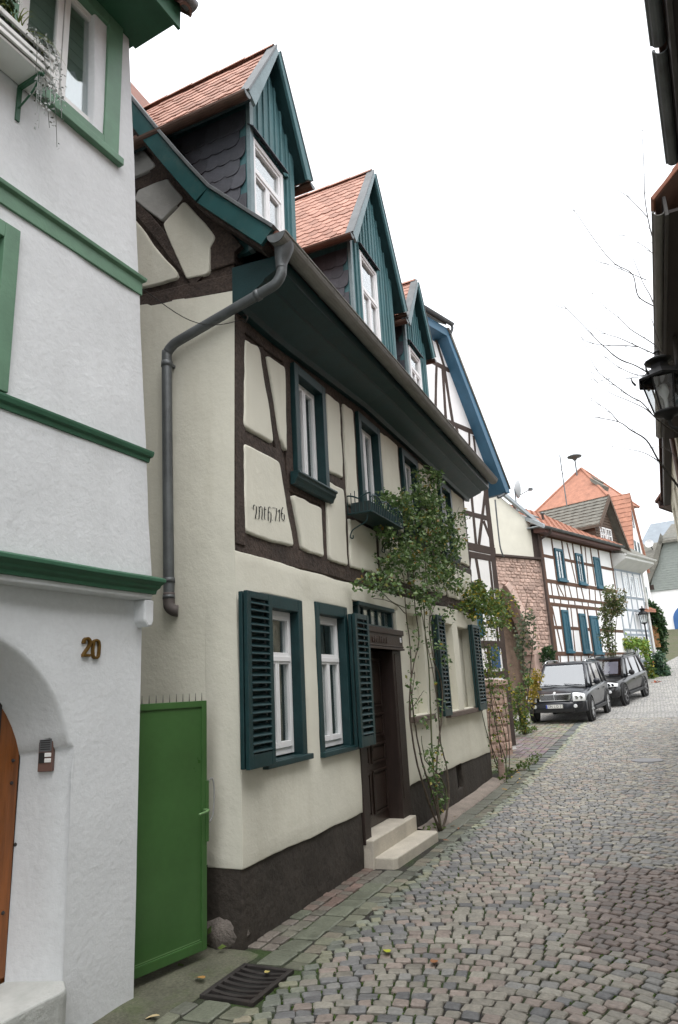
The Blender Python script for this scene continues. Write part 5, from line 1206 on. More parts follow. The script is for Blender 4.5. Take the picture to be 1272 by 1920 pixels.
# ---- tall white half-timbered gable house with blue verge
H3 = thing('tall_gable_house', 'tall white half-timbered gable house with wide blue roof verge', 'house', (17.2, 3.32, 0), math.radians(-19))
uz = lambda s_: 7.23 - 1.8 * s_
MB().prism([(-4.6, -0.3), (0.0, -0.3), (0.0, uz(0.0) + 0.04), (-1.62, uz(-1.62) + 0.04), (-3.0, uz(-1.62) + 0.04), (-4.6, 7.3)], lambda u, v: Vector((u, 0.0, v)), lambda u, v: Vector((u, 0.3, v))).build('wall', M_FWHITE, H3)
MB().box(-4.6, -0.001, 0.3, 6.5, -0.3, 6.9).build('side_wall', M_FWHITE, H3)
OV = 0.30
rm = MB(); 
rm.prism([(-1.70, uz(-1.70)), (0.42, uz(0.42)), (0.62, uz(0.42) + 0.02), (0.60, uz(0.42) + 0.12), (-1.62, uz(-1.70) + 0.26)], lambda u, v: Vector((u, -OV, v)), lambda u, v: Vector((u, 6.5, v)))
r3 = rm.build('roof', M_BLUE, H3, bevel=0.01)
MB().prism([(-1.66, uz(-1.66) + 0.275), (0.63, uz(0.42) + 0.13), (0.63, uz(0.42) + 0.16), (-1.60, uz(-1.66) + 0.32)], lambda u, v: Vector((u, -OV - 0.03, v)), lambda u, v: Vector((u, 6.5, v))).build('roof_covering', M_GTILE, r3)
MB().prism([(-4.9, 6.6), (-3.0, 10.3), (-3.0, 10.6), (-5.1, 6.6)], lambda u, v: Vector((u, -OV, v)), lambda u, v: Vector((u, 6.5, v))).build('roof', M_BLUE, H3)
zc = uz(-1.70)
MB().box(-3.2, -1.66, -OV, 0.05, zc - 0.02, zc + 0.22).build('hip_soffit', M_BLUE, H3, bevel=0.01)
MB().prism([(-OV - 0.05, zc + 0.24), (-OV - 0.05, zc + 0.30), (1.2, zc + 1.6), (6.5, zc + 1.6), (6.5, zc + 1.4), (1.25, zc + 1.4)], lambda u, v: Vector((-3.0, u, v)), lambda u, v: Vector((-1.75, u, v))).build('half_hip_roof', M_GTILE, H3)
gutter_mesh((-3.2, -OV - 0.10, zc + 0.32), (-1.55, -OV - 0.10, zc + 0.32), 0.06, 8).build('gutter', M_ZINC, H3)
MB().tube(spline([(-1.58, -OV - 0.10, zc + 0.28), (-1.54, -OV - 0.08, zc + 0.20), (-1.56, -OV, zc + 0.05)], 4), 0.035, 8).build('downspout', M_ZINC, H3, smooth=True)
MB().tube(spline([(0.50, -OV + 0.05, 6.50), (0.35, -OV + 0.1, 6.40), (0.22, -0.15, 6.34)], 4), 0.04, 8).build('downspout', M_ZINC, H3, smooth=True)
MB().tube(spline([(0.22, -0.06, 6.3), (0.20, -0.06, 5.2), (0.22, -0.08, 4.9), (0.30, -0.08, 4.78)], 4), 0.02, 6).build('cable', M_ZINC, H3, smooth=True)
b3 = lambda p, q, w_: tmb(H3, p, q, w_)
b3((-0.10, 0.2), (-0.10, 7.25), 0.22); b3((-4.6, 5.75), (0.0, 5.75), 0.13); b3((-4.6, 4.90), (0.04, 4.90), 0.20); b3((-4.6, 4.70), (0.0, 4.70), 0.16)
b3((-0.85, 5.0), (-0.82, 6.7), 0.11); b3((-0.02, 6.75), (-0.72, 5.0), 0.12); b3((-0.38, 5.65), (-0.02, 5.02), 0.11); b3((-1.6, 6.72), (0.05, 6.72), 0.14)
b3((-1.20, 4.62), (-1.32, 4.15), 0.11); b3((-0.92, 4.62), (-0.80, 3.75), 0.12); b3((-1.55, 3.95), (-0.75, 3.90), 0.22); b3((-0.30, 4.62), (-0.30, 2.4), 0.10)
b3((-4.6, 2.55), (0.0, 2.55), 0.18); b3((-1.6, 2.5), (-1.6, 4.6), 0.12); b3((-4.6, 1.85), (0, 1.85), 0.14); b3((-0.8, 1.9), (-0.8, 2.5), 0.12)
b3((-3.4, 8.05), (-0.42, 8.05), 0.14); b3((-3.2, 9.55), (-1.28, 9.55), 0.13); b3((-1.66, 8.1), (-1.58, 9.5), 0.11); b3((-1.36, 8.1), (-1.50, 9.5), 0.12); b3((-1.45, 6.8), (-1.60, 8.0), 0.11); b3((-0.92, 6.8), (-1.22, 8.0), 0.12); b3((-0.42, 6.8), (-0.42, 7.95), 0.09); b3((-1.5, 9.6), (-1.75, 10.25), 0.10); b3((-2.4, 6.7), (-2.4, 9.5), 0.12); b3((-2.0, 5.8), (-1.5, 6.65), 0.10); b3((-1.2, 7.4), (-0.5, 7.4), 0.09); b3((-1.7, 5.0), (-1.25, 5.7), 0.10); b3((-2.1, 8.1), (-1.85, 9.5), 0.10); b3((-0.7, 7.45), (-0.62, 8.0), 0.08)
sh = frame_mb(-1.42, -0.92, 2.75, 3.78, 0.06, -0.03, 0.02).build('window_surround', M_BSHUT, H3); MB().box(-1.36, -0.98, -0.01, 0.0, 2.8, 3.72).build('shutter', M_BSHUT, sh)
MB().box(-0.72, -0.36, -0.045, -0.015, 2.0, 2.5).build('shutter', mat('bright_blue_board', (0.03, 0.085, 0.20), 0.5), H3)

# ---- red sandstone wall with pointed arch, cream wall above
H2P = Vector((29.30, 3.72)); K2 = 1.16; Z2 = -0.27; A2 = math.radians(-21); A33 = math.radians(-33)
SWL = thing('sandstone_arch_wall', 'red sandstone wall with pointed arch gateway under a cream wall', 'wall', (H2P.x, H2P.y, Z2), A33); SWL.scale = (K2, K2, K2)
# local x: 0 at the right end, going negative to the left
arch_in = [(-2.05, 4.85), (-1.86, 4.62), (-1.62, 4.25), (-1.36, 3.75), (-1.16, 3.2), (-1.05, 2.65), (-1.08, 0.2)]
outl = [(-1.08, 0.0), (-0.62, 0.0), (-0.62, 2.6), (0.0, 2.62), (0.0, 5.85), (-2.75, 5.90), (-2.75, 0.0), (-2.45, 0.0), (-2.45, 4.2)] + [(-2.3, 4.6), (-2.05, 4.9)] + arch_in[1:]
MB().prism(outl, lambda u, v: Vector((u, 0.03, v)), lambda u, v: Vector((u, 0.45, v))).build('wall_core', M_MORTAR, SWL)
sr = random.Random(8)
def in_poly(x, y, P):
    c = False; j = len(P) - 1
    for i in range(len(P)):
        if (P[i][1] > y) != (P[j][1] > y) and x < (P[j][0] - P[i][0]) * (y - P[i][1]) / (P[j][1] - P[i][1]) + P[i][0]: c = not c
        j = i
    return c
stones = []
for k in range(6):
    q = MB(); nn = 8; plan = [(0.5 * math.copysign(abs(math.cos(a)) ** 0.5, math.cos(a)) * sr.uniform(0.9, 1.05), 0.5 * math.copysign(abs(math.sin(a)) ** 0.5, math.sin(a)) * sr.uniform(0.88, 1.05)) for a in [2 * PI * (i + 0.5) / nn for i in range(nn)]]
    q.v = [(x, 0.0, z) for x, z in plan] + [(x * 0.97, -0.6, z * 0.97) for x, z in plan] + [(x * 0.7, -1.0, z * 0.7) for x, z in plan]
    q.f = [(j * nn + i, j * nn + (i + 1) % nn, (j + 1) * nn + (i + 1) % nn, (j + 1) * nn + i) for j in range(2) for i in range(nn)] + [tuple(range(2 * nn, 3 * nn))]
    me = bpy.data.meshes.new('stone'); me.from_pydata(q.v, [], q.f); me.materials.append(M_SAND); stones.append(me)
def rubble(parent, x0, x1, z0, z1, poly, hmin, hmax, y, lmin=0.16, lmax=0.42):
    z = z0
    while z < z1:
        hh = sr.uniform(hmin, hmax); x = x0 - sr.uniform(0, 0.2)
        while x < x1:
            l = sr.uniform(lmin, lmax); cx_, cz_ = x + l / 2, z + hh / 2
            if all(in_poly(cx_ + a * l * 0.42, cz_ + b * hh * 0.4, poly) for a in (-1, 1) for b in (-1, 1)):
                o = link('stone', sr.choice(stones), parent); o.location = (cx_, y, cz_ + sr.uniform(-0.01, 0.01)); o.scale = (l - 0.02, sr.uniform(0.02, 0.05), hh - 0.010); o.rotation_euler = (0, sr.uniform(-0.13, 0.13), 0)
            x += l
        z += hh
rubble(SWL, -2.75, 0.0, 0.0, 5.85, outl, 0.09, 0.17, 0.035, 0.12, 0.34)
for (a, b), (c, d) in zip(arch_in[:-1], arch_in[1:]):      # dressed arch stones
    t_ = Vector((c - a, d - b)); nrm = Vector((-t_.y, t_.x)).normalized(); nrm = nrm if nrm.x > 0 else -nrm; P_ = [Vector((a, b)), Vector((c, d)), Vector((c, d)) + nrm * 0.24, Vector((a, b)) + nrm * 0.24]
    P_ = [p.lerp(sum(P_, Vector((0, 0))) / 4, 0.02) for p in P_]
    MB().prism([(p.x, p.y) for p in P_], lambda u, v: Vector((u, -0.05, v)), lambda u, v: Vector((u, 0.44, v))).build('arch_stone', mat('dressed_sandstone', (0.55, 0.40, 0.34), 0.85, var=0.12, vscale=5, objrand=0.1), SWL, bevel=0.012)
MB().box(-1.10, -0.60, -0.06, 0.44, 2.5, 2.66).build('impost', M_SAND, SWL, bevel=0.01)
MB().box(-2.8, 0.05, -0.09, 0.5, 5.86, 5.94).build('coping', M_FTIMB, SWL, bevel=0.01)
MB().prism([(-2.8, 5.94), (-0.32, 5.94), (-0.32, 7.28), (-2.8, 8.75)], lambda u, v: Vector((u, 0.06, v)), lambda u, v: Vector((u, 0.4, v))).build('upper_wall', mat('far_cream_render', (0.62, 0.60, 0.52), 0.9, var=0.07, vscale=2, stain=0.2, stain_col=(0.4, 0.38, 0.32)), SWL)
MB().box(-0.32, 0.02, 0.05, 0.4, 5.94, 7.2).build('weathered_post', M_FTIMB, SWL)
MB().box(-3.4, -0.3, 0.75, 0.85, 0, 5.4).build('courtyard_back_wall', mat('courtyard_dark_stone', (0.22, 0.16, 0.12), 0.95, var=0.4, vscale=4, bump=0.03, bscale=9), SWL)
MB().prism([(-2.9, 8.83), (0.1, 7.12), (0.1, 7.26), (-2.9, 8.98)], lambda u, v: Vector((u, -0.10, v)), lambda u, v: Vector((u, 0.02, v))).build('verge_flashing', mat('pale_zinc', (0.33, 0.36, 0.38), 0.45, metal=0.3, var=0.15, vscale=4), SWL)

# ---- white half-timbered house with blue shutters
H2 = thing('blue_shutter_house', 'white half-timbered house with blue shutters behind the parked cars', 'house', (H2P.x, H2P.y, Z2), A2); H2.scale = (K2, K2, K2)
MB().box(0.0, 6.05, 0.0, 0.3, 0.0, 6.98).build('wall', M_FWHITE, H2); MB().box(0.0, 6.05, 0.3, 4.0, 0.0, 6.9).build('back_wall', M_FWHITE, H2)
t2 = lambda p, q, w_: tmb(H2, p, q, w_, M_RTIMB)
for z, w_ in ((6.05, 0.12), (5.12, 0.15), (4.55, 0.13), (4.28, 0.13), (3.45, 0.12), (2.52, 0.15), (6.85, 0.14), (1.6, 0.14)): t2((0.0, z), (6.05, z - 0.03), w_)
for x in (0.93, 1.72, 2.58, 3.27, 4.1, 4.80, 5.95): t2((x, 5.2), (x, 6.8), 0.11)
for x in (0.45, 0.95, 1.45, 1.9, 2.4, 2.9, 3.4, 3.9, 4.4, 4.9): t2((x, 4.6), (x + sr.choice((-0.1, 0, 0.08)), 5.05), 0.08)
for x in (0.5, 1.0, 1.6, 2.1, 2.7, 3.2, 3.8, 4.4): t2((x, 4.34), (x, 4.5), 0.08)
for x in (0.86, 1.44, 2.18, 2.80, 3.05, 3.82, 4.5): t2((x, 2.6), (x, 4.22), 0.11)
for x in (0.3, 0.9, 1.4, 1.9, 2.5, 3.0, 3.6, 4.2): t2((x, 1.66), (x + 0.12, 2.45), 0.09)
t2((2.12, 6.75), (2.42, 5.2), 0.08); t2((3.65, 6.75), (3.45, 5.2), 0.08); t2((0.3, 4.2), (0.62, 2.6), 0.09); t2((1.72, 4.2), (1.60, 2.6), 0.07); t2((0.15, 4.2), (0.15, 0.6), 0.28); t2((0.12, 4.2), (0.10, 6.8), 0.16); t2((0.95, 5.05), (1.3, 4.62), 0.07)
for (x0, x1, z0, z1) in ((1.0, 1.62, 5.2, 6.42), (2.66, 3.22, 5.18, 6.40), (4.20, 4.74, 5.14, 6.40), (0.92, 1.38, 2.58, 4.10), (2.24, 2.74, 2.57, 4.02), (3.12, 3.76, 2.52, 3.97)):
    f = frame_mb(x0, x1, z0, z1, 0.07, -0.06, 0.02, wb=0.10, wt=0.09).build('window_surround', M_BSHUT, H2, bevel=0.006)
    MB().box(x0 - 0.04, x1 + 0.04, -0.11, 0.0, z0 - 0.05, z0 + 0.03).build('sill', M_BSHUT, f)
    if z0 > 5 and x0 < 4:
        MB().box(x0 + 0.07, x1 - 0.07, -0.012, -0.008, z0 + 0.1, z1 - 0.08).build('pane', glass_mat('far_glass', base=0.35), f); MB().box(x0 + 0.06, x1 - 0.06, 0.0 - 0.006, -0.002, z0 + 0.1, z1 - 0.08).build('blind', mat('grey_blind', (0.3, 0.34, 0.35), 0.8), f)
        MB().box((x0 + x1) / 2 - 0.02, (x0 + x1) / 2 + 0.02, -0.03, -0.013, z0 + 0.1, z1 - 0.09).build('glazing_bar', M_BSHUT, f)
    else:
        for sx in (0, 1):
            a = x0 + 0.07 + sx * (x1 - x0 - 0.14) / 2; b = a + (x1 - x0 - 0.14) / 2 - 0.008
            q = MB().box(a, b, -0.03, 0.0 - 0.003, z0 + 0.1, z1 - 0.09); n = 6
            for k in range(n): zz = z0 + 0.16 + (z1 - z0 - 0.32) * k / n; q.box(a + 0.03, b - 0.03, -0.042, -0.031, zz, zz + (z1 - z0 - 0.4) / n * 0.8)
            q.build('shutter', M_BSHUT, f)
MB().prism([(-0.42, 6.80), (-0.42, 6.92), (0.02, 7.05), (0.02, 6.84)], lambda u, v: Vector((-0.3, u, v)), lambda u, v: Vector((6.15, u, v))).build('soffit', mat('red_brown_soffit', (0.12, 0.055, 0.045), 0.6, var=0.2), H2)
ro2 = MB().prism([(-0.45, 6.92), (-0.45, 7.0), (3.2, 9.25), (3.2, 9.1)], lambda u, v: Vector((-0.45, u, v)), lambda u, v: Vector((6.2, u, v))).build('roof', M_FTILE, H2)
tile_rows(ro2, (-0.45, -0.47, 7.0), (6.2, -0.47, 7.0), (0, 3.65, 2.25), 4.25, 0.30, M_FTILE)
gutter_mesh((-0.45, -0.50, 6.98), (6.2, -0.50, 6.95), 0.07, 8).build('gutter', M_ZINC, H2)
MB().tube(spline([(-0.02, -0.5, 6.9), (-0.02, -0.45, 6.76), (-0.10, -0.1, 6.6), (-0.12, -0.06, 6.3), (-0.12, -0.06, 0.6)], 5), 0.045, 8).build('downspout', M_FTIMB, H2, smooth=True)
MB().box(-0.5, -0.30, -0.47, 3.2, 7.0, 7.04, Matrix.Rotation(0, 4, 'X')).hexa([(-0.52, -0.5, 6.9), (-0.38, -0.5, 6.9), (-0.38, 3.2, 9.18), (-0.52, 3.2, 9.18), (-0.52, -0.5, 7.06), (-0.38, -0.5, 7.06), (-0.38, 3.2, 9.36), (-0.52, 3.2, 9.36)]).build('verge_flashing', MATS['pale_zinc'], H2)
for x, y in ((0.6, 1.2), (2.2, 0.9)): MB().lathe([(0.05, -0.2), (0.05, 0.25), (0.11, 0.26), (0.0, 0.36)], 10, Matrix.Translation((x, y, 7.3 + y * 0.62))).build('vent_pipe', M_ZINC, H2, smooth=True)
sk_ = MB().hexa([(1.2, 1.0, 7.92), (2.1, 1.0, 7.92), (2.1, 1.7, 8.35), (1.2, 1.7, 8.35), (1.2, 1.0, 7.99), (2.1, 1.0, 7.99), (2.1, 1.7, 8.42), (1.2, 1.7, 8.42)]).build('skylight', mat('dark_flashing', (0.10, 0.10, 0.10), 0.4), H2)
# wide boarded cross gable with grey tiles
XG = H2
M_BBOARD = mat('brown_boards', (0.10, 0.068, 0.05), 0.8, var=0.25, vscale=3, stretch=(0.5, 0.5, 9), bump=0.01, bscale=5)
ga = (6.22, 9.16); gl, gr_ = (4.85, 7.72), (7.60, 6.75)
zz_ = lambda x: ga[1] - (ga[0] - x) * (ga[1] - gl[1]) / (ga[0] - gl[0]) if x < ga[0] else ga[1] - (x - ga[0]) * (ga[1] - gr_[1]) / (gr_[0] - ga[0])
MB().prism([(5.05, 6.9), (7.40, 6.9), (7.40, zz_(7.4) - 0.05), (ga[0], ga[1] - 0.08), (5.05, zz_(5.05) - 0.05)], lambda u, v: Vector((u, 0.10, v)), lambda u, v: Vector((u, 5.0, v))).build('wall', M_BBOARD, XG)
kz = 7.0
while kz < 8.9:
    xa = max(5.03, ga[0] - (ga[1] - 0.1 - kz - 0.1) * (ga[0] - gl[0]) / (ga[1] - gl[1])) if kz > 7.7 else 5.03; xb = min(7.42, ga[0] + (ga[1] - 0.1 - kz - 0.1) * (gr_[0] - ga[0]) / (ga[1] - gr_[1]))
    if xb - xa > 0.1: MB().hexa([(xa, 0.07, kz), (xb, 0.07, kz), (xb, 0.11, kz), (xa, 0.11, kz), (xa, 0.09, kz + 0.125), (xb, 0.09, kz + 0.125), (xb, 0.11, kz + 0.125), (xa, 0.11, kz + 0.125)]).build('board', M_BBOARD, XG)
    if kz < 7.6: MB().hexa([(5.02, 0.1, kz), (5.06, 0.1, kz), (5.06, 2.5, kz), (5.02, 2.5, kz), (5.04, 0.1, kz + 0.125), (5.06, 0.1, kz + 0.125), (5.06, 2.5, kz + 0.125), (5.04, 2.5, kz + 0.125)]).build('board', M_BBOARD, XG)
    kz += 0.13
for pts, nm in (((gl, ga), 'roof'), ((ga, gr_), 'roof')):
    (a, b), (c, d) = pts; MB().prism([(a, b), (c, d), (c, d + 0.13), (a - (0.05 if nm else 0), b + 0.11)], lambda u, v: Vector((u, -0.22, v)), lambda u, v: Vector((u, 5.2, v))).build('roof', M_GTILE, XG)
dl_ = Vector((ga[0] - gl[0], 0, ga[1] - gl[1])); tile_rows(XG, (gl[0], 5.2, gl[1] + 0.12), (gl[0], -0.22, gl[1] + 0.12), dl_, dl_.length, 0.24, M_GTILE, n_out=0.03)
for (a, b), (c, d) in ((gl, ga), (ga, gr_)): MB().prism([(a, b - 0.10), (c, d - 0.10), (c, d + 0.16), (a, b + 0.14)], lambda u, v: Vector((u, -0.26, v)), lambda u, v: Vector((u, -0.221, v))).build('barge_board', M_BBOARD, XG)
for x0 in (5.42, 6.02):
    f = frame_mb(x0, x0 + 0.52, 6.95, 7.85, 0.06, 0.04, 0.10).box(x0 + 0.24, x0 + 0.28, 0.05, 0.09, 7.0, 7.8).box(x0 + 0.05, x0 + 0.47, 0.05, 0.09, 7.5, 7.54).build('window', M_PVC, XG); MB().box(x0 + 0.05, x0 + 0.47, 0.075, 0.078, 7.0, 7.8).build('pane', MATS['far_glass'], f)

# ---- grey-blue timbered house next door
H4 = thing('grey_timber_house', 'narrow house with pale grey-blue timbers and white boxed eave', 'house', (H2P.x + 6.08 * K2 * math.cos(A2), H2P.y + 6.08 * K2 * math.sin(A2), Z2), A2); H4.scale = (K2, K2, K2)
M_GTIMB = mat('grey_blue_timber', (0.26, 0.30, 0.34), 0.7, var=0.15, vscale=4); M_EAVEW = mat('white_boxed_eave', (0.62, 0.62, 0.60), 0.6, var=0.08, vscale=4, stain=0.3, stain_col=(0.3, 0.3, 0.29))
MB().box(0.0, 2.75, 0.0, 5.0, 0.2, 6.2).build('wall', mat('far_pale_render', (0.70, 0.71, 0.73), 0.9, var=0.05, vscale=2), H4)
for x in (0.07, 0.7, 1.3, 1.9, 2.65): tmb(H4, (x, 0.8), (x, 6.1), 0.10, M_GTIMB)
for z in (6.05, 4.9, 4.35, 3.5, 3.3, 2.2): tmb(H4, (0.0, z), (2.75, z), 0.10, M_GTIMB)
tmb(H4, (0.75, 3.6), (1.25, 4.3), 0.08, M_GTIMB); tmb(H4, (1.35, 5.0), (1.85, 6.0), 0.08, M_GTIMB)
for x0, z0, z1 in ((0.78, 4.95, 5.9), (1.38, 4.95, 5.9), (1.98, 4.95, 5.9), (0.78, 2.3, 3.25), (1.38, 2.3, 3.25), (1.98, 2.3, 3.25)):
    f = frame_mb(x0, x0 + 0.45, z0, z1, 0.05, -0.02, 0.01).box(x0 + 0.20, x0 + 0.24, -0.015, 0.0, z0, z1).build('window', M_PVC, H4); MB().box(x0 + 0.04, x0 + 0.41, -0.006, -0.003, z0 + 0.04, z1 - 0.04).build('pane', MATS['far_glass'], f)
MB().prism([(-0.62, 6.42), (-0.62, 6.58), (-0.40, 6.66), (0.05, 6.75), (0.05, 6.05)], lambda u, v: Vector((-0.1, u, v)), lambda u, v: Vector((2.95, u, v))).build('boxed_eave', M_EAVEW, H4, bevel=0.02)
gutter_mesh((-0.12, -0.66, 6.62), (3.0, -0.66, 6.60), 0.07, 8).build('gutter', M_EAVEW, H4)
MB().tube(spline([(2.9, -0.62, 6.55), (2.86, -0.45, 6.35), (2.80, -0.07, 6.1), (2.80, -0.06, 5.8), (2.80, -0.06, 0.9)], 5), 0.05, 8).build('downspout', M_EAVEW, H4, smooth=True)
MB().prism([(-0.6, 6.65), (2.5, 9.0), (2.5, 8.85), (-0.4, 6.6)], lambda u, v: Vector((-0.05, u, v)), lambda u, v: Vector((2.9, u, v))).build('roof', M_GTILE, H4)
MB().box(2.35, 2.7, -0.08, 0.0, 1.4, 2.25).build('orange_sign_board', mat('orange_sign', (0.45, 0.10, 0.03), 0.6), H4)

# ---- steep red roofed gable house
H5 = thing('steep_red_roof_house', 'narrow white gable house with steep plain red tiled roof', 'house', (46.85, 0.0, -0.34), math.radians(-11)); H5.scale = (1.2, 1.2, 1.2)
MB().prism([(-1.6, 1.0), (1.6, 1.0), (1.6, 7.3), (0.0, 11.05), (-1.6, 7.3)], lambda u, v: Vector((u, 0.0, v)), lambda u, v: Vector((u, 2.5, v))).build('wall', M_FWHITE, H5)
for sx in (-1, 1): MB().prism([(0.0, 11.05), (sx * 1.72, 7.0), (sx * 1.82, 7.05), (0.0, 11.22)], lambda u, v: Vector((u, -0.12, v)), lambda u, v: Vector((u, 2.6, v))).build('roof', M_FTILE, H5)
dl_ = Vector((1.82, 0, 4.17)); tile_rows(H5, (-1.82, 2.6, 7.06), (-1.82, -0.12, 7.06), dl_, dl_.length, 0.3, M_FTILE)
for x0, z0 in ((-0.55, 7.6), (0.25, 7.6), (-0.2, 9.3), (-0.8, 5.2), (0.3, 5.2), (-0.8, 3.2)): q = frame_mb(x0, x0 + 0.45, z0, z0 + 0.95, 0.05, -0.02, 0.02).build('window', M_GTIMB, H5); MB().box(x0 + 0.05, x0 + 0.40, -0.008, -0.004, z0 + 0.05, z0 + 0.9).build('pane', MATS['far_glass'], q)
# ---- hipped red tower roof with siren and aerial
TW = thing('red_hip_roof_house', 'large house far behind with pyramid-shaped red tiled roof and hatch', 'house', (58.78, 3.30, -0.34), math.radians(-20)); TW.scale = (1.2, 1.2, 1.2)
ap = Vector((0.0, 0.0, 15.95)); bs = [Vector((-2.6, -2.6, 12.9)), Vector((2.6, -2.6, 12.9)), Vector((2.6, 2.6, 12.9)), Vector((-2.6, 2.6, 12.9))]
q = MB(); q.v = [tuple(ap)] + [tuple(b) for b in bs]; q.f = [(0, 1, 2), (0, 2, 3), (0, 3, 4), (0, 4, 1), (4, 3, 2, 1)]; q.build('roof', M_FTILE, TW)
MB().box(-2.35, 2.35, -2.35, 2.35, 2.0, 12.92).build('wall', M_FWHITE, TW)
for k in range(4):
    p, r_ = bs[k], ap; MB().tube([p, r_], 0.10, 6).build('hip_tile', M_FTILE, TW)
MB().hexa([(-0.5, -1.25, 14.45), (0.25, -1.25, 14.45), (0.25, -0.7, 15.0), (-0.5, -0.7, 15.0), (-0.5, -1.35, 14.62), (0.25, -1.35, 14.62), (0.25, -0.7, 15.2), (-0.5, -0.7, 15.2)]).build('roof_hatch', M_GTILE, TW)
MB().hexa([(-1.9, -2.0, 13.6), (-0.9, -2.0, 13.6), (-0.8, -1.2, 14.4), (-1.6, -1.2, 14.4), (-1.9, -2.1, 13.85), (-0.9, -2.1, 13.85), (-0.8, -1.2, 14.65), (-1.6, -1.2, 14.65)]).build('roof_hatch', M_GTILE, TW)
SR = thing('siren', 'mushroom-shaped rooftop siren on a thin pole', 'siren', (58.32, 3.66, 17.66)); SR.scale = (1.2, 1.2, 1.2); MB().tube([(0, 0, 0), (0, 0, 1.75)], 0.05, 6).build('pole', M_ZINC, SR); MB().lathe([(0.0, 1.95), (0.25, 1.90), (0.5, 1.80), (0.5, 1.74), (0.2, 1.66), (0.1, 1.5)], 14).build('siren_head', M_ZINC, SR, smooth=True)
AE = thing('aerial', 'tall thin television aerial with short arms on the far roof', 'aerial', (51.6, 4.26, 12.86)); AE.scale = (1.2, 1.2, 1.2); q = MB().tube([(0, 0, 0), (0, 0, 4.3)], 0.035, 6)
for z, l in ((3.2, 0.5), (3.6, 0.3), (2.6, 0.25)): q.tube([(-l, 0, z), (l, 0, z)], 0.02, 5)
q.build('mast', M_ZINC, AE)
# satellite dish on the low roof
SD = thing('satellite_dish', 'grey satellite dish with arm on the low tiled roof', 'satellite dish', at_d(968, 940, 29.5), math.radians(-60))
q = MB(); n = 16
for j in range(5):
    r_ = 0.42 * j / 4
    for i in range(n): a = 2 * PI * i / n; q.v.append((0.25 * (r_ / 0.42) ** 2 * 0.6, r_ * math.cos(a) * 0.85, 0.55 + r_ * math.sin(a)))
q.f = [(j * n + i, j * n + (i + 1) % n, (j + 1) * n + (i + 1) % n, (j + 1) * n + i) for j in range(4) for i in range(n)]
q.build('dish', mat('dish_grey', (0.42, 0.43, 0.44), 0.5, var=0.1), SD, smooth=True)
MB().tube([(0.05, 0, 0.2), (0.65, -0.1, 0.5)], 0.02, 6).box(0.6, 0.75, -0.18, -0.02, 0.45, 0.56).build('arm', M_ZINC, SD); MB().tube([(0, 0, -0.6), (0, 0, 0.55)], 0.03, 8).build('mast', M_ZINC, SD)
# ---- grey shingled house with blue gate at the head of the street
H6 = thing('shingled_house', 'grey shingled gable house with blue arched gate at the top of the street', 'house', (60.8, -0.9, GZ(60)), math.radians(-90 - 8))
# local x runs to the right as seen from the street, outward -y faces the viewer
M_SHING = mat('grey_green_shingle', (0.30, 0.33, 0.31), 0.85, var=0.15, vscale=3, stretch=(1, 1, 6), bump=0.02, bscale=6, fine=0.12)
MB().box(-1.0, 8.0, 0.0, 5.0, -2.0, 3.15).build('wall', M_FWHITE, H6)
MB().prism([(-0.55, 3.15), (8.0, 3.15), (8.0, 8.0), (1.2, 7.0), (0.4, 5.4)], lambda u, v: Vector((u, -0.08, v)), lambda u, v: Vector((u, 5.0, v))).build('shingle_wall', M_SHING, H6)
for k in range(24): MB().box(-0.3 + 0.05 * k if k < 10 else 0.4 + 0.05 * (k - 10), 8.0, -0.115, -0.075, 3.2 + 0.19 * k, 3.2 + 0.19 * k + 0.03).build('shingle_course', M_SHING, H6)
MB().prism([(-1.2, 3.2), (0.3, 5.9), (1.1, 7.75), (1.2, 7.25), (0.5, 5.3), (-0.7, 3.2)], lambda u, v: Vector((u, -0.5, v)), lambda u, v: Vector((u, 5.0, v))).build('roof', M_GTILE, H6)
MB().hexa([(0.9, -0.5, 6.9), (8, -0.5, 6.9), (8, 4.0, 9.0), (1.6, 4.0, 9.0), (0.9, -0.5, 7.1), (8, -0.5, 7.1), (8, 4.0, 9.2), (1.6, 4.0, 9.2)]).build('roof', M_GTILE, H6)
MB().hexa([(-2.2, 0.5, 5.6), (0.4, 0.5, 5.6), (1.0, 4, 7.6), (-2.2, 4, 7.6), (-2.2, 0.5, 5.8), (0.4, 0.5, 5.8), (1.0, 4, 7.8), (-2.2, 4, 7.8)]).build('roof', M_GTILE, H6)
MB().box(-0.9, -0.1, -0.12, 0.0, 3.3, 3.7).build('beam_end', M_FTIMB, H6)
gp_ = [(0.9, -0.3), (0.9, 0.75)] + [(0.9 + 1.5 * (1 - math.cos(PI / 2 * k / 8)) , 0.75 + 1.25 * math.sin(PI / 2 * k / 8)) for k in range(1, 9)] + [(5.0, 2.0), (5.0, -0.3)]
gt_ = MB().prism(gp_, lambda u, v: Vector((u, -0.08, v)), lambda u, v: Vector((u, -0.01, v))).build('gate', mat('bright_blue_gate', (0.045, 0.13, 0.33), 0.5, var=0.1, vscale=2), H6)
for k in range(9): MB().box(1.05 + 0.44 * k, 1.08 + 0.44 * k, -0.095, -0.081, -0.2, 0.9 + 0.12 * k if k < 5 else 1.8).build('gate_batten', MATS['bright_blue_gate'], gt_)
SD2 = thing('satellite_dish', 'small white satellite dish on the far shingled house roof', 'satellite dish', at_d(1218, 1020, 58), math.radians(-100)); q = MB().lathe([(0.0, 0.0), (0.2, 0.03), (0.36, 0.12)], 14, Matrix.Rotation(math.radians(75), 4, 'X')); q.build('dish', M_PVC, SD2, smooth=True); MB().tube([(0, 0, 0), (0.1, 0.5, -0.4)], 0.05, 6).build('arm', M_ZINC, SD2)
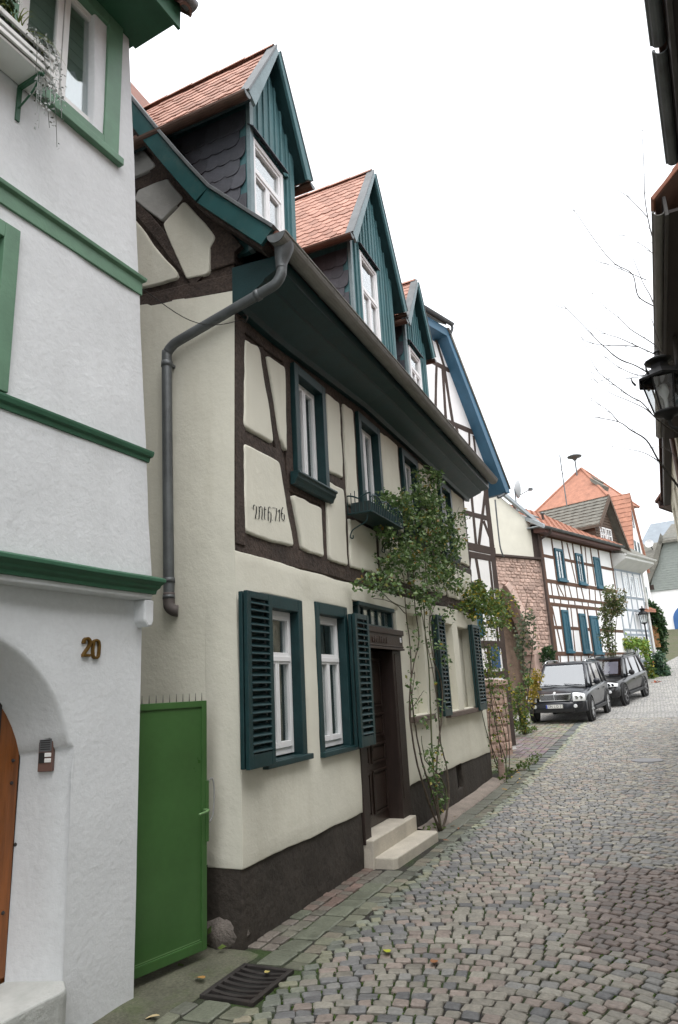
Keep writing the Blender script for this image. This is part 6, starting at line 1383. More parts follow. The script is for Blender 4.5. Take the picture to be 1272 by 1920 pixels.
# ---- roofs on the skyline
HZ = thing('grey_roof_house', 'distant house with broad grey slate roof on the skyline', 'house', (84, -2.0, GZ(84)), math.radians(-95))
MB().box(-2.0, 12, 0.5, 8, -2, 6.3).build('wall', M_FWHITE, HZ); MB().hexa([(-2.6, 0, 6.0), (12.5, 0, 6.0), (12.5, 5, 10.9), (-0.5, 5, 10.6), (-2.6, 0, 6.3), (12.5, 0, 6.3), (12.5, 5, 11.2), (-0.5, 5, 10.9)]).build('roof', mat('blue_grey_slate', (0.22, 0.25, 0.28), 0.7, var=0.15, vscale=1.5), HZ)
for x in (0.6, 3.0): MB().hexa([(x, 1.4, 7.7), (x + 0.9, 1.4, 7.7), (x + 0.9, 2.3, 8.6), (x, 2.3, 8.6), (x, 1.3, 7.8), (x + 0.9, 1.3, 7.8), (x + 0.9, 2.2, 8.75), (x, 2.2, 8.75)]).build('skylight', MATS['far_glass'], HZ)
HY = thing('orange_roof_house', 'distant low house with orange roof and white gable before the grey roof', 'house', (70, -0.9, GZ(70)), math.radians(-100))
MB().prism([(-1.3, -3), (1.2, -3), (1.2, 5.0), (-0.9, 7.3), (-1.3, 7.0)], lambda u, v: Vector((u, 0, v)), lambda u, v: Vector((u, 4, v))).build('wall', M_FWHITE, HY)
MB().hexa([(0.9, -0.4, 5.3), (9, -0.4, 5.9), (9, 3, 7.2), (1.6, 3, 6.6), (0.9, -0.4, 5.5), (9, -0.4, 6.1), (9, 3, 7.4), (1.6, 3, 6.8)]).build('roof', M_FTILE, HY)
MB().hexa([(-1.1, -0.3, 7.2), (1.4, -0.3, 4.9), (1.4, 4, 4.9), (-1.1, 4, 7.2), (-1.05, -0.3, 7.5), (1.5, -0.3, 5.15), (1.5, 4, 5.15), (-1.05, 4, 7.5)]).build('roof', M_GTILE, HY)
# ------------------------------------------------------------------ gate, wire, flower boxes
M_GATE = mat('green_gate_paint', (0.046, 0.115, 0.033), 0.3, var=0.16, vscale=1.3, bump=0.002, bscale=5, fine=0.04, stain=0.35, sscale=2, stain_col=(0.03, 0.07, 0.02), coat=0.15)
ga_, gb_ = Vector((3.50, 3.235)), Vector((4.285, 3.04)); gd = gb_ - ga_; GL = gd.length
GT = thing('metal_gate', 'tall green sheet metal gate closing the passage between the two houses', 'gate', (ga_.x, ga_.y, 0.0), math.atan2(gd.y, gd.x))
MB().box(0.0, GL - 0.012, 0.0, 0.012, 0.07, 1.655).build('sheet', M_GATE, GT)
frame_mb(0.0, GL, 0.055, 1.67, 0.045, -0.012, 0.03, wb=0.06, wt=0.045).build('frame', M_GATE, GT, bevel=0.004)
MB().box(0.05, GL - 0.05, -0.0005, 0.006, 0.121, 0.127).build('weld_line', mat('pale_green_edge', (0.12, 0.22, 0.09), 0.5), GT)
for k in range(14): x = 0.03 + (GL - 0.06) * k / 13; MB().tube([(x, 0.01, 1.66), (x, 0.01, 1.725)], [0.004, 0.0015], 5).build('spike', iron, GT)
hb = MB().box(GL - 0.015, GL + 0.012, -0.02, 0.02, 0.72, 1.12).build('lock_plate', M_GATE, GT, bevel=0.003)
MB().tube(spline([(GL - 0.03, -0.015, 0.93), (GL - 0.03, -0.06, 0.93), (GL - 0.05, -0.07, 0.925), (GL - 0.12, -0.068, 0.915)], 4), 0.009, 8).build('handle', MATS['pale_green_edge'], GT, smooth=True)
MB().tube(spline([(GL + 0.01, -0.01, 1.10), (GL + 0.04, -0.02, 1.13), (GL + 0.06, -0.02, 1.05), (GL + 0.05, -0.02, 0.9), (GL + 0.02, -0.015, 0.84)], 6), 0.006, 6).build('wire_loop', mat('grey_wire', (0.25, 0.25, 0.24), 0.6), GT, smooth=True)
p0 = WH.matrix_basis @ Vector((lean(4.6) + 0.01, JY, 4.60)); wp = [p0.lerp(Vector((4.55, 2.80, 4.86)), t_) + Vector((0, 0, -0.16 * math.sin(PI * t_) ** 1.2)) for t_ in [i / 14 for i in range(15)]]
wo_ = MB().tube(wp, 0.0035, 5).build('overhead_wire', M_DARK); tag(wo_, 'thin sagging wire strung from the white house to an iron hook', 'wire')

# flower box under the second upper window: flat iron bars with a scalloped rail
FB = thing('iron_flower_box', 'teal iron flower box with scalloped bars under the upper window', 'flower box', (0, 2.87, 0))
bx0, bx1, bo, bz = 6.69, 7.72, 0.30, 3.555
MB().box(bx0, bx1, -bo, -0.03, bz, bz + 0.012).build('tray', M_TEAL, FB)
MB().box(bx0 + 0.03, bx1 - 0.03, -bo + 0.03, -0.06, bz + 0.012, bz + 0.14).build('planter', mat('dark_planter', (0.03, 0.045, 0.045), 0.7), FB)
wav = lambda t_: bz + 0.17 + 0.05 * abs(math.sin(t_ * PI * 3))
for nm, P in (('front', [(bx0 + (bx1 - bx0) * i / 36, -bo) for i in range(37)]), ('end', [(bx0, -bo + (bo - 0.02) * i / 12) for i in range(13)]), ('end', [(bx1, -bo + (bo - 0.02) * i / 12) for i in range(13)])):
    n = len(P) - 1
    MB().tube([(x, y, wav(i / n * (1 if nm == 'front' else 0.34) + (0 if nm == 'front' else 0.16))) for i, (x, y) in enumerate(P)], 0.009, 6).build('rail', M_TEAL, FB, smooth=True); MB().tube([(x, y, bz + 0.01) for x, y in P], 0.010, 6).build('rail', M_TEAL, FB)
    for i in range(0, n + 1, 2 if nm == 'front' else 2):
        x, y = P[i]; MB().tube([(x, y, bz), (x, y, wav(i / n * (1 if nm == 'front' else 0.34)) + (0.02 if nm == 'front' else 0.055))], [0.007, 0.0045], 5).build('picket', M_TEAL, FB)
for x in (bx0 + 0.03, bx1 - 0.03):
    MB().tube(spline([(x, -0.24, bz - 0.005), (x, -0.22, bz - 0.09), (x, -0.13, bz - 0.13), (x, -0.05, bz - 0.17), (x, -0.02, bz - 0.24), (x, -0.05, bz - 0.26), (x, -0.055, bz - 0.225)], 5), 0.007, 6).build('bracket', M_TEAL, FB, smooth=True)
# white slatted flower box on the white house
WB = thing('white_flower_box', 'white slatted flower box with dark liner on the top floor of the white house', 'flower box', WH.location, RW)
bx, bz = -1.19, 5.43; yo = JY - 0.20
MB().box(-3.3, bx, yo, JY - 0.01, bz, bz + 0.02).build('bottom_board', M_WFRAME, WB, bevel=0.003)
for z in (0.025, 0.075, 0.155): MB().box(-3.3, bx, yo - 0.018, yo, bz + z, bz + z + (0.03 if z < 0.15 else 0.035)).build('slat', M_WFRAME, WB, bevel=0.003)
for x in (bx - 0.02, -1.75, -2.4): MB().box(x - 0.02, x + 0.02, yo, yo + 0.015, bz + 0.02, bz + 0.19).build('upright', M_WFRAME, WB)
MB().box(bx - 0.018, bx, yo, JY - 0.01, bz + 0.02, bz + 0.05).box(bx - 0.018, bx, yo, JY - 0.01, bz + 0.155, bz + 0.19).build('slat', M_WFRAME, WB)
MB().box(-3.28, bx - 0.03, yo + 0.02, JY - 0.03, bz + 0.02, bz + 0.17).build('liner', mat('dark_liner', (0.035, 0.033, 0.032), 0.7), WB)
for x in (-1.27, -2.6):
    q = MB().box(x - 0.012, x + 0.012, yo - 0.02, JY, bz - 0.022, bz - 0.001).box(x - 0.014, x + 0.014, JY - 0.015, JY + 0.005, bz - 0.26, bz - 0.02)
    q.tube(spline([(x, yo + 0.01, bz - 0.02), (x, yo + 0.06, bz - 0.10), (x, JY - 0.01, bz - 0.17)], 5), 0.006, 6); q.build('bracket', M_GREEND, WB)
G1 = leaf_mat('grass_blades', [(0.0, (0.12, 0.16, 0.03)), (1.0, (0.26, 0.30, 0.08))]); G2 = leaf_mat('dark_leaves', [(0.0, (0.02, 0.035, 0.012)), (0.7, (0.04, 0.065, 0.02)), (1.0, (0.09, 0.10, 0.03))])
pr_ = random.Random(21)
FP = thing('box_flowers', 'white asters, tufted grass and trailing foliage planted in the white flower box', 'flowers', WH.location, RW)
q = MB()
for _ in range(90):
    bx_, by_ = -1.40 + pr_.gauss(0, 0.03), yo + 0.10 + pr_.gauss(0, 0.03); a = pr_.uniform(0, 2 * PI); ln = pr_.uniform(0.16, 0.32); o_ = len(q.v)
    for i in range(6): t_ = i / 5; r_ = ln * 0.85 * t_; h_ = ln * (1.2 * t_ - 1.35 * t_ * t_); w_ = 0.004 * (1 - t_) + 0.0006; cx_, cy_ = bx_ + math.cos(a) * r_, by_ + math.sin(a) * r_; q.v += [(cx_ - math.sin(a) * w_, cy_ + math.cos(a) * w_, bz + 0.17 + h_), (cx_ + math.sin(a) * w_, cy_ - math.cos(a) * w_, bz + 0.17 + h_)]
    q.f += [(o_ + i * 2, o_ + i * 2 + 1, o_ + i * 2 + 3, o_ + i * 2 + 2) for i in range(5)]
q.build('grass_tuft', G1, FP, fix=False)
leaf_cloud(MB(), [(-1.27, yo + 0.08, bz + 0.19, 0.10, 0.10, 0.08, 300), (-1.55, yo + 0.06, bz + 0.30, 0.10, 0.10, 0.16, 420), (-1.95, yo + 0.08, bz + 0.26, 0.22, 0.10, 0.16, 340), (-2.6, yo + 0.08, bz + 0.2, 0.5, 0.1, 0.12, 260)], 0.035, rng=pr_).build('foliage', G2, FP, fix=False)
q = MB()
for i in range(14):
    x, y, z = -1.27 + pr_.gauss(0, 0.05), yo + 0.12 + pr_.gauss(0, 0.05), bz + 0.17; P = []
    ln = pr_.uniform(0.25, 0.6); dx = pr_.uniform(0.02, 0.22)
    for k in range(8): t_ = k / 7; P.append((x + dx * t_ * 1.2, y - 0.10 * math.sin(t_ * 2), z + 0.10 * math.sin(t_ * PI * 0.9) - ln * t_ * t_))
    q.tube(P, 0.002, 4)
    for _ in range(46):
        t_ = pr_.random(); k = min(6, int(t_ * 7)); p = Vector(P[k]).lerp(Vector(P[k + 1]), t_ * 7 - k) + Vector((pr_.gauss(0, 0.016), pr_.gauss(0, 0.016), pr_.gauss(0, 0.016))); leaf_cloud(q, [(p.x, p.y, p.z, 0.01, 0.01, 0.01, 1)], 0.022, rng=pr_)
q.build('trailing_stems', leaf_mat('silver_trailing', [(0.0, (0.05, 0.06, 0.045)), (0.35, (0.12, 0.13, 0.11)), (0.6, (0.45, 0.47, 0.46)), (1.0, (0.62, 0.64, 0.64))]), FP, fix=False)
M_PETAL = mat('white_petal', (0.75, 0.76, 0.72), 0.6, var=0.05); bl_ = None
for (x, z) in ((-1.47, 0.46), (-1.50, 0.37), (-1.49, 0.29), (-1.62, 0.42), (-2.0, 0.36)):
    q = MB(); 
    for lay in range(3):
        for k in range(13): a = 2 * PI * (k + lay * 0.33) / 13; r_ = 0.052 * (1 - 0.24 * lay); h_ = 0.012 + 0.014 * lay; o_ = len(q.v); q.v += [(0, 0, h_), (r_ * 0.6 * math.cos(a - 0.16), r_ * 0.6 * math.sin(a - 0.16), h_ + 0.012), (r_ * math.cos(a), r_ * math.sin(a), h_ + 0.004), (r_ * 0.6 * math.cos(a + 0.16), r_ * 0.6 * math.sin(a + 0.16), h_ + 0.012)]; q.f.append((o_, o_ + 1, o_ + 2, o_ + 3))
    o = q.build('blossom', M_PETAL, FP, fix=False); o.location = (x, yo - 0.02, bz + z); o.rotation_euler = (math.radians(70 + pr_.uniform(-20, 20)), pr_.uniform(-0.5, 0.5), 0)

# ------------------------------------------------------------------ climbing roses and other plants
ROSE = leaf_mat('rose_leaves', [(0.0, (0.045, 0.085, 0.028)), (0.35, (0.08, 0.14, 0.045)), (0.75, (0.135, 0.22, 0.075)), (0.93, (0.22, 0.29, 0.11)), (0.965, (0.32, 0.26, 0.05)), (1.0, (0.28, 0.14, 0.05))], 0.32)
YROSE = leaf_mat('yellowing_leaves', [(0.0, (0.05, 0.095, 0.025)), (0.45, (0.10, 0.17, 0.04)), (0.8, (0.14, 0.19, 0.035)), (0.9, (0.30, 0.26, 0.03)), (1.0, (0.42, 0.30, 0.03))], 0.4)
M_STEM = mat('brown_stem', (0.075, 0.058, 0.042), 0.85, var=0.35, vscale=20, bump=0.003, bscale=60)
M_STEMG = mat('green_stem', (0.075, 0.085, 0.035), 0.7, var=0.3, vscale=15)
def plant(name, label, cat, base): return thing(name, label, cat, base)
def stems(parent, paths, r0, r1, mt, y, name='stem', off=None, jit=0.03):
    loc = Vector(parent.location)
    for i, P in enumerate(paths):
        yy = y[i] if isinstance(y, (list, tuple)) else y
        pts = [at_y(px_, py_, (yy[k] if isinstance(yy, (list, tuple)) else yy)) - loc for k, (px_, py_) in enumerate(P)]
        S_ = spline(pts, 5); n = len(S_); S_ = [p + Vector((nz(p.x, i, k, 3), nz(p.y, i, k + 9, 3), nz(p.z, i, k, 3))) * jit * 0.3 for k, p in enumerate(S_)]
        MB().tube(S_, [r0 + (r1 - r0) * k / (n - 1) for k in range(n)], 6).build(name, mt[i % len(mt)], parent, smooth=True)
base = Vector((8.33, 2.63, 0.0))
RO = plant('climbing_rose', 'large climbing rose trained up the cream house wall beside the front door', 'rose', base)
main = [[(827, 1558), (815, 1500), (795, 1440), (782, 1380), (772, 1300), (770, 1220), (762, 1150), (757, 1080)], [(824, 1558), (800, 1490), (780, 1420), (768, 1330), (775, 1250), (786, 1200), (778, 1130), (775, 1060), (770, 1010)],
        [(828, 1558), (820, 1500), (812, 1430), (808, 1340), (805, 1260), (798, 1190), (795, 1120), (800, 1040), (806, 960)], [(830, 1555), (842, 1500), (838, 1440), (826, 1390), (822, 1330), (812, 1260), (800, 1200), (790, 1140)],
        [(826, 1556), (818, 1470), (822, 1400), (830, 1330), (828, 1280), (812, 1230), (806, 1160), (818, 1090), (826, 1010)], [(829, 1557), (838, 1520), (836, 1480), (820, 1450), (798, 1425), (790, 1380)], [(826, 1557), (806, 1510), (790, 1460), (776, 1400), (770, 1340), (778, 1260)],
        [(828, 1556), (838, 1530), (841, 1490), (834, 1440)]]
stems(RO, main, 0.013, 0.005, [M_STEM, M_STEM, M_STEMG, M_STEM, M_STEM, M_STEMG], [[2.63, 2.66, 2.70, 2.74, 2.76, 2.78, 2.79, 2.79, 2.79][:len(p)] for p in main])
top = [[(760, 1150), (745, 1135), (722, 1125), (700, 1122)], [(762, 1140), (735, 1128), (712, 1105), (696, 1088)], [(770, 1060), (752, 1030), (730, 1005), (715, 985)], [(757, 1080), (745, 1050), (752, 1020), (765, 985)], [(806, 1160), (826, 1110), (850, 1060), (866, 1020)], [(800, 1040), (790, 980), (800, 930), (810, 895)], [(826, 1010), (846, 980), (862, 950)], [(760, 1100), (742, 1078), (718, 1060)], [(772, 1330), (785, 1310), (795, 1295)]]
stems(RO, top, 0.007, 0.0025, [M_STEM, M_STEMG], 2.75)
def px_blobs(L, y, k=1.0, loc=(0, 0, 0), depth=0.16):
    out = []
    for (px_, py_, rx_, ry_, cnt) in L:
        p = at_y(px_, py_, y) - Vector(loc); a = at_y(px_ + rx_, py_, y); b = at_y(px_, py_ + ry_, y); out.append((p.x, p.y, p.z, abs(a.x - at_y(px_, py_, y).x) * 0.85, depth, abs(b.z - at_y(px_, py_, y).z), cnt * k))
    return out
rr_ = random.Random(31)
def sprigs(blobs, g, per=11, rad=0.075):
    """Break soft volumes into sprays of leaves so that the wall shows between them."""
    out = []
    for (x, y, z, rx_, ry_, rz_, cnt) in blobs:
        for _ in range(max(1, int(cnt / per))):
            while True:
                a, b, c = g.uniform(-1, 1), g.uniform(-1, 1), g.uniform(-1, 1)
                if a * a + b * b + c * c < 1: break
            k = g.uniform(0.6, 1.5); out.append((x + a * rx_ * 1.15, y + b * ry_, z + c * rz_ * 1.1, rad * k, rad * 0.8 * k, rad * 0.75 * k, per * k))
    return out
bl1 = [(806, 915, 22, 28, 330), (790, 950, 30, 32, 420), (760, 955, 26, 26, 260), (735, 945, 26, 16, 120), (825, 970, 26, 40, 480), (785, 1000, 45, 40, 620), (840, 1015, 24, 34, 330), (745, 1030, 32, 32, 300), (800, 1060, 40, 36, 560), (835, 1075, 22, 26, 200), (715, 1095, 34, 14, 170), (690, 1095, 18, 10, 50), (740, 1060, 26, 22, 130), (795, 1105, 30, 20, 200), (790, 1135, 16, 16, 90), (850, 1060, 18, 30, 120), (725, 1000, 14, 10, 40), (862, 990, 12, 30, 70), (808, 890, 10, 14, 60)]
leaf_cloud(MB(), sprigs(px_blobs(bl1, 2.66, 1.5, base), rr_), 0.058, rng=rr_).build('foliage', ROSE, RO, fix=False)
bl2 = [(770, 1290, 10, 40, 26), (790, 1330, 12, 60, 30), (822, 1330, 12, 50, 34), (776, 1200, 14, 40, 40), (812, 1190, 14, 40, 50), (840, 1150, 18, 20, 50), (815, 1440, 20, 26, 70), (806, 1410, 14, 14, 40), (825, 1500, 10, 24, 70), (818, 1470, 12, 20, 50), (838, 1240, 10, 16, 36), (832, 1210, 8, 8, 14), (816, 1405, 8, 10, 16)]
leaf_cloud(MB(), px_blobs(bl2, 2.66, 1.0, base, 0.08), 0.055, rng=rr_).build('foliage', ROSE, RO, fix=False)
for k in range(3):
    p = at_y(*((762, 1110), (813, 1252), (778, 1262))[k], 2.80) - base; MB().tube([p, p + Vector((0, 0.06, 0))], 0.006, 5).build('wall_tie', iron, RO)
base2 = Vector((13.25, 2.84, 0.02))
R2 = plant('corner_rose', 'yellowing climbing rose on slender stems at the far corner of the cream house', 'rose', base2)
st2 = [[(945, 1455), (938, 1400), (926, 1340), (916, 1270), (908, 1210), (905, 1160), (900, 1120)], [(947, 1455), (950, 1400), (940, 1350), (925, 1300), (918, 1240), (915, 1180), (920, 1140)], [(940, 1455), (925, 1415), (918, 1360), (922, 1300), (930, 1230), (928, 1170)], [(954, 1453), (956, 1410), (952, 1360), (945, 1310), (938, 1280)], [(943, 1455), (930, 1420), (915, 1380), (906, 1345), (902, 1325)], [(951, 1454), (947, 1420), (935, 1385), (930, 1340)]]
stems(R2, st2, 0.010, 0.004, [M_STEM, M_STEMG, M_STEM], 2.86)
bl3 = [(895, 1120, 38, 18, 330), (925, 1125, 30, 24, 280), (880, 1135, 26, 18, 170), (910, 1150, 34, 22, 300), (940, 1150, 20, 24, 160), (905, 1105, 24, 14, 130), (925, 1180, 20, 22, 90), (955, 1120, 12, 20, 50)]
leaf_cloud(MB(), sprigs(px_blobs(bl3, 2.78, 1.9, base2), rr_), 0.070, rng=rr_).build('foliage', YROSE, R2, fix=False)
bl4 = [(922, 1225, 16, 22, 80), (918, 1255, 16, 18, 60), (928, 1290, 16, 24, 46), (938, 1335, 18, 30, 46), (930, 1380, 16, 22, 26), (948, 1270, 12, 26, 34), (958, 1310, 12, 30, 34), (935, 1430, 14, 20, 24)]
leaf_cloud(MB(), px_blobs(bl4, 2.86, 1.8, base2), 0.065, rng=rr_).build('foliage', YROSE, R2, fix=False)
# low weeds along kerb and wall foot
wd = MB(); 
for (x, y, n_) in ((13.2, 2.75, 60), (13.9, 2.62, 60), (14.6, 2.55, 60), (12.5, 2.66, 30), (20.4, 3.6, 120), (20.9, 3.5, 90), (4.35, 3.1, 12), (8.1, 2.66, 14), (15.5, 2.6, 40)): leaf_cloud(wd, [(x, y, GZ(x) + 0.05, 0.35, 0.14, 0.06, n_)], 0.06, rng=rr_, droop=-0.5)
o = wd.build('weeds', leaf_mat('weed_leaves', [(0.0, (0.05, 0.085, 0.02)), (1.0, (0.12, 0.17, 0.04))]), kind='stuff', fix=False); tag(o, 'low green weeds along the wall foot and kerb', 'weeds')
# fallen leaves
def fallen(x, y, s_, col, label, grp=None, rz=0.0):
    q = MB(); n = 9
    for i in range(n): a = 2 * PI * i / n; r_ = s_ * (0.55 + 0.45 * abs(math.cos(a))) * (1 + 0.15 * math.sin(3 * a)); q.v.append((r_ * math.cos(a), r_ * math.sin(a) * 0.7, 0.004 + 0.25 * s_ * abs(math.sin(a)) * 0.6))
    q.v.append((0, 0, 0.004)); q.f = [(i, (i + 1) % n, n) for i in range(n)]
    o = q.build('fallen_leaf', mat('fallen_' + str(col), col, 0.6, var=0.15, vscale=30), fix=False); o.location = (x, y, GZ(x) + 0.008); o.rotation_euler = (0.1, 0.15, rz); tag(o, label, 'leaf', grp); return o
fallen(4.70, 1.90, 0.055, (0.42, 0.45, 0.03), 'bright yellow-green fallen leaf lying on the cobbles', None, 0.6)
fallen(4.62, 1.55, 0.05, (0.26, 0.11, 0.04), 'brown-orange fallen leaf on the cobbles near the yellow leaf', None, 0.2)
fallen(3.97, 2.86, 0.05, (0.36, 0.20, 0.06), 'tan fallen leaf on the mossy pad before the gate', None, 1.2)
fallen(3.45, 2.80, 0.042, (0.45, 0.36, 0.20), 'pale fallen leaf on the cobbles below the white house', None, 2.0)
fallen(4.17, 2.50, 0.035, (0.42, 0.35, 0.12), 'small yellow fallen leaf on the drain grate', None, 0.4)
for (x, y) in ((8.15, 2.66), (8.5, 2.72), (8.72, 2.55), (9.3, 2.70), (8.9, 2.76), (7.95, 2.42), (8.6, 2.45)): fallen(x, y, rr_.uniform(0.025, 0.04), rr_.choice([(0.30, 0.17, 0.05), (0.22, 0.09, 0.04)]), 'small brown fallen leaf at the foot of the climbing rose', 'fallen leaves by the climbing rose', rr_.uniform(0, 6))
for (x, y) in ((12.9, 2.62), (13.1, 2.5), (13.4, 2.6), (12.7, 2.45), (12.3, 2.4), (13.7, 2.7), (11.6, 2.5)): fallen(x, y, rr_.uniform(0.03, 0.045), rr_.choice([(0.48, 0.34, 0.04), (0.42, 0.24, 0.04)]), 'small yellow fallen leaf below the corner rose', 'fallen leaves below the corner rose', rr_.uniform(0, 6))

# bare tree overhanging from the right
TRB = Vector((8.2, -0.74, 0.0))
BT = thing('bare_tree', 'leafless tree with thin twigs reaching in from the right edge', 'tree', TRB)
M_BARK = mat('grey_bark', (0.055, 0.048, 0.042), 0.85, var=0.3, vscale=15, bump=0.004, bscale=50)
def limb(P, d0, d1, r0, r1, name='branch', n_=6):
    n = len(P); pts = [at_d(x, y, d0 + (d1 - d0) * i / (n - 1)) - TRB for i, (x, y) in enumerate(P)]; S_ = spline(pts, 5); m_ = len(S_)
    MB().tube(S_, [r0 + (r1 - r0) * (k / (m_ - 1)) ** 0.8 for k in range(m_)], n_).build(name, M_BARK, BT, smooth=True); return S_
g8 = at_d(1300, 1050, 7.4) - TRB
MB().tube(spline([(0, 0, -0.1), (0.02, 0.0, 1.2), (g8.x * 0.5, g8.y * 0.4, g8.z * 0.7), g8, at_d(1292, 930, 7.5) - TRB, at_d(1283, 800, 7.6) - TRB, at_d(1272, 690, 7.8) - TRB, at_d(1262, 600, 8.0) - TRB, at_d(1255, 520, 8.2) - TRB], 6), [0.07 - 0.052 * k / 48 for k in range(49)], 8).build('trunk', M_BARK, BT, smooth=True)
BR = [([(1292, 940), (1272, 912), (1237, 866), (1213, 826), (1184, 807), (1160, 791), (1114, 782)], .016), ([(1160, 791), (1141, 770), (1120, 757), (1097, 744)], .006), ([(1237, 866), (1208, 849), (1171, 841), (1123, 833)], .007), ([(1283, 820), (1250, 800), (1226, 780), (1204, 755), (1182, 743), (1149, 719), (1127, 702), (1116, 689), (1103, 662)], .011), ([(1226, 780), (1208, 765), (1176, 750), (1145, 737), (1123, 719), (1092, 702)], .007),
      ([(1276, 745), (1245, 720), (1221, 703), (1193, 686), (1160, 672), (1130, 647), (1106, 623), (1068, 584), (1051, 566)], .010), ([(1221, 703), (1191, 702), (1154, 684), (1119, 656), (1088, 647)], .007), ([(1270, 690), (1243, 671), (1230, 665), (1197, 650), (1162, 634), (1132, 624), (1097, 601)], .010), ([(1197, 650), (1171, 648), (1130, 647), (1101, 641), (1073, 627)], .007), ([(1264, 680), (1239, 660), (1226, 645), (1182, 617), (1162, 597), (1132, 573), (1103, 541)], .009),
      ([(1262, 600), (1250, 588), (1228, 575), (1197, 555), (1186, 514), (1151, 493), (1119, 455), (1084, 404), (1066, 379)], .010), ([(1228, 575), (1219, 553), (1206, 530), (1186, 481), (1171, 449)], .008), ([(1256, 530), (1241, 496), (1224, 446), (1215, 408), (1209, 365), (1208, 321), (1205, 263), (1202, 228)], .010), ([(1215, 408), (1180, 371), (1154, 353), (1139, 338)], .005), ([(1241, 493), (1215, 467), (1186, 449), (1154, 432)], .006), ([(1212, 525), (1165, 505), (1130, 492), (1105, 488)], .005), ([(1250, 560), (1258, 480), (1250, 420), (1258, 340)], .006), ([(1262, 610), (1275, 540), (1268, 470)], .006), ([(1280, 870), (1255, 845), (1232, 838), (1196, 845)], .006), ([(1221, 703), (1175, 710), (1130, 708), (1098, 690)], .005), ([(1236, 640), (1222, 600), (1212, 575)], .004), ([(1255, 640), (1248, 600), (1250, 560)], .005)]
tw_ = random.Random(77)
for P, r_ in BR:
    d0 = 7.6 + tw_.uniform(-0.2, 0.3); S_ = limb(P, d0, d0 + tw_.uniform(-0.5, 0.7), r_, r_ * 0.22)
    for k in range(4, len(S_) - 2, 4):       # short twigs
        if tw_.random() < 0.75:
            p = S_[k]; d = (S_[k + 1] - S_[k - 1]).normalized(); a = (d + Vector((tw_.gauss(0, 0.5), tw_.gauss(0, 0.5), tw_.gauss(0.15, 0.4)))).normalized(); ln = tw_.uniform(0.10, 0.36)
            MB().tube(spline([p, p + a * ln * 0.5 + Vector((0, 0, tw_.uniform(-0.02, 0.03))), p + a * ln + Vector((0, 0, tw_.uniform(0, 0.06)))], 3), [0.0035, 0.003, 0.0028, 0.0025, 0.002, 0.0016, 0.0012], 4).build('twig', M_BARK, BT)
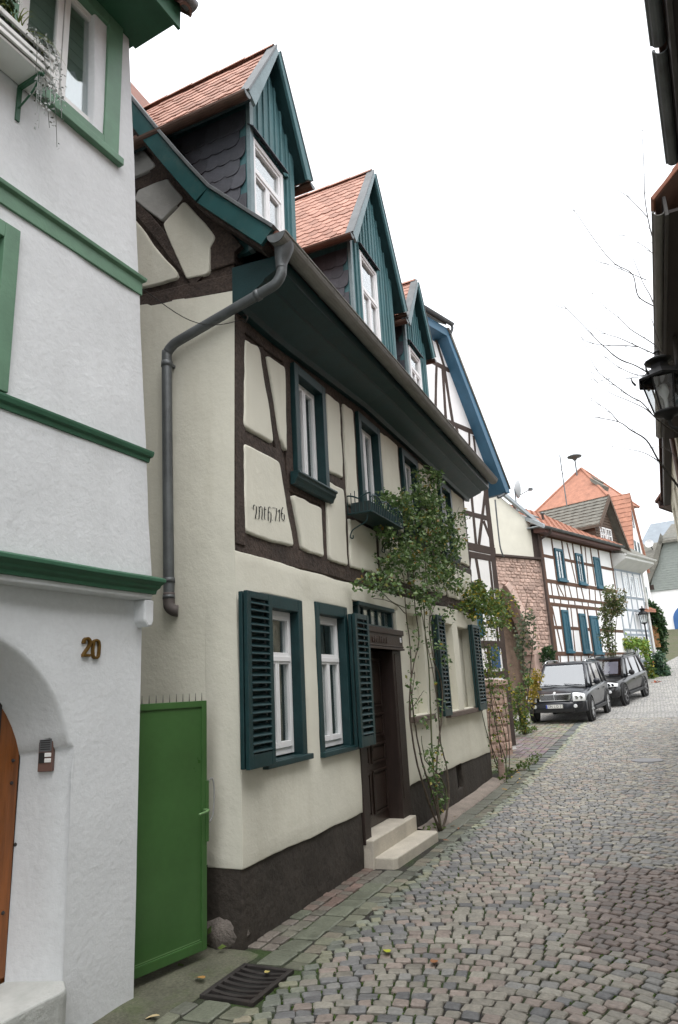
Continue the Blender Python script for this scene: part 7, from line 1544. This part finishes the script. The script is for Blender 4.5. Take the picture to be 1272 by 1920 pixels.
# ------------------------------------------------------------------ parked cars
def paint(name, col):
    return mat(name, col, 0.35, metal=0.0, var=0.08, vscale=2, coat=0.55, spec=0.25)
M_TYRE = mat('tyre_rubber', (0.012, 0.012, 0.012), 0.85, var=0.2, vscale=20); M_ALLOY = mat('alloy_wheel', (0.42, 0.43, 0.44), 0.3, metal=0.8, var=0.1)
M_CHROME = mat('chrome', (0.65, 0.66, 0.67), 0.12, metal=1.0, var=0.03); M_BLACKP = mat('black_plastic', (0.014, 0.014, 0.015), 0.6, var=0.2)
M_CGLASS = mat('car_glass', (0.012, 0.014, 0.016), 0.05, var=0.05, spec=0.9, coat=1.0); M_HLAMP = mat('headlamp_glass', (0.80, 0.82, 0.84), 0.15, var=0.12, vscale=12, coat=1.0, spec=0.7)
def car(name, label, loc, rz, pitch, body_c, L, W, H, wb, style):
    """Local x points forward, origin on the ground under the middle."""
    t = thing(name, label, 'car', loc, rz); t.rotation_euler = (0, pitch, rz); P = paint(name + '_paint_' + style, body_c); hw = W / 2
    hood, belt = (0.98, 1.06) if style == 'a' else (0.92, 1.0); f = L / 2
    # lower body: stations (x, z_low, z_top, half width, crown)
    ST_ = [(-f, 0.42, 0.80, hw * 0.86, 0.0), (-f + 0.06, 0.36, 1.02, hw * 0.93, 0.01), (-f + 0.30, 0.32, belt + 0.04, hw * 0.985, 0.01), (-f + 0.9, 0.32, belt + 0.03, hw, 0.0), (-0.6, 0.30, belt, hw, 0.0), (0.35, 0.30, belt - 0.02, hw, 0.0), (f - 1.45, 0.30, hood + 0.02, hw, 0.03), (f - 0.8, 0.32, hood - 0.02, hw * 0.985, 0.045), (f - 0.32, 0.34, hood - 0.10, hw * 0.95, 0.04), (f - 0.10, 0.36, hood - 0.22, hw * 0.90, 0.02), (f, 0.42, hood - 0.36, hw * 0.80, 0.0)]
    m_ = MB(); k = 0
    for (x, zl_, zt_, w_, cr) in ST_:
        half = [(0.0, zl_), (w_ * 0.82, zl_), (w_ * 0.955, zl_ + 0.06), (w_ * 0.99, zl_ + 0.18), (w_, (zl_ + zt_) * 0.5 + 0.05), (w_ * 0.985, zt_ - 0.12), (w_ * 0.95, zt_ - 0.03), (w_ * 0.86, zt_ + cr * 0.3), (w_ * 0.45, zt_ + cr), (0.0, zt_ + cr * 1.1)]
        full = half + [(-y, z) for y, z in half[-2:0:-1]]; k = len(full); m_.v += [(x, y, z) for y, z in full]
    n = len(ST_); m_.f = [(i * k + j, i * k + (j + 1) % k, (i + 1) * k + (j + 1) % k, (i + 1) * k + j) for i in range(n - 1) for j in range(k)] + [tuple(range(k)), tuple((n - 1) * k + j for j in range(k - 1, -1, -1))]
    body = m_.build('body', P, t, smooth=True, sub=1)
    # greenhouse
    zb = belt - 0.03; zr = H - 0.06; tw = hw * 0.76; bw = hw * 0.925
    fb, ft, rt, rb = f - 1.28, f - 2.02, -f + 0.52, -f + 0.20
    g_ = MB(); ringb = [(fb, -bw * 0.90), (fb, bw * 0.90), (fb - 0.35, bw), (rb + 0.25, bw), (rb, bw * 0.9), (rb, -bw * 0.9), (rb + 0.25, -bw), (fb - 0.35, -bw)]; ringt = [(ft, -tw * 0.9), (ft, tw * 0.9), (ft - 0.18, tw), (rt + 0.15, tw), (rt, tw * 0.88), (rt, -tw * 0.88), (rt + 0.15, -tw), (ft - 0.18, -tw)]
    g_.v = [(x, y, zb) for x, y in ringb] + [(x, y, zr) for x, y in ringt]; g_.f = [(i, (i + 1) % 8, 8 + (i + 1) % 8, 8 + i) for i in range(8)] + [tuple(range(8, 16))]
    g_.build('windows', M_CGLASS, t, smooth=False, bevel=0.02, seg=2, ang=20)
    r_ = MB(); rt2 = [(x * 1.0 + (0.03 if x > 0 else -0.02), y * 1.02) for x, y in ringt]
    for z, s_ in ((zr - 0.035, 1.015), (zr + 0.02, 1.0), (zr + 0.055, 0.88)): r_.v += [((x + 0.6) * (s_ if s_ < 1 else 1) - 0.6, y * s_, z) for x, y in rt2]
    r_.f = [(j * 8 + i, j * 8 + (i + 1) % 8, (j + 1) * 8 + (i + 1) % 8, (j + 1) * 8 + i) for j in range(2) for i in range(8)] + [tuple(range(16, 24))]
    r_.build('roof', P, t, smooth=True, bevel=0.015, ang=40)
    lerp = lambda i, s_: (Vector((*ringb[i], zb)), Vector((*ringt[i], zr)))
    for i, r0 in ((1, 0.045), (0, 0.045), (2, 0.035), (7, 0.035), (3, 0.06), (6, 0.06), (4, 0.05), (5, 0.05)): a, b = lerp(i, 0); MB().tube([a, b], r0, 6).build('pillar', P, t, smooth=True)
    for sy in (-1, 1):
        for xx in (-0.25, -1.28 if style == 'a' else -1.2): MB().tube([(xx + 0.04, sy * bw * 1.0, zb), (xx - 0.05, sy * tw * 1.0, zr)], 0.036, 6).build('pillar', P, t, smooth=True)
    for sy in (-1, 1):
        MB().tube(spline([(ft - 0.15, sy * tw * 0.93, zr + 0.05), (ft - 0.28, sy * tw * 0.93, zr + 0.115), (-0.4, sy * tw * 0.93, zr + 0.125), (rt + 0.35, sy * tw * 0.92, zr + 0.11), (rt + 0.15, sy * tw * 0.92, zr + 0.05)], 5), 0.024, 8).build('roof_rail', M_CHROME if style == 'a' else M_BLACKP, t, smooth=True)
        mm = MB(); c = Vector((fb - 0.42, sy * (hw + 0.10), belt + 0.10))
        for j in range(6):
            b_ = -PI / 2 + PI * j / 5
            for i in range(8): a = 2 * PI * i / 8; mm.v.append((c.x + 0.085 * math.cos(a) * math.cos(b_), c.y + 0.12 * math.sin(a) * math.cos(b_), c.z + 0.105 * math.sin(b_)))
        mm.f = [(j * 8 + i, j * 8 + (i + 1) % 8, (j + 1) * 8 + (i + 1) % 8, (j + 1) * 8 + i) for j in range(5) for i in range(8)]; mm.box(c.x - 0.03, c.x + 0.03, min(c.y, sy * hw * 0.92), max(c.y, sy * hw * 0.92), c.z - 0.06, c.z - 0.03)
        mm.build('wing_mirror', P if style == 'a' else M_BLACKP, t, smooth=True)
        for xx in (-0.05, -1.05): MB().box(xx - 0.10, xx + 0.10, sy * hw - 0.004 if sy > 0 else sy * hw - 0.03, sy * hw + 0.03 if sy > 0 else sy * hw + 0.004, belt - 0.20, belt - 0.165).build('door_handle', P, t, bevel=0.006)
        MB().box(-wb / 2 + 0.42, wb / 2 - 0.42, sy * hw - 0.03, sy * hw + 0.03, 0.29, 0.40).build('side_sill', M_BLACKP, t, bevel=0.015)
    # wheels
    R_ = 0.365 if style == 'a' else 0.36
    for sx in (-1, 1):
        for sy in (-1, 1):
            cx_, cy_ = sx * wb / 2 + 0.06, sy * (hw - 0.115); MX = Matrix.Translation((cx_, cy_, R_)) @ Matrix.Rotation(PI / 2, 4, 'X') @ Matrix.Rotation(PI if sy < 0 else 0, 4, 'X')
            MX = Matrix.Translation((cx_, cy_, R_)) @ Matrix.Rotation(-sy * PI / 2, 4, 'X')
            arch_ = MB().lathe([(0.0, 0.0), (R_ + 0.085, 0.0), (R_ + 0.10, 0.115), (R_ + 0.055, 0.128), (R_ + 0.05, 0.09), (0.0, 0.09)], 28, MX).build('wheel_arch', M_BLACKP, t)
            w_ = MB().lathe([(R_ - 0.12, 0.02), (R_ - 0.03, -0.02), (R_, 0.02), (R_, 0.11), (R_ - 0.03, 0.145), (R_ - 0.105, 0.15), (R_ - 0.12, 0.13)], 30, MX).build('wheel', M_TYRE, t, smooth=True)
            MB().lathe([(R_ - 0.105, 0.149), (R_ - 0.125, 0.145), (R_ - 0.135, 0.10), (0.0, 0.09)], 30, MX).build('rim', M_BLACKP, w_)
            sp_ = MB()
            for q in range(5 if style == 'b' else 6):
                a = 2 * PI * q / (5 if style == 'b' else 6); M2 = MX @ Matrix.Rotation(a, 4, 'Z'); sp_.box(0.03, R_ - 0.115, -0.032, 0.032, 0.105, 0.140, M2)
            sp_.lathe([(0.0, 0.15), (0.05, 0.147), (0.06, 0.11)], 14, MX); sp_.lathe([(R_ - 0.118, 0.10), (R_ - 0.118, 0.148), (R_ - 0.135, 0.146)], 30, MX); sp_.build('spokes', M_ALLOY if style == 'a' else mat('dark_alloy', (0.16, 0.16, 0.165), 0.35, metal=0.7), w_, bevel=0.006)
    # face
    zf = hood - 0.30
    bmp = MB(); bmp.prism([(-hw * 0.93, 0.34), (hw * 0.93, 0.34), (hw * 0.96, 0.60), (-hw * 0.96, 0.60)], lambda u, v: Vector((f - 0.30 - 0.22 * (abs(u) / hw) ** 2, u, v)), lambda u, v: Vector((f + 0.045 - 0.25 * (abs(u) / hw) ** 3, u, v)))
    bm2 = MB(); nn = 16
    for i in range(nn + 1):
        u = -1 + 2 * i / nn; x = f + 0.07 - 0.33 * abs(u) ** 3; y = u * hw * 0.97
        bm2.v += [(x - 0.45, y, 0.36), (x - 0.03, y, 0.34), (x, y, 0.42), (x, y, 0.60), (x - 0.05, y, 0.66), (x - 0.45, y, 0.66)]
    bm2.f = [(i * 6 + j, i * 6 + (j + 1) % 6, (i + 1) * 6 + (j + 1) % 6, (i + 1) * 6 + j) for i in range(nn) for j in range(6)] + [tuple(range(6)), tuple(nn * 6 + j for j in range(5, -1, -1))]
    bp_ = bm2.build('bumper', P, t, smooth=True, bevel=0.02, ang=40)
    MB().box(f - 0.2, f + 0.076, -hw * 0.62, hw * 0.62, 0.36, 0.455).build('lower_grille', M_BLACKP, bp_)
    if style == 'a':
        fg = MB(); gx = f - 0.02
        outer = [(-0.46, 0.69), (0.46, 0.69), (0.52, 0.90), (-0.52, 0.90)]; inner = [(-0.41, 0.715), (0.41, 0.715), (0.465, 0.865), (-0.465, 0.865)]
        fx = lambda v: gx - (v - 0.69) * 0.35
        o_ = [(fx(v) + 0.035, u, v) for u, v in outer] + [(fx(v) + 0.035, u, v) for u, v in inner] + [(fx(v) - 0.08, u, v) for u, v in outer]
        fg.add(o_, [(i, (i + 1) % 4, 4 + (i + 1) % 4, 4 + i) for i in range(4)] + [(i, (i + 1) % 4, 8 + (i + 1) % 4, 8 + i) for i in range(4)])
        gr = fg.build('grille', M_CHROME, t, bevel=0.006)
        MB().add([(fx(v) + 0.012, u, v) for u, v in inner], [(0, 1, 2, 3)]).build('grille_back', M_BLACKP, gr)
        for q in range(4): z = 0.738 + q * 0.033; wq = 0.42 + (z - 0.715) * 0.33; MB().box(fx(z) + 0.012, fx(z) + 0.032, -wq, wq, z, z + 0.011).build('grille_bar', M_CHROME, gr)
        MB().box(fx(0.79) + 0.012, fx(0.79) + 0.042, -0.012, 0.012, 0.715, 0.865).build('grille_bar', M_CHROME, gr)
        MB().lathe([(0.0, 0.012), (0.035, 0.008), (0.045, 0.0)], 12, Matrix.Translation((gx - 0.09, 0, 0.925)) @ Matrix.Rotation(math.radians(50), 4, 'Y')).build('badge', M_CHROME, t)
    else:
        for sy in (-1, 1):
            kg = round_poly([Vector((sy * 0.03, 0.70)), Vector((sy * 0.30, 0.72)), Vector((sy * 0.28, 0.84)), Vector((sy * 0.05, 0.85))], 0.04, 0.05)
            gr = MB().prism([(p.x, p.y) for p in kg], lambda u, v: Vector((f - 0.10, u, v)), lambda u, v: Vector((f + 0.015 - (v - 0.7) * 0.3, u, v))).build('grille', M_BLACKP, t)
    for sy in (-1, 1):
        hl = MB(); a0, a1 = (0.56, 0.90) if style == 'a' else (0.50, 0.88); n2 = 6
        for i in range(n2 + 1):
            u = a0 + (a1 - a0) * i / n2; y = sy * u * hw / 0.935; x = f - 0.01 - 0.42 * max(0, (u - 0.45)) ** 1.6; zt_ = 0.90 - 0.06 * ((i / n2) ** 2) + (0.02 if style == 'a' else -0.04); zb_ = 0.665 if style == 'a' else 0.70
            hl.v += [(x - 0.15, y, zb_), (x + 0.015, y, zb_), (x + 0.01, y, (zb_ + zt_) / 2), (x - 0.06, y, zt_), (x - 0.2, y, zt_)]
        hl.f = [(i * 5 + j, i * 5 + (j + 1) % 5, (i + 1) * 5 + (j + 1) % 5, (i + 1) * 5 + j) for i in range(n2) for j in range(5)] + [tuple(range(5)), tuple(n2 * 5 + j for j in range(4, -1, -1))]
        h_ = hl.build('headlight', M_HLAMP, t, smooth=True, bevel=0.01, ang=50)
        for u, r0 in ((a0 + 0.10, 0.055), (a0 + 0.23, 0.05)):
            y = sy * u * hw / 0.935; x = f - 0.42 * max(0, (u - 0.45)) ** 1.6; MB().lathe([(0.0, 0.0), (r0, 0.004), (r0 + 0.012, -0.02)], 14, Matrix.Translation((x + 0.006, y, 0.775)) @ Matrix.Rotation(PI / 2, 4, 'Y')).build('lamp_lens', M_CHROME, h_)
        MB().lathe([(0.0, 0.012), (0.05, 0.008), (0.06, -0.03)], 12, Matrix.Translation((f + 0.035 if True else 0, sy * 0.62 * hw / 0.935, 0.525)) @ Matrix.Rotation(PI / 2, 4, 'Y')).build('fog_lamp', M_HLAMP, t)
    pl = MB().box(f + 0.072, f + 0.084, -0.26, 0.26, 0.475, 0.585).build('number_plate', mat('plate_white', (0.72, 0.72, 0.70), 0.5, var=0.03), t, bevel=0.004)
    MB().box(f + 0.0842, f + 0.0855, -0.258, -0.215, 0.477, 0.583).build('plate_band', mat('plate_blue', (0.02, 0.06, 0.40), 0.5), pl)
    if style == 'a':
        yy = -0.19
        for ch in 'DN LO 33':
            if ch == ' ': yy += 0.045; continue
            cu_ = bpy.data.curves.new('glyph', 'FONT'); cu_.body = ch; cu_.size = 0.115; cu_.align_y = 'CENTER'
            tx = bpy.data.objects.new('glyph', cu_); COL.objects.link(tx); dg = bpy.context.evaluated_depsgraph_get(); me = bpy.data.meshes.new_from_object(tx.evaluated_get(dg)); bpy.data.objects.remove(tx); me.materials.clear(); me.materials.append(M_BLACKP)
            o = link('plate_character', me, pl); o.matrix_basis = Matrix(((0, 0, 1, f + 0.086), (1, 0, 0, yy), (0, 1, 0, 0.53), (0, 0, 0, 1))) @ Matrix.Scale(0.8, 4, (1, 0, 0)); yy += 0.066
    MB().box(fb - 0.02, fb + 0.20, -bw * 0.86, bw * 0.86, hood - 0.02, hood + 0.035).build('cowl', M_BLACKP, t)
    for y in (-0.35, 0.32): MB().tube([(fb + 0.02, y + 0.30, zb + 0.06), (fb - 0.05, y - 0.25, zb + 0.10)], 0.010, 5).build('wiper', M_BLACKP, t)
    sg = MB().add([(ft + (fb - ft) * q + 0.012, y * (tw * 0.88 + (bw * 0.88 - tw * 0.88) * q), zr + (zb - zr) * q + 0.012) for q, y in ((0.06, -1), (0.06, 1), (0.93, 1), (0.93, -1))], [(0, 1, 2, 3)])
    sg.build('windscreen', glass_mat('windscreen_glass', (0.6, 0.65, 0.68), 0.38), t)
    if style == 'b':
        MB().add([(ft + (fb - ft) * q + 0.004, y * (tw * 0.8), zr + (zb - zr) * q + 0.016) for q, y in ((0.2, 0.05), (0.2, 0.95), (0.85, 1.05), (0.85, 0.0))], [(0, 1, 2, 3)]).build('sun_shade', mat('pink_silver_shade', (0.62, 0.55, 0.62), 0.4, metal=0.2), t)
    return t
ph = math.radians(-6); ax_ = Vector((math.cos(ph), math.sin(ph))); pe_ = Vector((-ax_.y, ax_.x))
c1 = Vector((22.7, 2.12)) + pe_ * 0.94 + ax_ * 2.36
car('parked_suv', 'black off-road car with chrome grille parked facing the viewer', (c1.x, c1.y, GZ(c1.x) + 0.005), ph + PI, math.radians(2.2), (0.012, 0.014, 0.020), 4.72, 1.88, 1.80, 2.83, 'a')
ph = math.radians(-14); ax_ = Vector((math.cos(ph), math.sin(ph))); pe_ = Vector((-ax_.y, ax_.x))
c2 = Vector((28.0, 1.40)) + pe_ * 0.93 + ax_ * 2.29
car('parked_crossover', 'dark grey car with sun shade parked behind the black off-road car', (c2.x, c2.y, GZ(c2.x) + 0.02), ph + PI, math.radians(4.0), (0.010, 0.010, 0.011), 4.57, 1.85, 1.70, 2.80, 'b')
# ------------------------------------------------------------------ courtyard and street plants further up
def pxp(px_, py_, d): return at_d(px_, py_, d)
# low rubble wall and stone post beyond the cream house
lw0, lw1 = at_d(905, 1385, 14.6), at_d(962, 1378, 15.4); d_ = Vector((lw1.x - lw0.x, lw1.y - lw0.y)); LW = d_.length
GW = thing('garden_wall', 'low red rubble wall between the cream house and the courtyard arch', 'wall', (lw0.x, lw0.y, 0), math.atan2(d_.y, d_.x))
MB().box(-0.6, LW, 0.05, 0.40, 0.0, 1.60).build('wall_core', M_MORTAR, GW); rubble(GW, -0.6, LW, 0.02, 1.6, [(-0.6, 0), (LW, 0), (LW, 1.62), (-0.6, 1.62)], 0.10, 0.20, 0.055, 0.14, 0.36)
for k in range(5): MB().box(-0.6 + k * (LW + 0.6) / 5 + 0.008, -0.6 + (k + 1) * (LW + 0.6) / 5 - 0.008, -0.03, 0.45, 1.60, 1.72 + 0.02 * (k % 2)).build('coping_stone', M_SAND, GW, bevel=0.02)
o = MB().hexa([(-0.07, -0.06, -0.1), (0.07, -0.06, -0.1), (0.07, 0.06, -0.1), (-0.07, 0.06, -0.1), (-0.05, -0.045, 0.34), (0.06, -0.05, 0.32), (0.05, 0.05, 0.31), (-0.05, 0.045, 0.35)]).build('stone_bollard', M_SAND, bevel=0.03, seg=3); o.location = (12.85, 2.78, GZ(12.85)); tag(o, 'short red sandstone guard stone at the far corner of the cream house', 'guard stone')
pb = at_d(984, 1366, 19.0); PT = thing('wooden_post', 'rough leaning wooden post with vine in front of the black car', 'post', (pb.x, pb.y, GZ(pb.x))); tp = at_d(966, 1288, 19.0) - pb
MB().tube([(0, 0, -0.1), tp * 0.5 + Vector((0.02, 0, 0)), tp], [0.075, 0.07, 0.06], 9).build('post', M_STEM, PT, smooth=True)
def cloud_plant(name, label, cat, base_px, d, blobs, size, mt, stem_px=(), depth=0.5, sr0=0.02, ground=True):
    b = at_d(*base_px, d); 
    if ground: b = Vector((b.x, b.y, GZ(b.x)))
    t = thing(name, label, cat, b); q = MB(); out = []; s1 = d / 1270.63
    for (x, y, rx_, ry_, cnt) in blobs: p = at_d(x, y, d) - b; out.append((p.x, p.y, p.z, min(depth, rx_ * s1), rx_ * s1 * 0.9, ry_ * s1, cnt * 1.7))
    leaf_cloud(q, out, size, rng=rr_).build('foliage', mt, t, fix=False)
    for P in stem_px: S_ = spline([at_d(x, y, d) - b for x, y in P], 4); MB().tube(S_, [sr0 * (1 - 0.6 * i / (len(S_) - 1)) for i in range(len(S_))], 6).build('stem', M_STEM, t, smooth=True)
    return t
OLIVE = leaf_mat('grey_green_leaves', [(0.0, (0.05, 0.075, 0.04)), (0.6, (0.11, 0.14, 0.08)), (0.9, (0.17, 0.19, 0.11)), (1.0, (0.24, 0.20, 0.06))]); YEL = leaf_mat('autumn_leaves', [(0.0, (0.09, 0.10, 0.02)), (0.5, (0.30, 0.24, 0.03)), (1.0, (0.45, 0.30, 0.05))])
IVY = leaf_mat('ivy_leaves', [(0.0, (0.015, 0.04, 0.015)), (0.6, (0.03, 0.075, 0.025)), (1.0, (0.07, 0.12, 0.03))]); LIME = leaf_mat('lime_leaves', [(0.0, (0.10, 0.20, 0.03)), (0.7, (0.22, 0.34, 0.06)), (1.0, (0.40, 0.36, 0.08))])
RUST = leaf_mat('brown_rose_leaves', [(0.0, (0.06, 0.095, 0.03)), (0.5, (0.11, 0.15, 0.05)), (0.85, (0.18, 0.17, 0.07)), (1.0, (0.28, 0.20, 0.13))]); BGR = leaf_mat('blue_green_leaves', [(0.0, (0.025, 0.06, 0.035)), (0.6, (0.06, 0.12, 0.07)), (1.0, (0.13, 0.20, 0.10))])
cloud_plant('courtyard_shrub', 'grey-green leafy shrub growing in front of the pointed arch', 'shrub', (985, 1350), 19.6, [(982, 1185, 20, 28, 90), (990, 1160, 18, 20, 60), (978, 1215, 16, 24, 60), (1000, 1200, 14, 22, 40), (985, 1250, 14, 26, 40)], 0.11, OLIVE, [[(985, 1350), (982, 1280), (980, 1220), (984, 1160), (990, 1120)], [(986, 1350), (992, 1280), (998, 1220), (1002, 1170)]], 0.5)
cloud_plant('post_vine', 'green and yellow vine climbing the leaning wooden post', 'vine', (978, 1368), 18.6, [(975, 1300, 16, 20, 90), (962, 1330, 16, 26, 110), (985, 1340, 12, 20, 80), (970, 1360, 20, 12, 110), (955, 1300, 12, 20, 50), (990, 1275, 10, 14, 50)], 0.09, YROSE, [[(978, 1366), (972, 1330), (968, 1295)]], 0.3)
cloud_plant('autumn_shrub', 'yellow autumn-coloured shrub beside the front of the black car', 'shrub', (1000, 1345), 21.5, [(1002, 1290, 14, 18, 130), (1008, 1268, 12, 14, 80), (995, 1310, 10, 14, 60)], 0.10, YEL, [[(1000, 1345), (1002, 1310), (1004, 1280)]], 0.4)
cloud_plant('gateway_bush', 'dark green bush at the corner of the blue-shuttered house', 'bush', (1022, 1262), 26.8, [(1028, 1222, 12, 12, 110), (1020, 1235, 8, 12, 50), (1036, 1230, 8, 10, 40)], 0.13, IVY, [[(1022, 1262), (1025, 1240), (1030, 1225)]], 0.4, 0.02, False)
cloud_plant('facade_rose', 'brownish climbing rose covering the right end of the blue-shuttered house', 'rose', (1150, 1250), 28.8, [(1145, 1115, 18, 16, 240), (1150, 1140, 24, 20, 320), (1135, 1150, 18, 16, 200), (1160, 1130, 16, 18, 140), (1142, 1175, 14, 18, 180), (1136, 1195, 14, 18, 130), (1146, 1215, 12, 24, 130), (1170, 1120, 10, 16, 60)], 0.11, RUST, [[(1152, 1252), (1148, 1200), (1146, 1150), (1150, 1110)], [(1155, 1252), (1154, 1190), (1160, 1140)]], 0.35, 0.025, False)
cloud_plant('angel_trumpet', 'pale lime-green angel trumpet with yellow blossoms behind the dark car', 'shrub', (1195, 1268), 32.5, [(1185, 1205, 18, 12, 170), (1205, 1208, 14, 12, 130), (1172, 1208, 10, 10, 60), (1212, 1222, 10, 14, 70)], 0.16, LIME, [[(1195, 1268), (1193, 1235), (1188, 1208)], [(1196, 1268), (1200, 1235), (1208, 1212)]], 0.5, 0.025, False)
cloud_plant('ivy_wall', 'dense dark ivy mound hanging over the wall at the bend', 'ivy', (1232, 1250), 36.0, [(1222, 1145, 12, 16, 240), (1232, 1160, 14, 22, 320), (1240, 1185, 12, 26, 320), (1228, 1190, 14, 26, 260), (1240, 1215, 10, 18, 180), (1218, 1135, 8, 10, 80)], 0.17, IVY, (), 0.6, 0.02, False)
cloud_plant('bluegreen_bush', 'blue-green leafy bush spilling onto the street at the bend', 'bush', (1235, 1300), 33.5, [(1235, 1235, 14, 14, 170), (1242, 1258, 16, 18, 260), (1228, 1265, 14, 18, 200), (1248, 1275, 10, 14, 110)], 0.17, BGR, (), 0.6, 0.02, False)
cloud_plant('border_plants', 'mixed green border plants behind the dark car', 'plants', (1222, 1310), 33.0, [(1218, 1250, 10, 20, 120), (1222, 1275, 12, 16, 120), (1230, 1300, 10, 10, 70)], 0.14, YROSE, (), 0.5, 0.02, False)
for i, (x, y, lb) in enumerate(((1228, 1300, 'terracotta pot with red flowers at the street edge'), (1236, 1287, 'smaller terracotta pot behind the red flower pot'))):
    b = at_d(x, y + 14, 31.5); t = thing('flower_pot', lb, 'flower pot', b); MB().lathe([(0.0, 0.0), (0.14, 0.0), (0.20, 0.30), (0.22, 0.31), (0.22, 0.36), (0.18, 0.36), (0.17, 0.30), (0.0, 0.30)], 16).build('pot', mat('terracotta', (0.30, 0.12, 0.07), 0.85, var=0.2), t, smooth=True)
    leaf_cloud(MB(), [(0, 0, 0.45, 0.25, 0.25, 0.18, 90)], 0.12, rng=rr_).build('flowers', leaf_mat('red_flowers' if i == 0 else 'orange_flowers', [(0.0, (0.06, 0.10, 0.03)), (0.4, (0.35, 0.05, 0.03)), (1.0, (0.45, 0.14, 0.05))]), t, fix=False)
b = at_d(1222, 1214, 35.5); t = thing('wooden_screen', 'orange-brown wooden board fence beside the ivy', 'fence', b, math.radians(-60))
for k in range(6): MB().box(-0.5 + k * 0.17, -0.34 + k * 0.17, -0.02, 0.02, 0.0, 1.15).build('plank', mat('orange_plank', (0.30, 0.15, 0.06), 0.7, var=0.2, vscale=6), t)
b = at_d(1198, 1137, 35.5); t = thing('tiled_porch', 'little porch roof with red tiles above the far lantern', 'porch', (b.x, b.y, b.z), math.radians(-30))
MB().hexa([(-0.7, -0.5, -0.35), (0.7, -0.5, -0.35), (0.7, 0.6, 0.25), (-0.7, 0.6, 0.25), (-0.7, -0.5, -0.25), (0.7, -0.5, -0.25), (0.7, 0.6, 0.35), (-0.7, 0.6, 0.35)]).build('roof', M_FTILE, t); tile_rows(t, (-0.7, -0.5, -0.24), (0.7, -0.5, -0.24), (0, 1.1, 0.6), 1.25, 0.22, M_FTILE)
MB().box(-0.6, -0.5, -0.2, 0.5, -3.4, 0.0).box(0.5, 0.6, -0.2, 0.5, -3.4, -0.0).build('posts', M_RTIMB, t)
lp = at_d(1207, 1158, 34.0); lantern('street_lantern', 'small black iron lantern on a post at the bend beside the ivy', lp, 1.25, None, (lp.z - GZ(lp.x)) / 1.25)
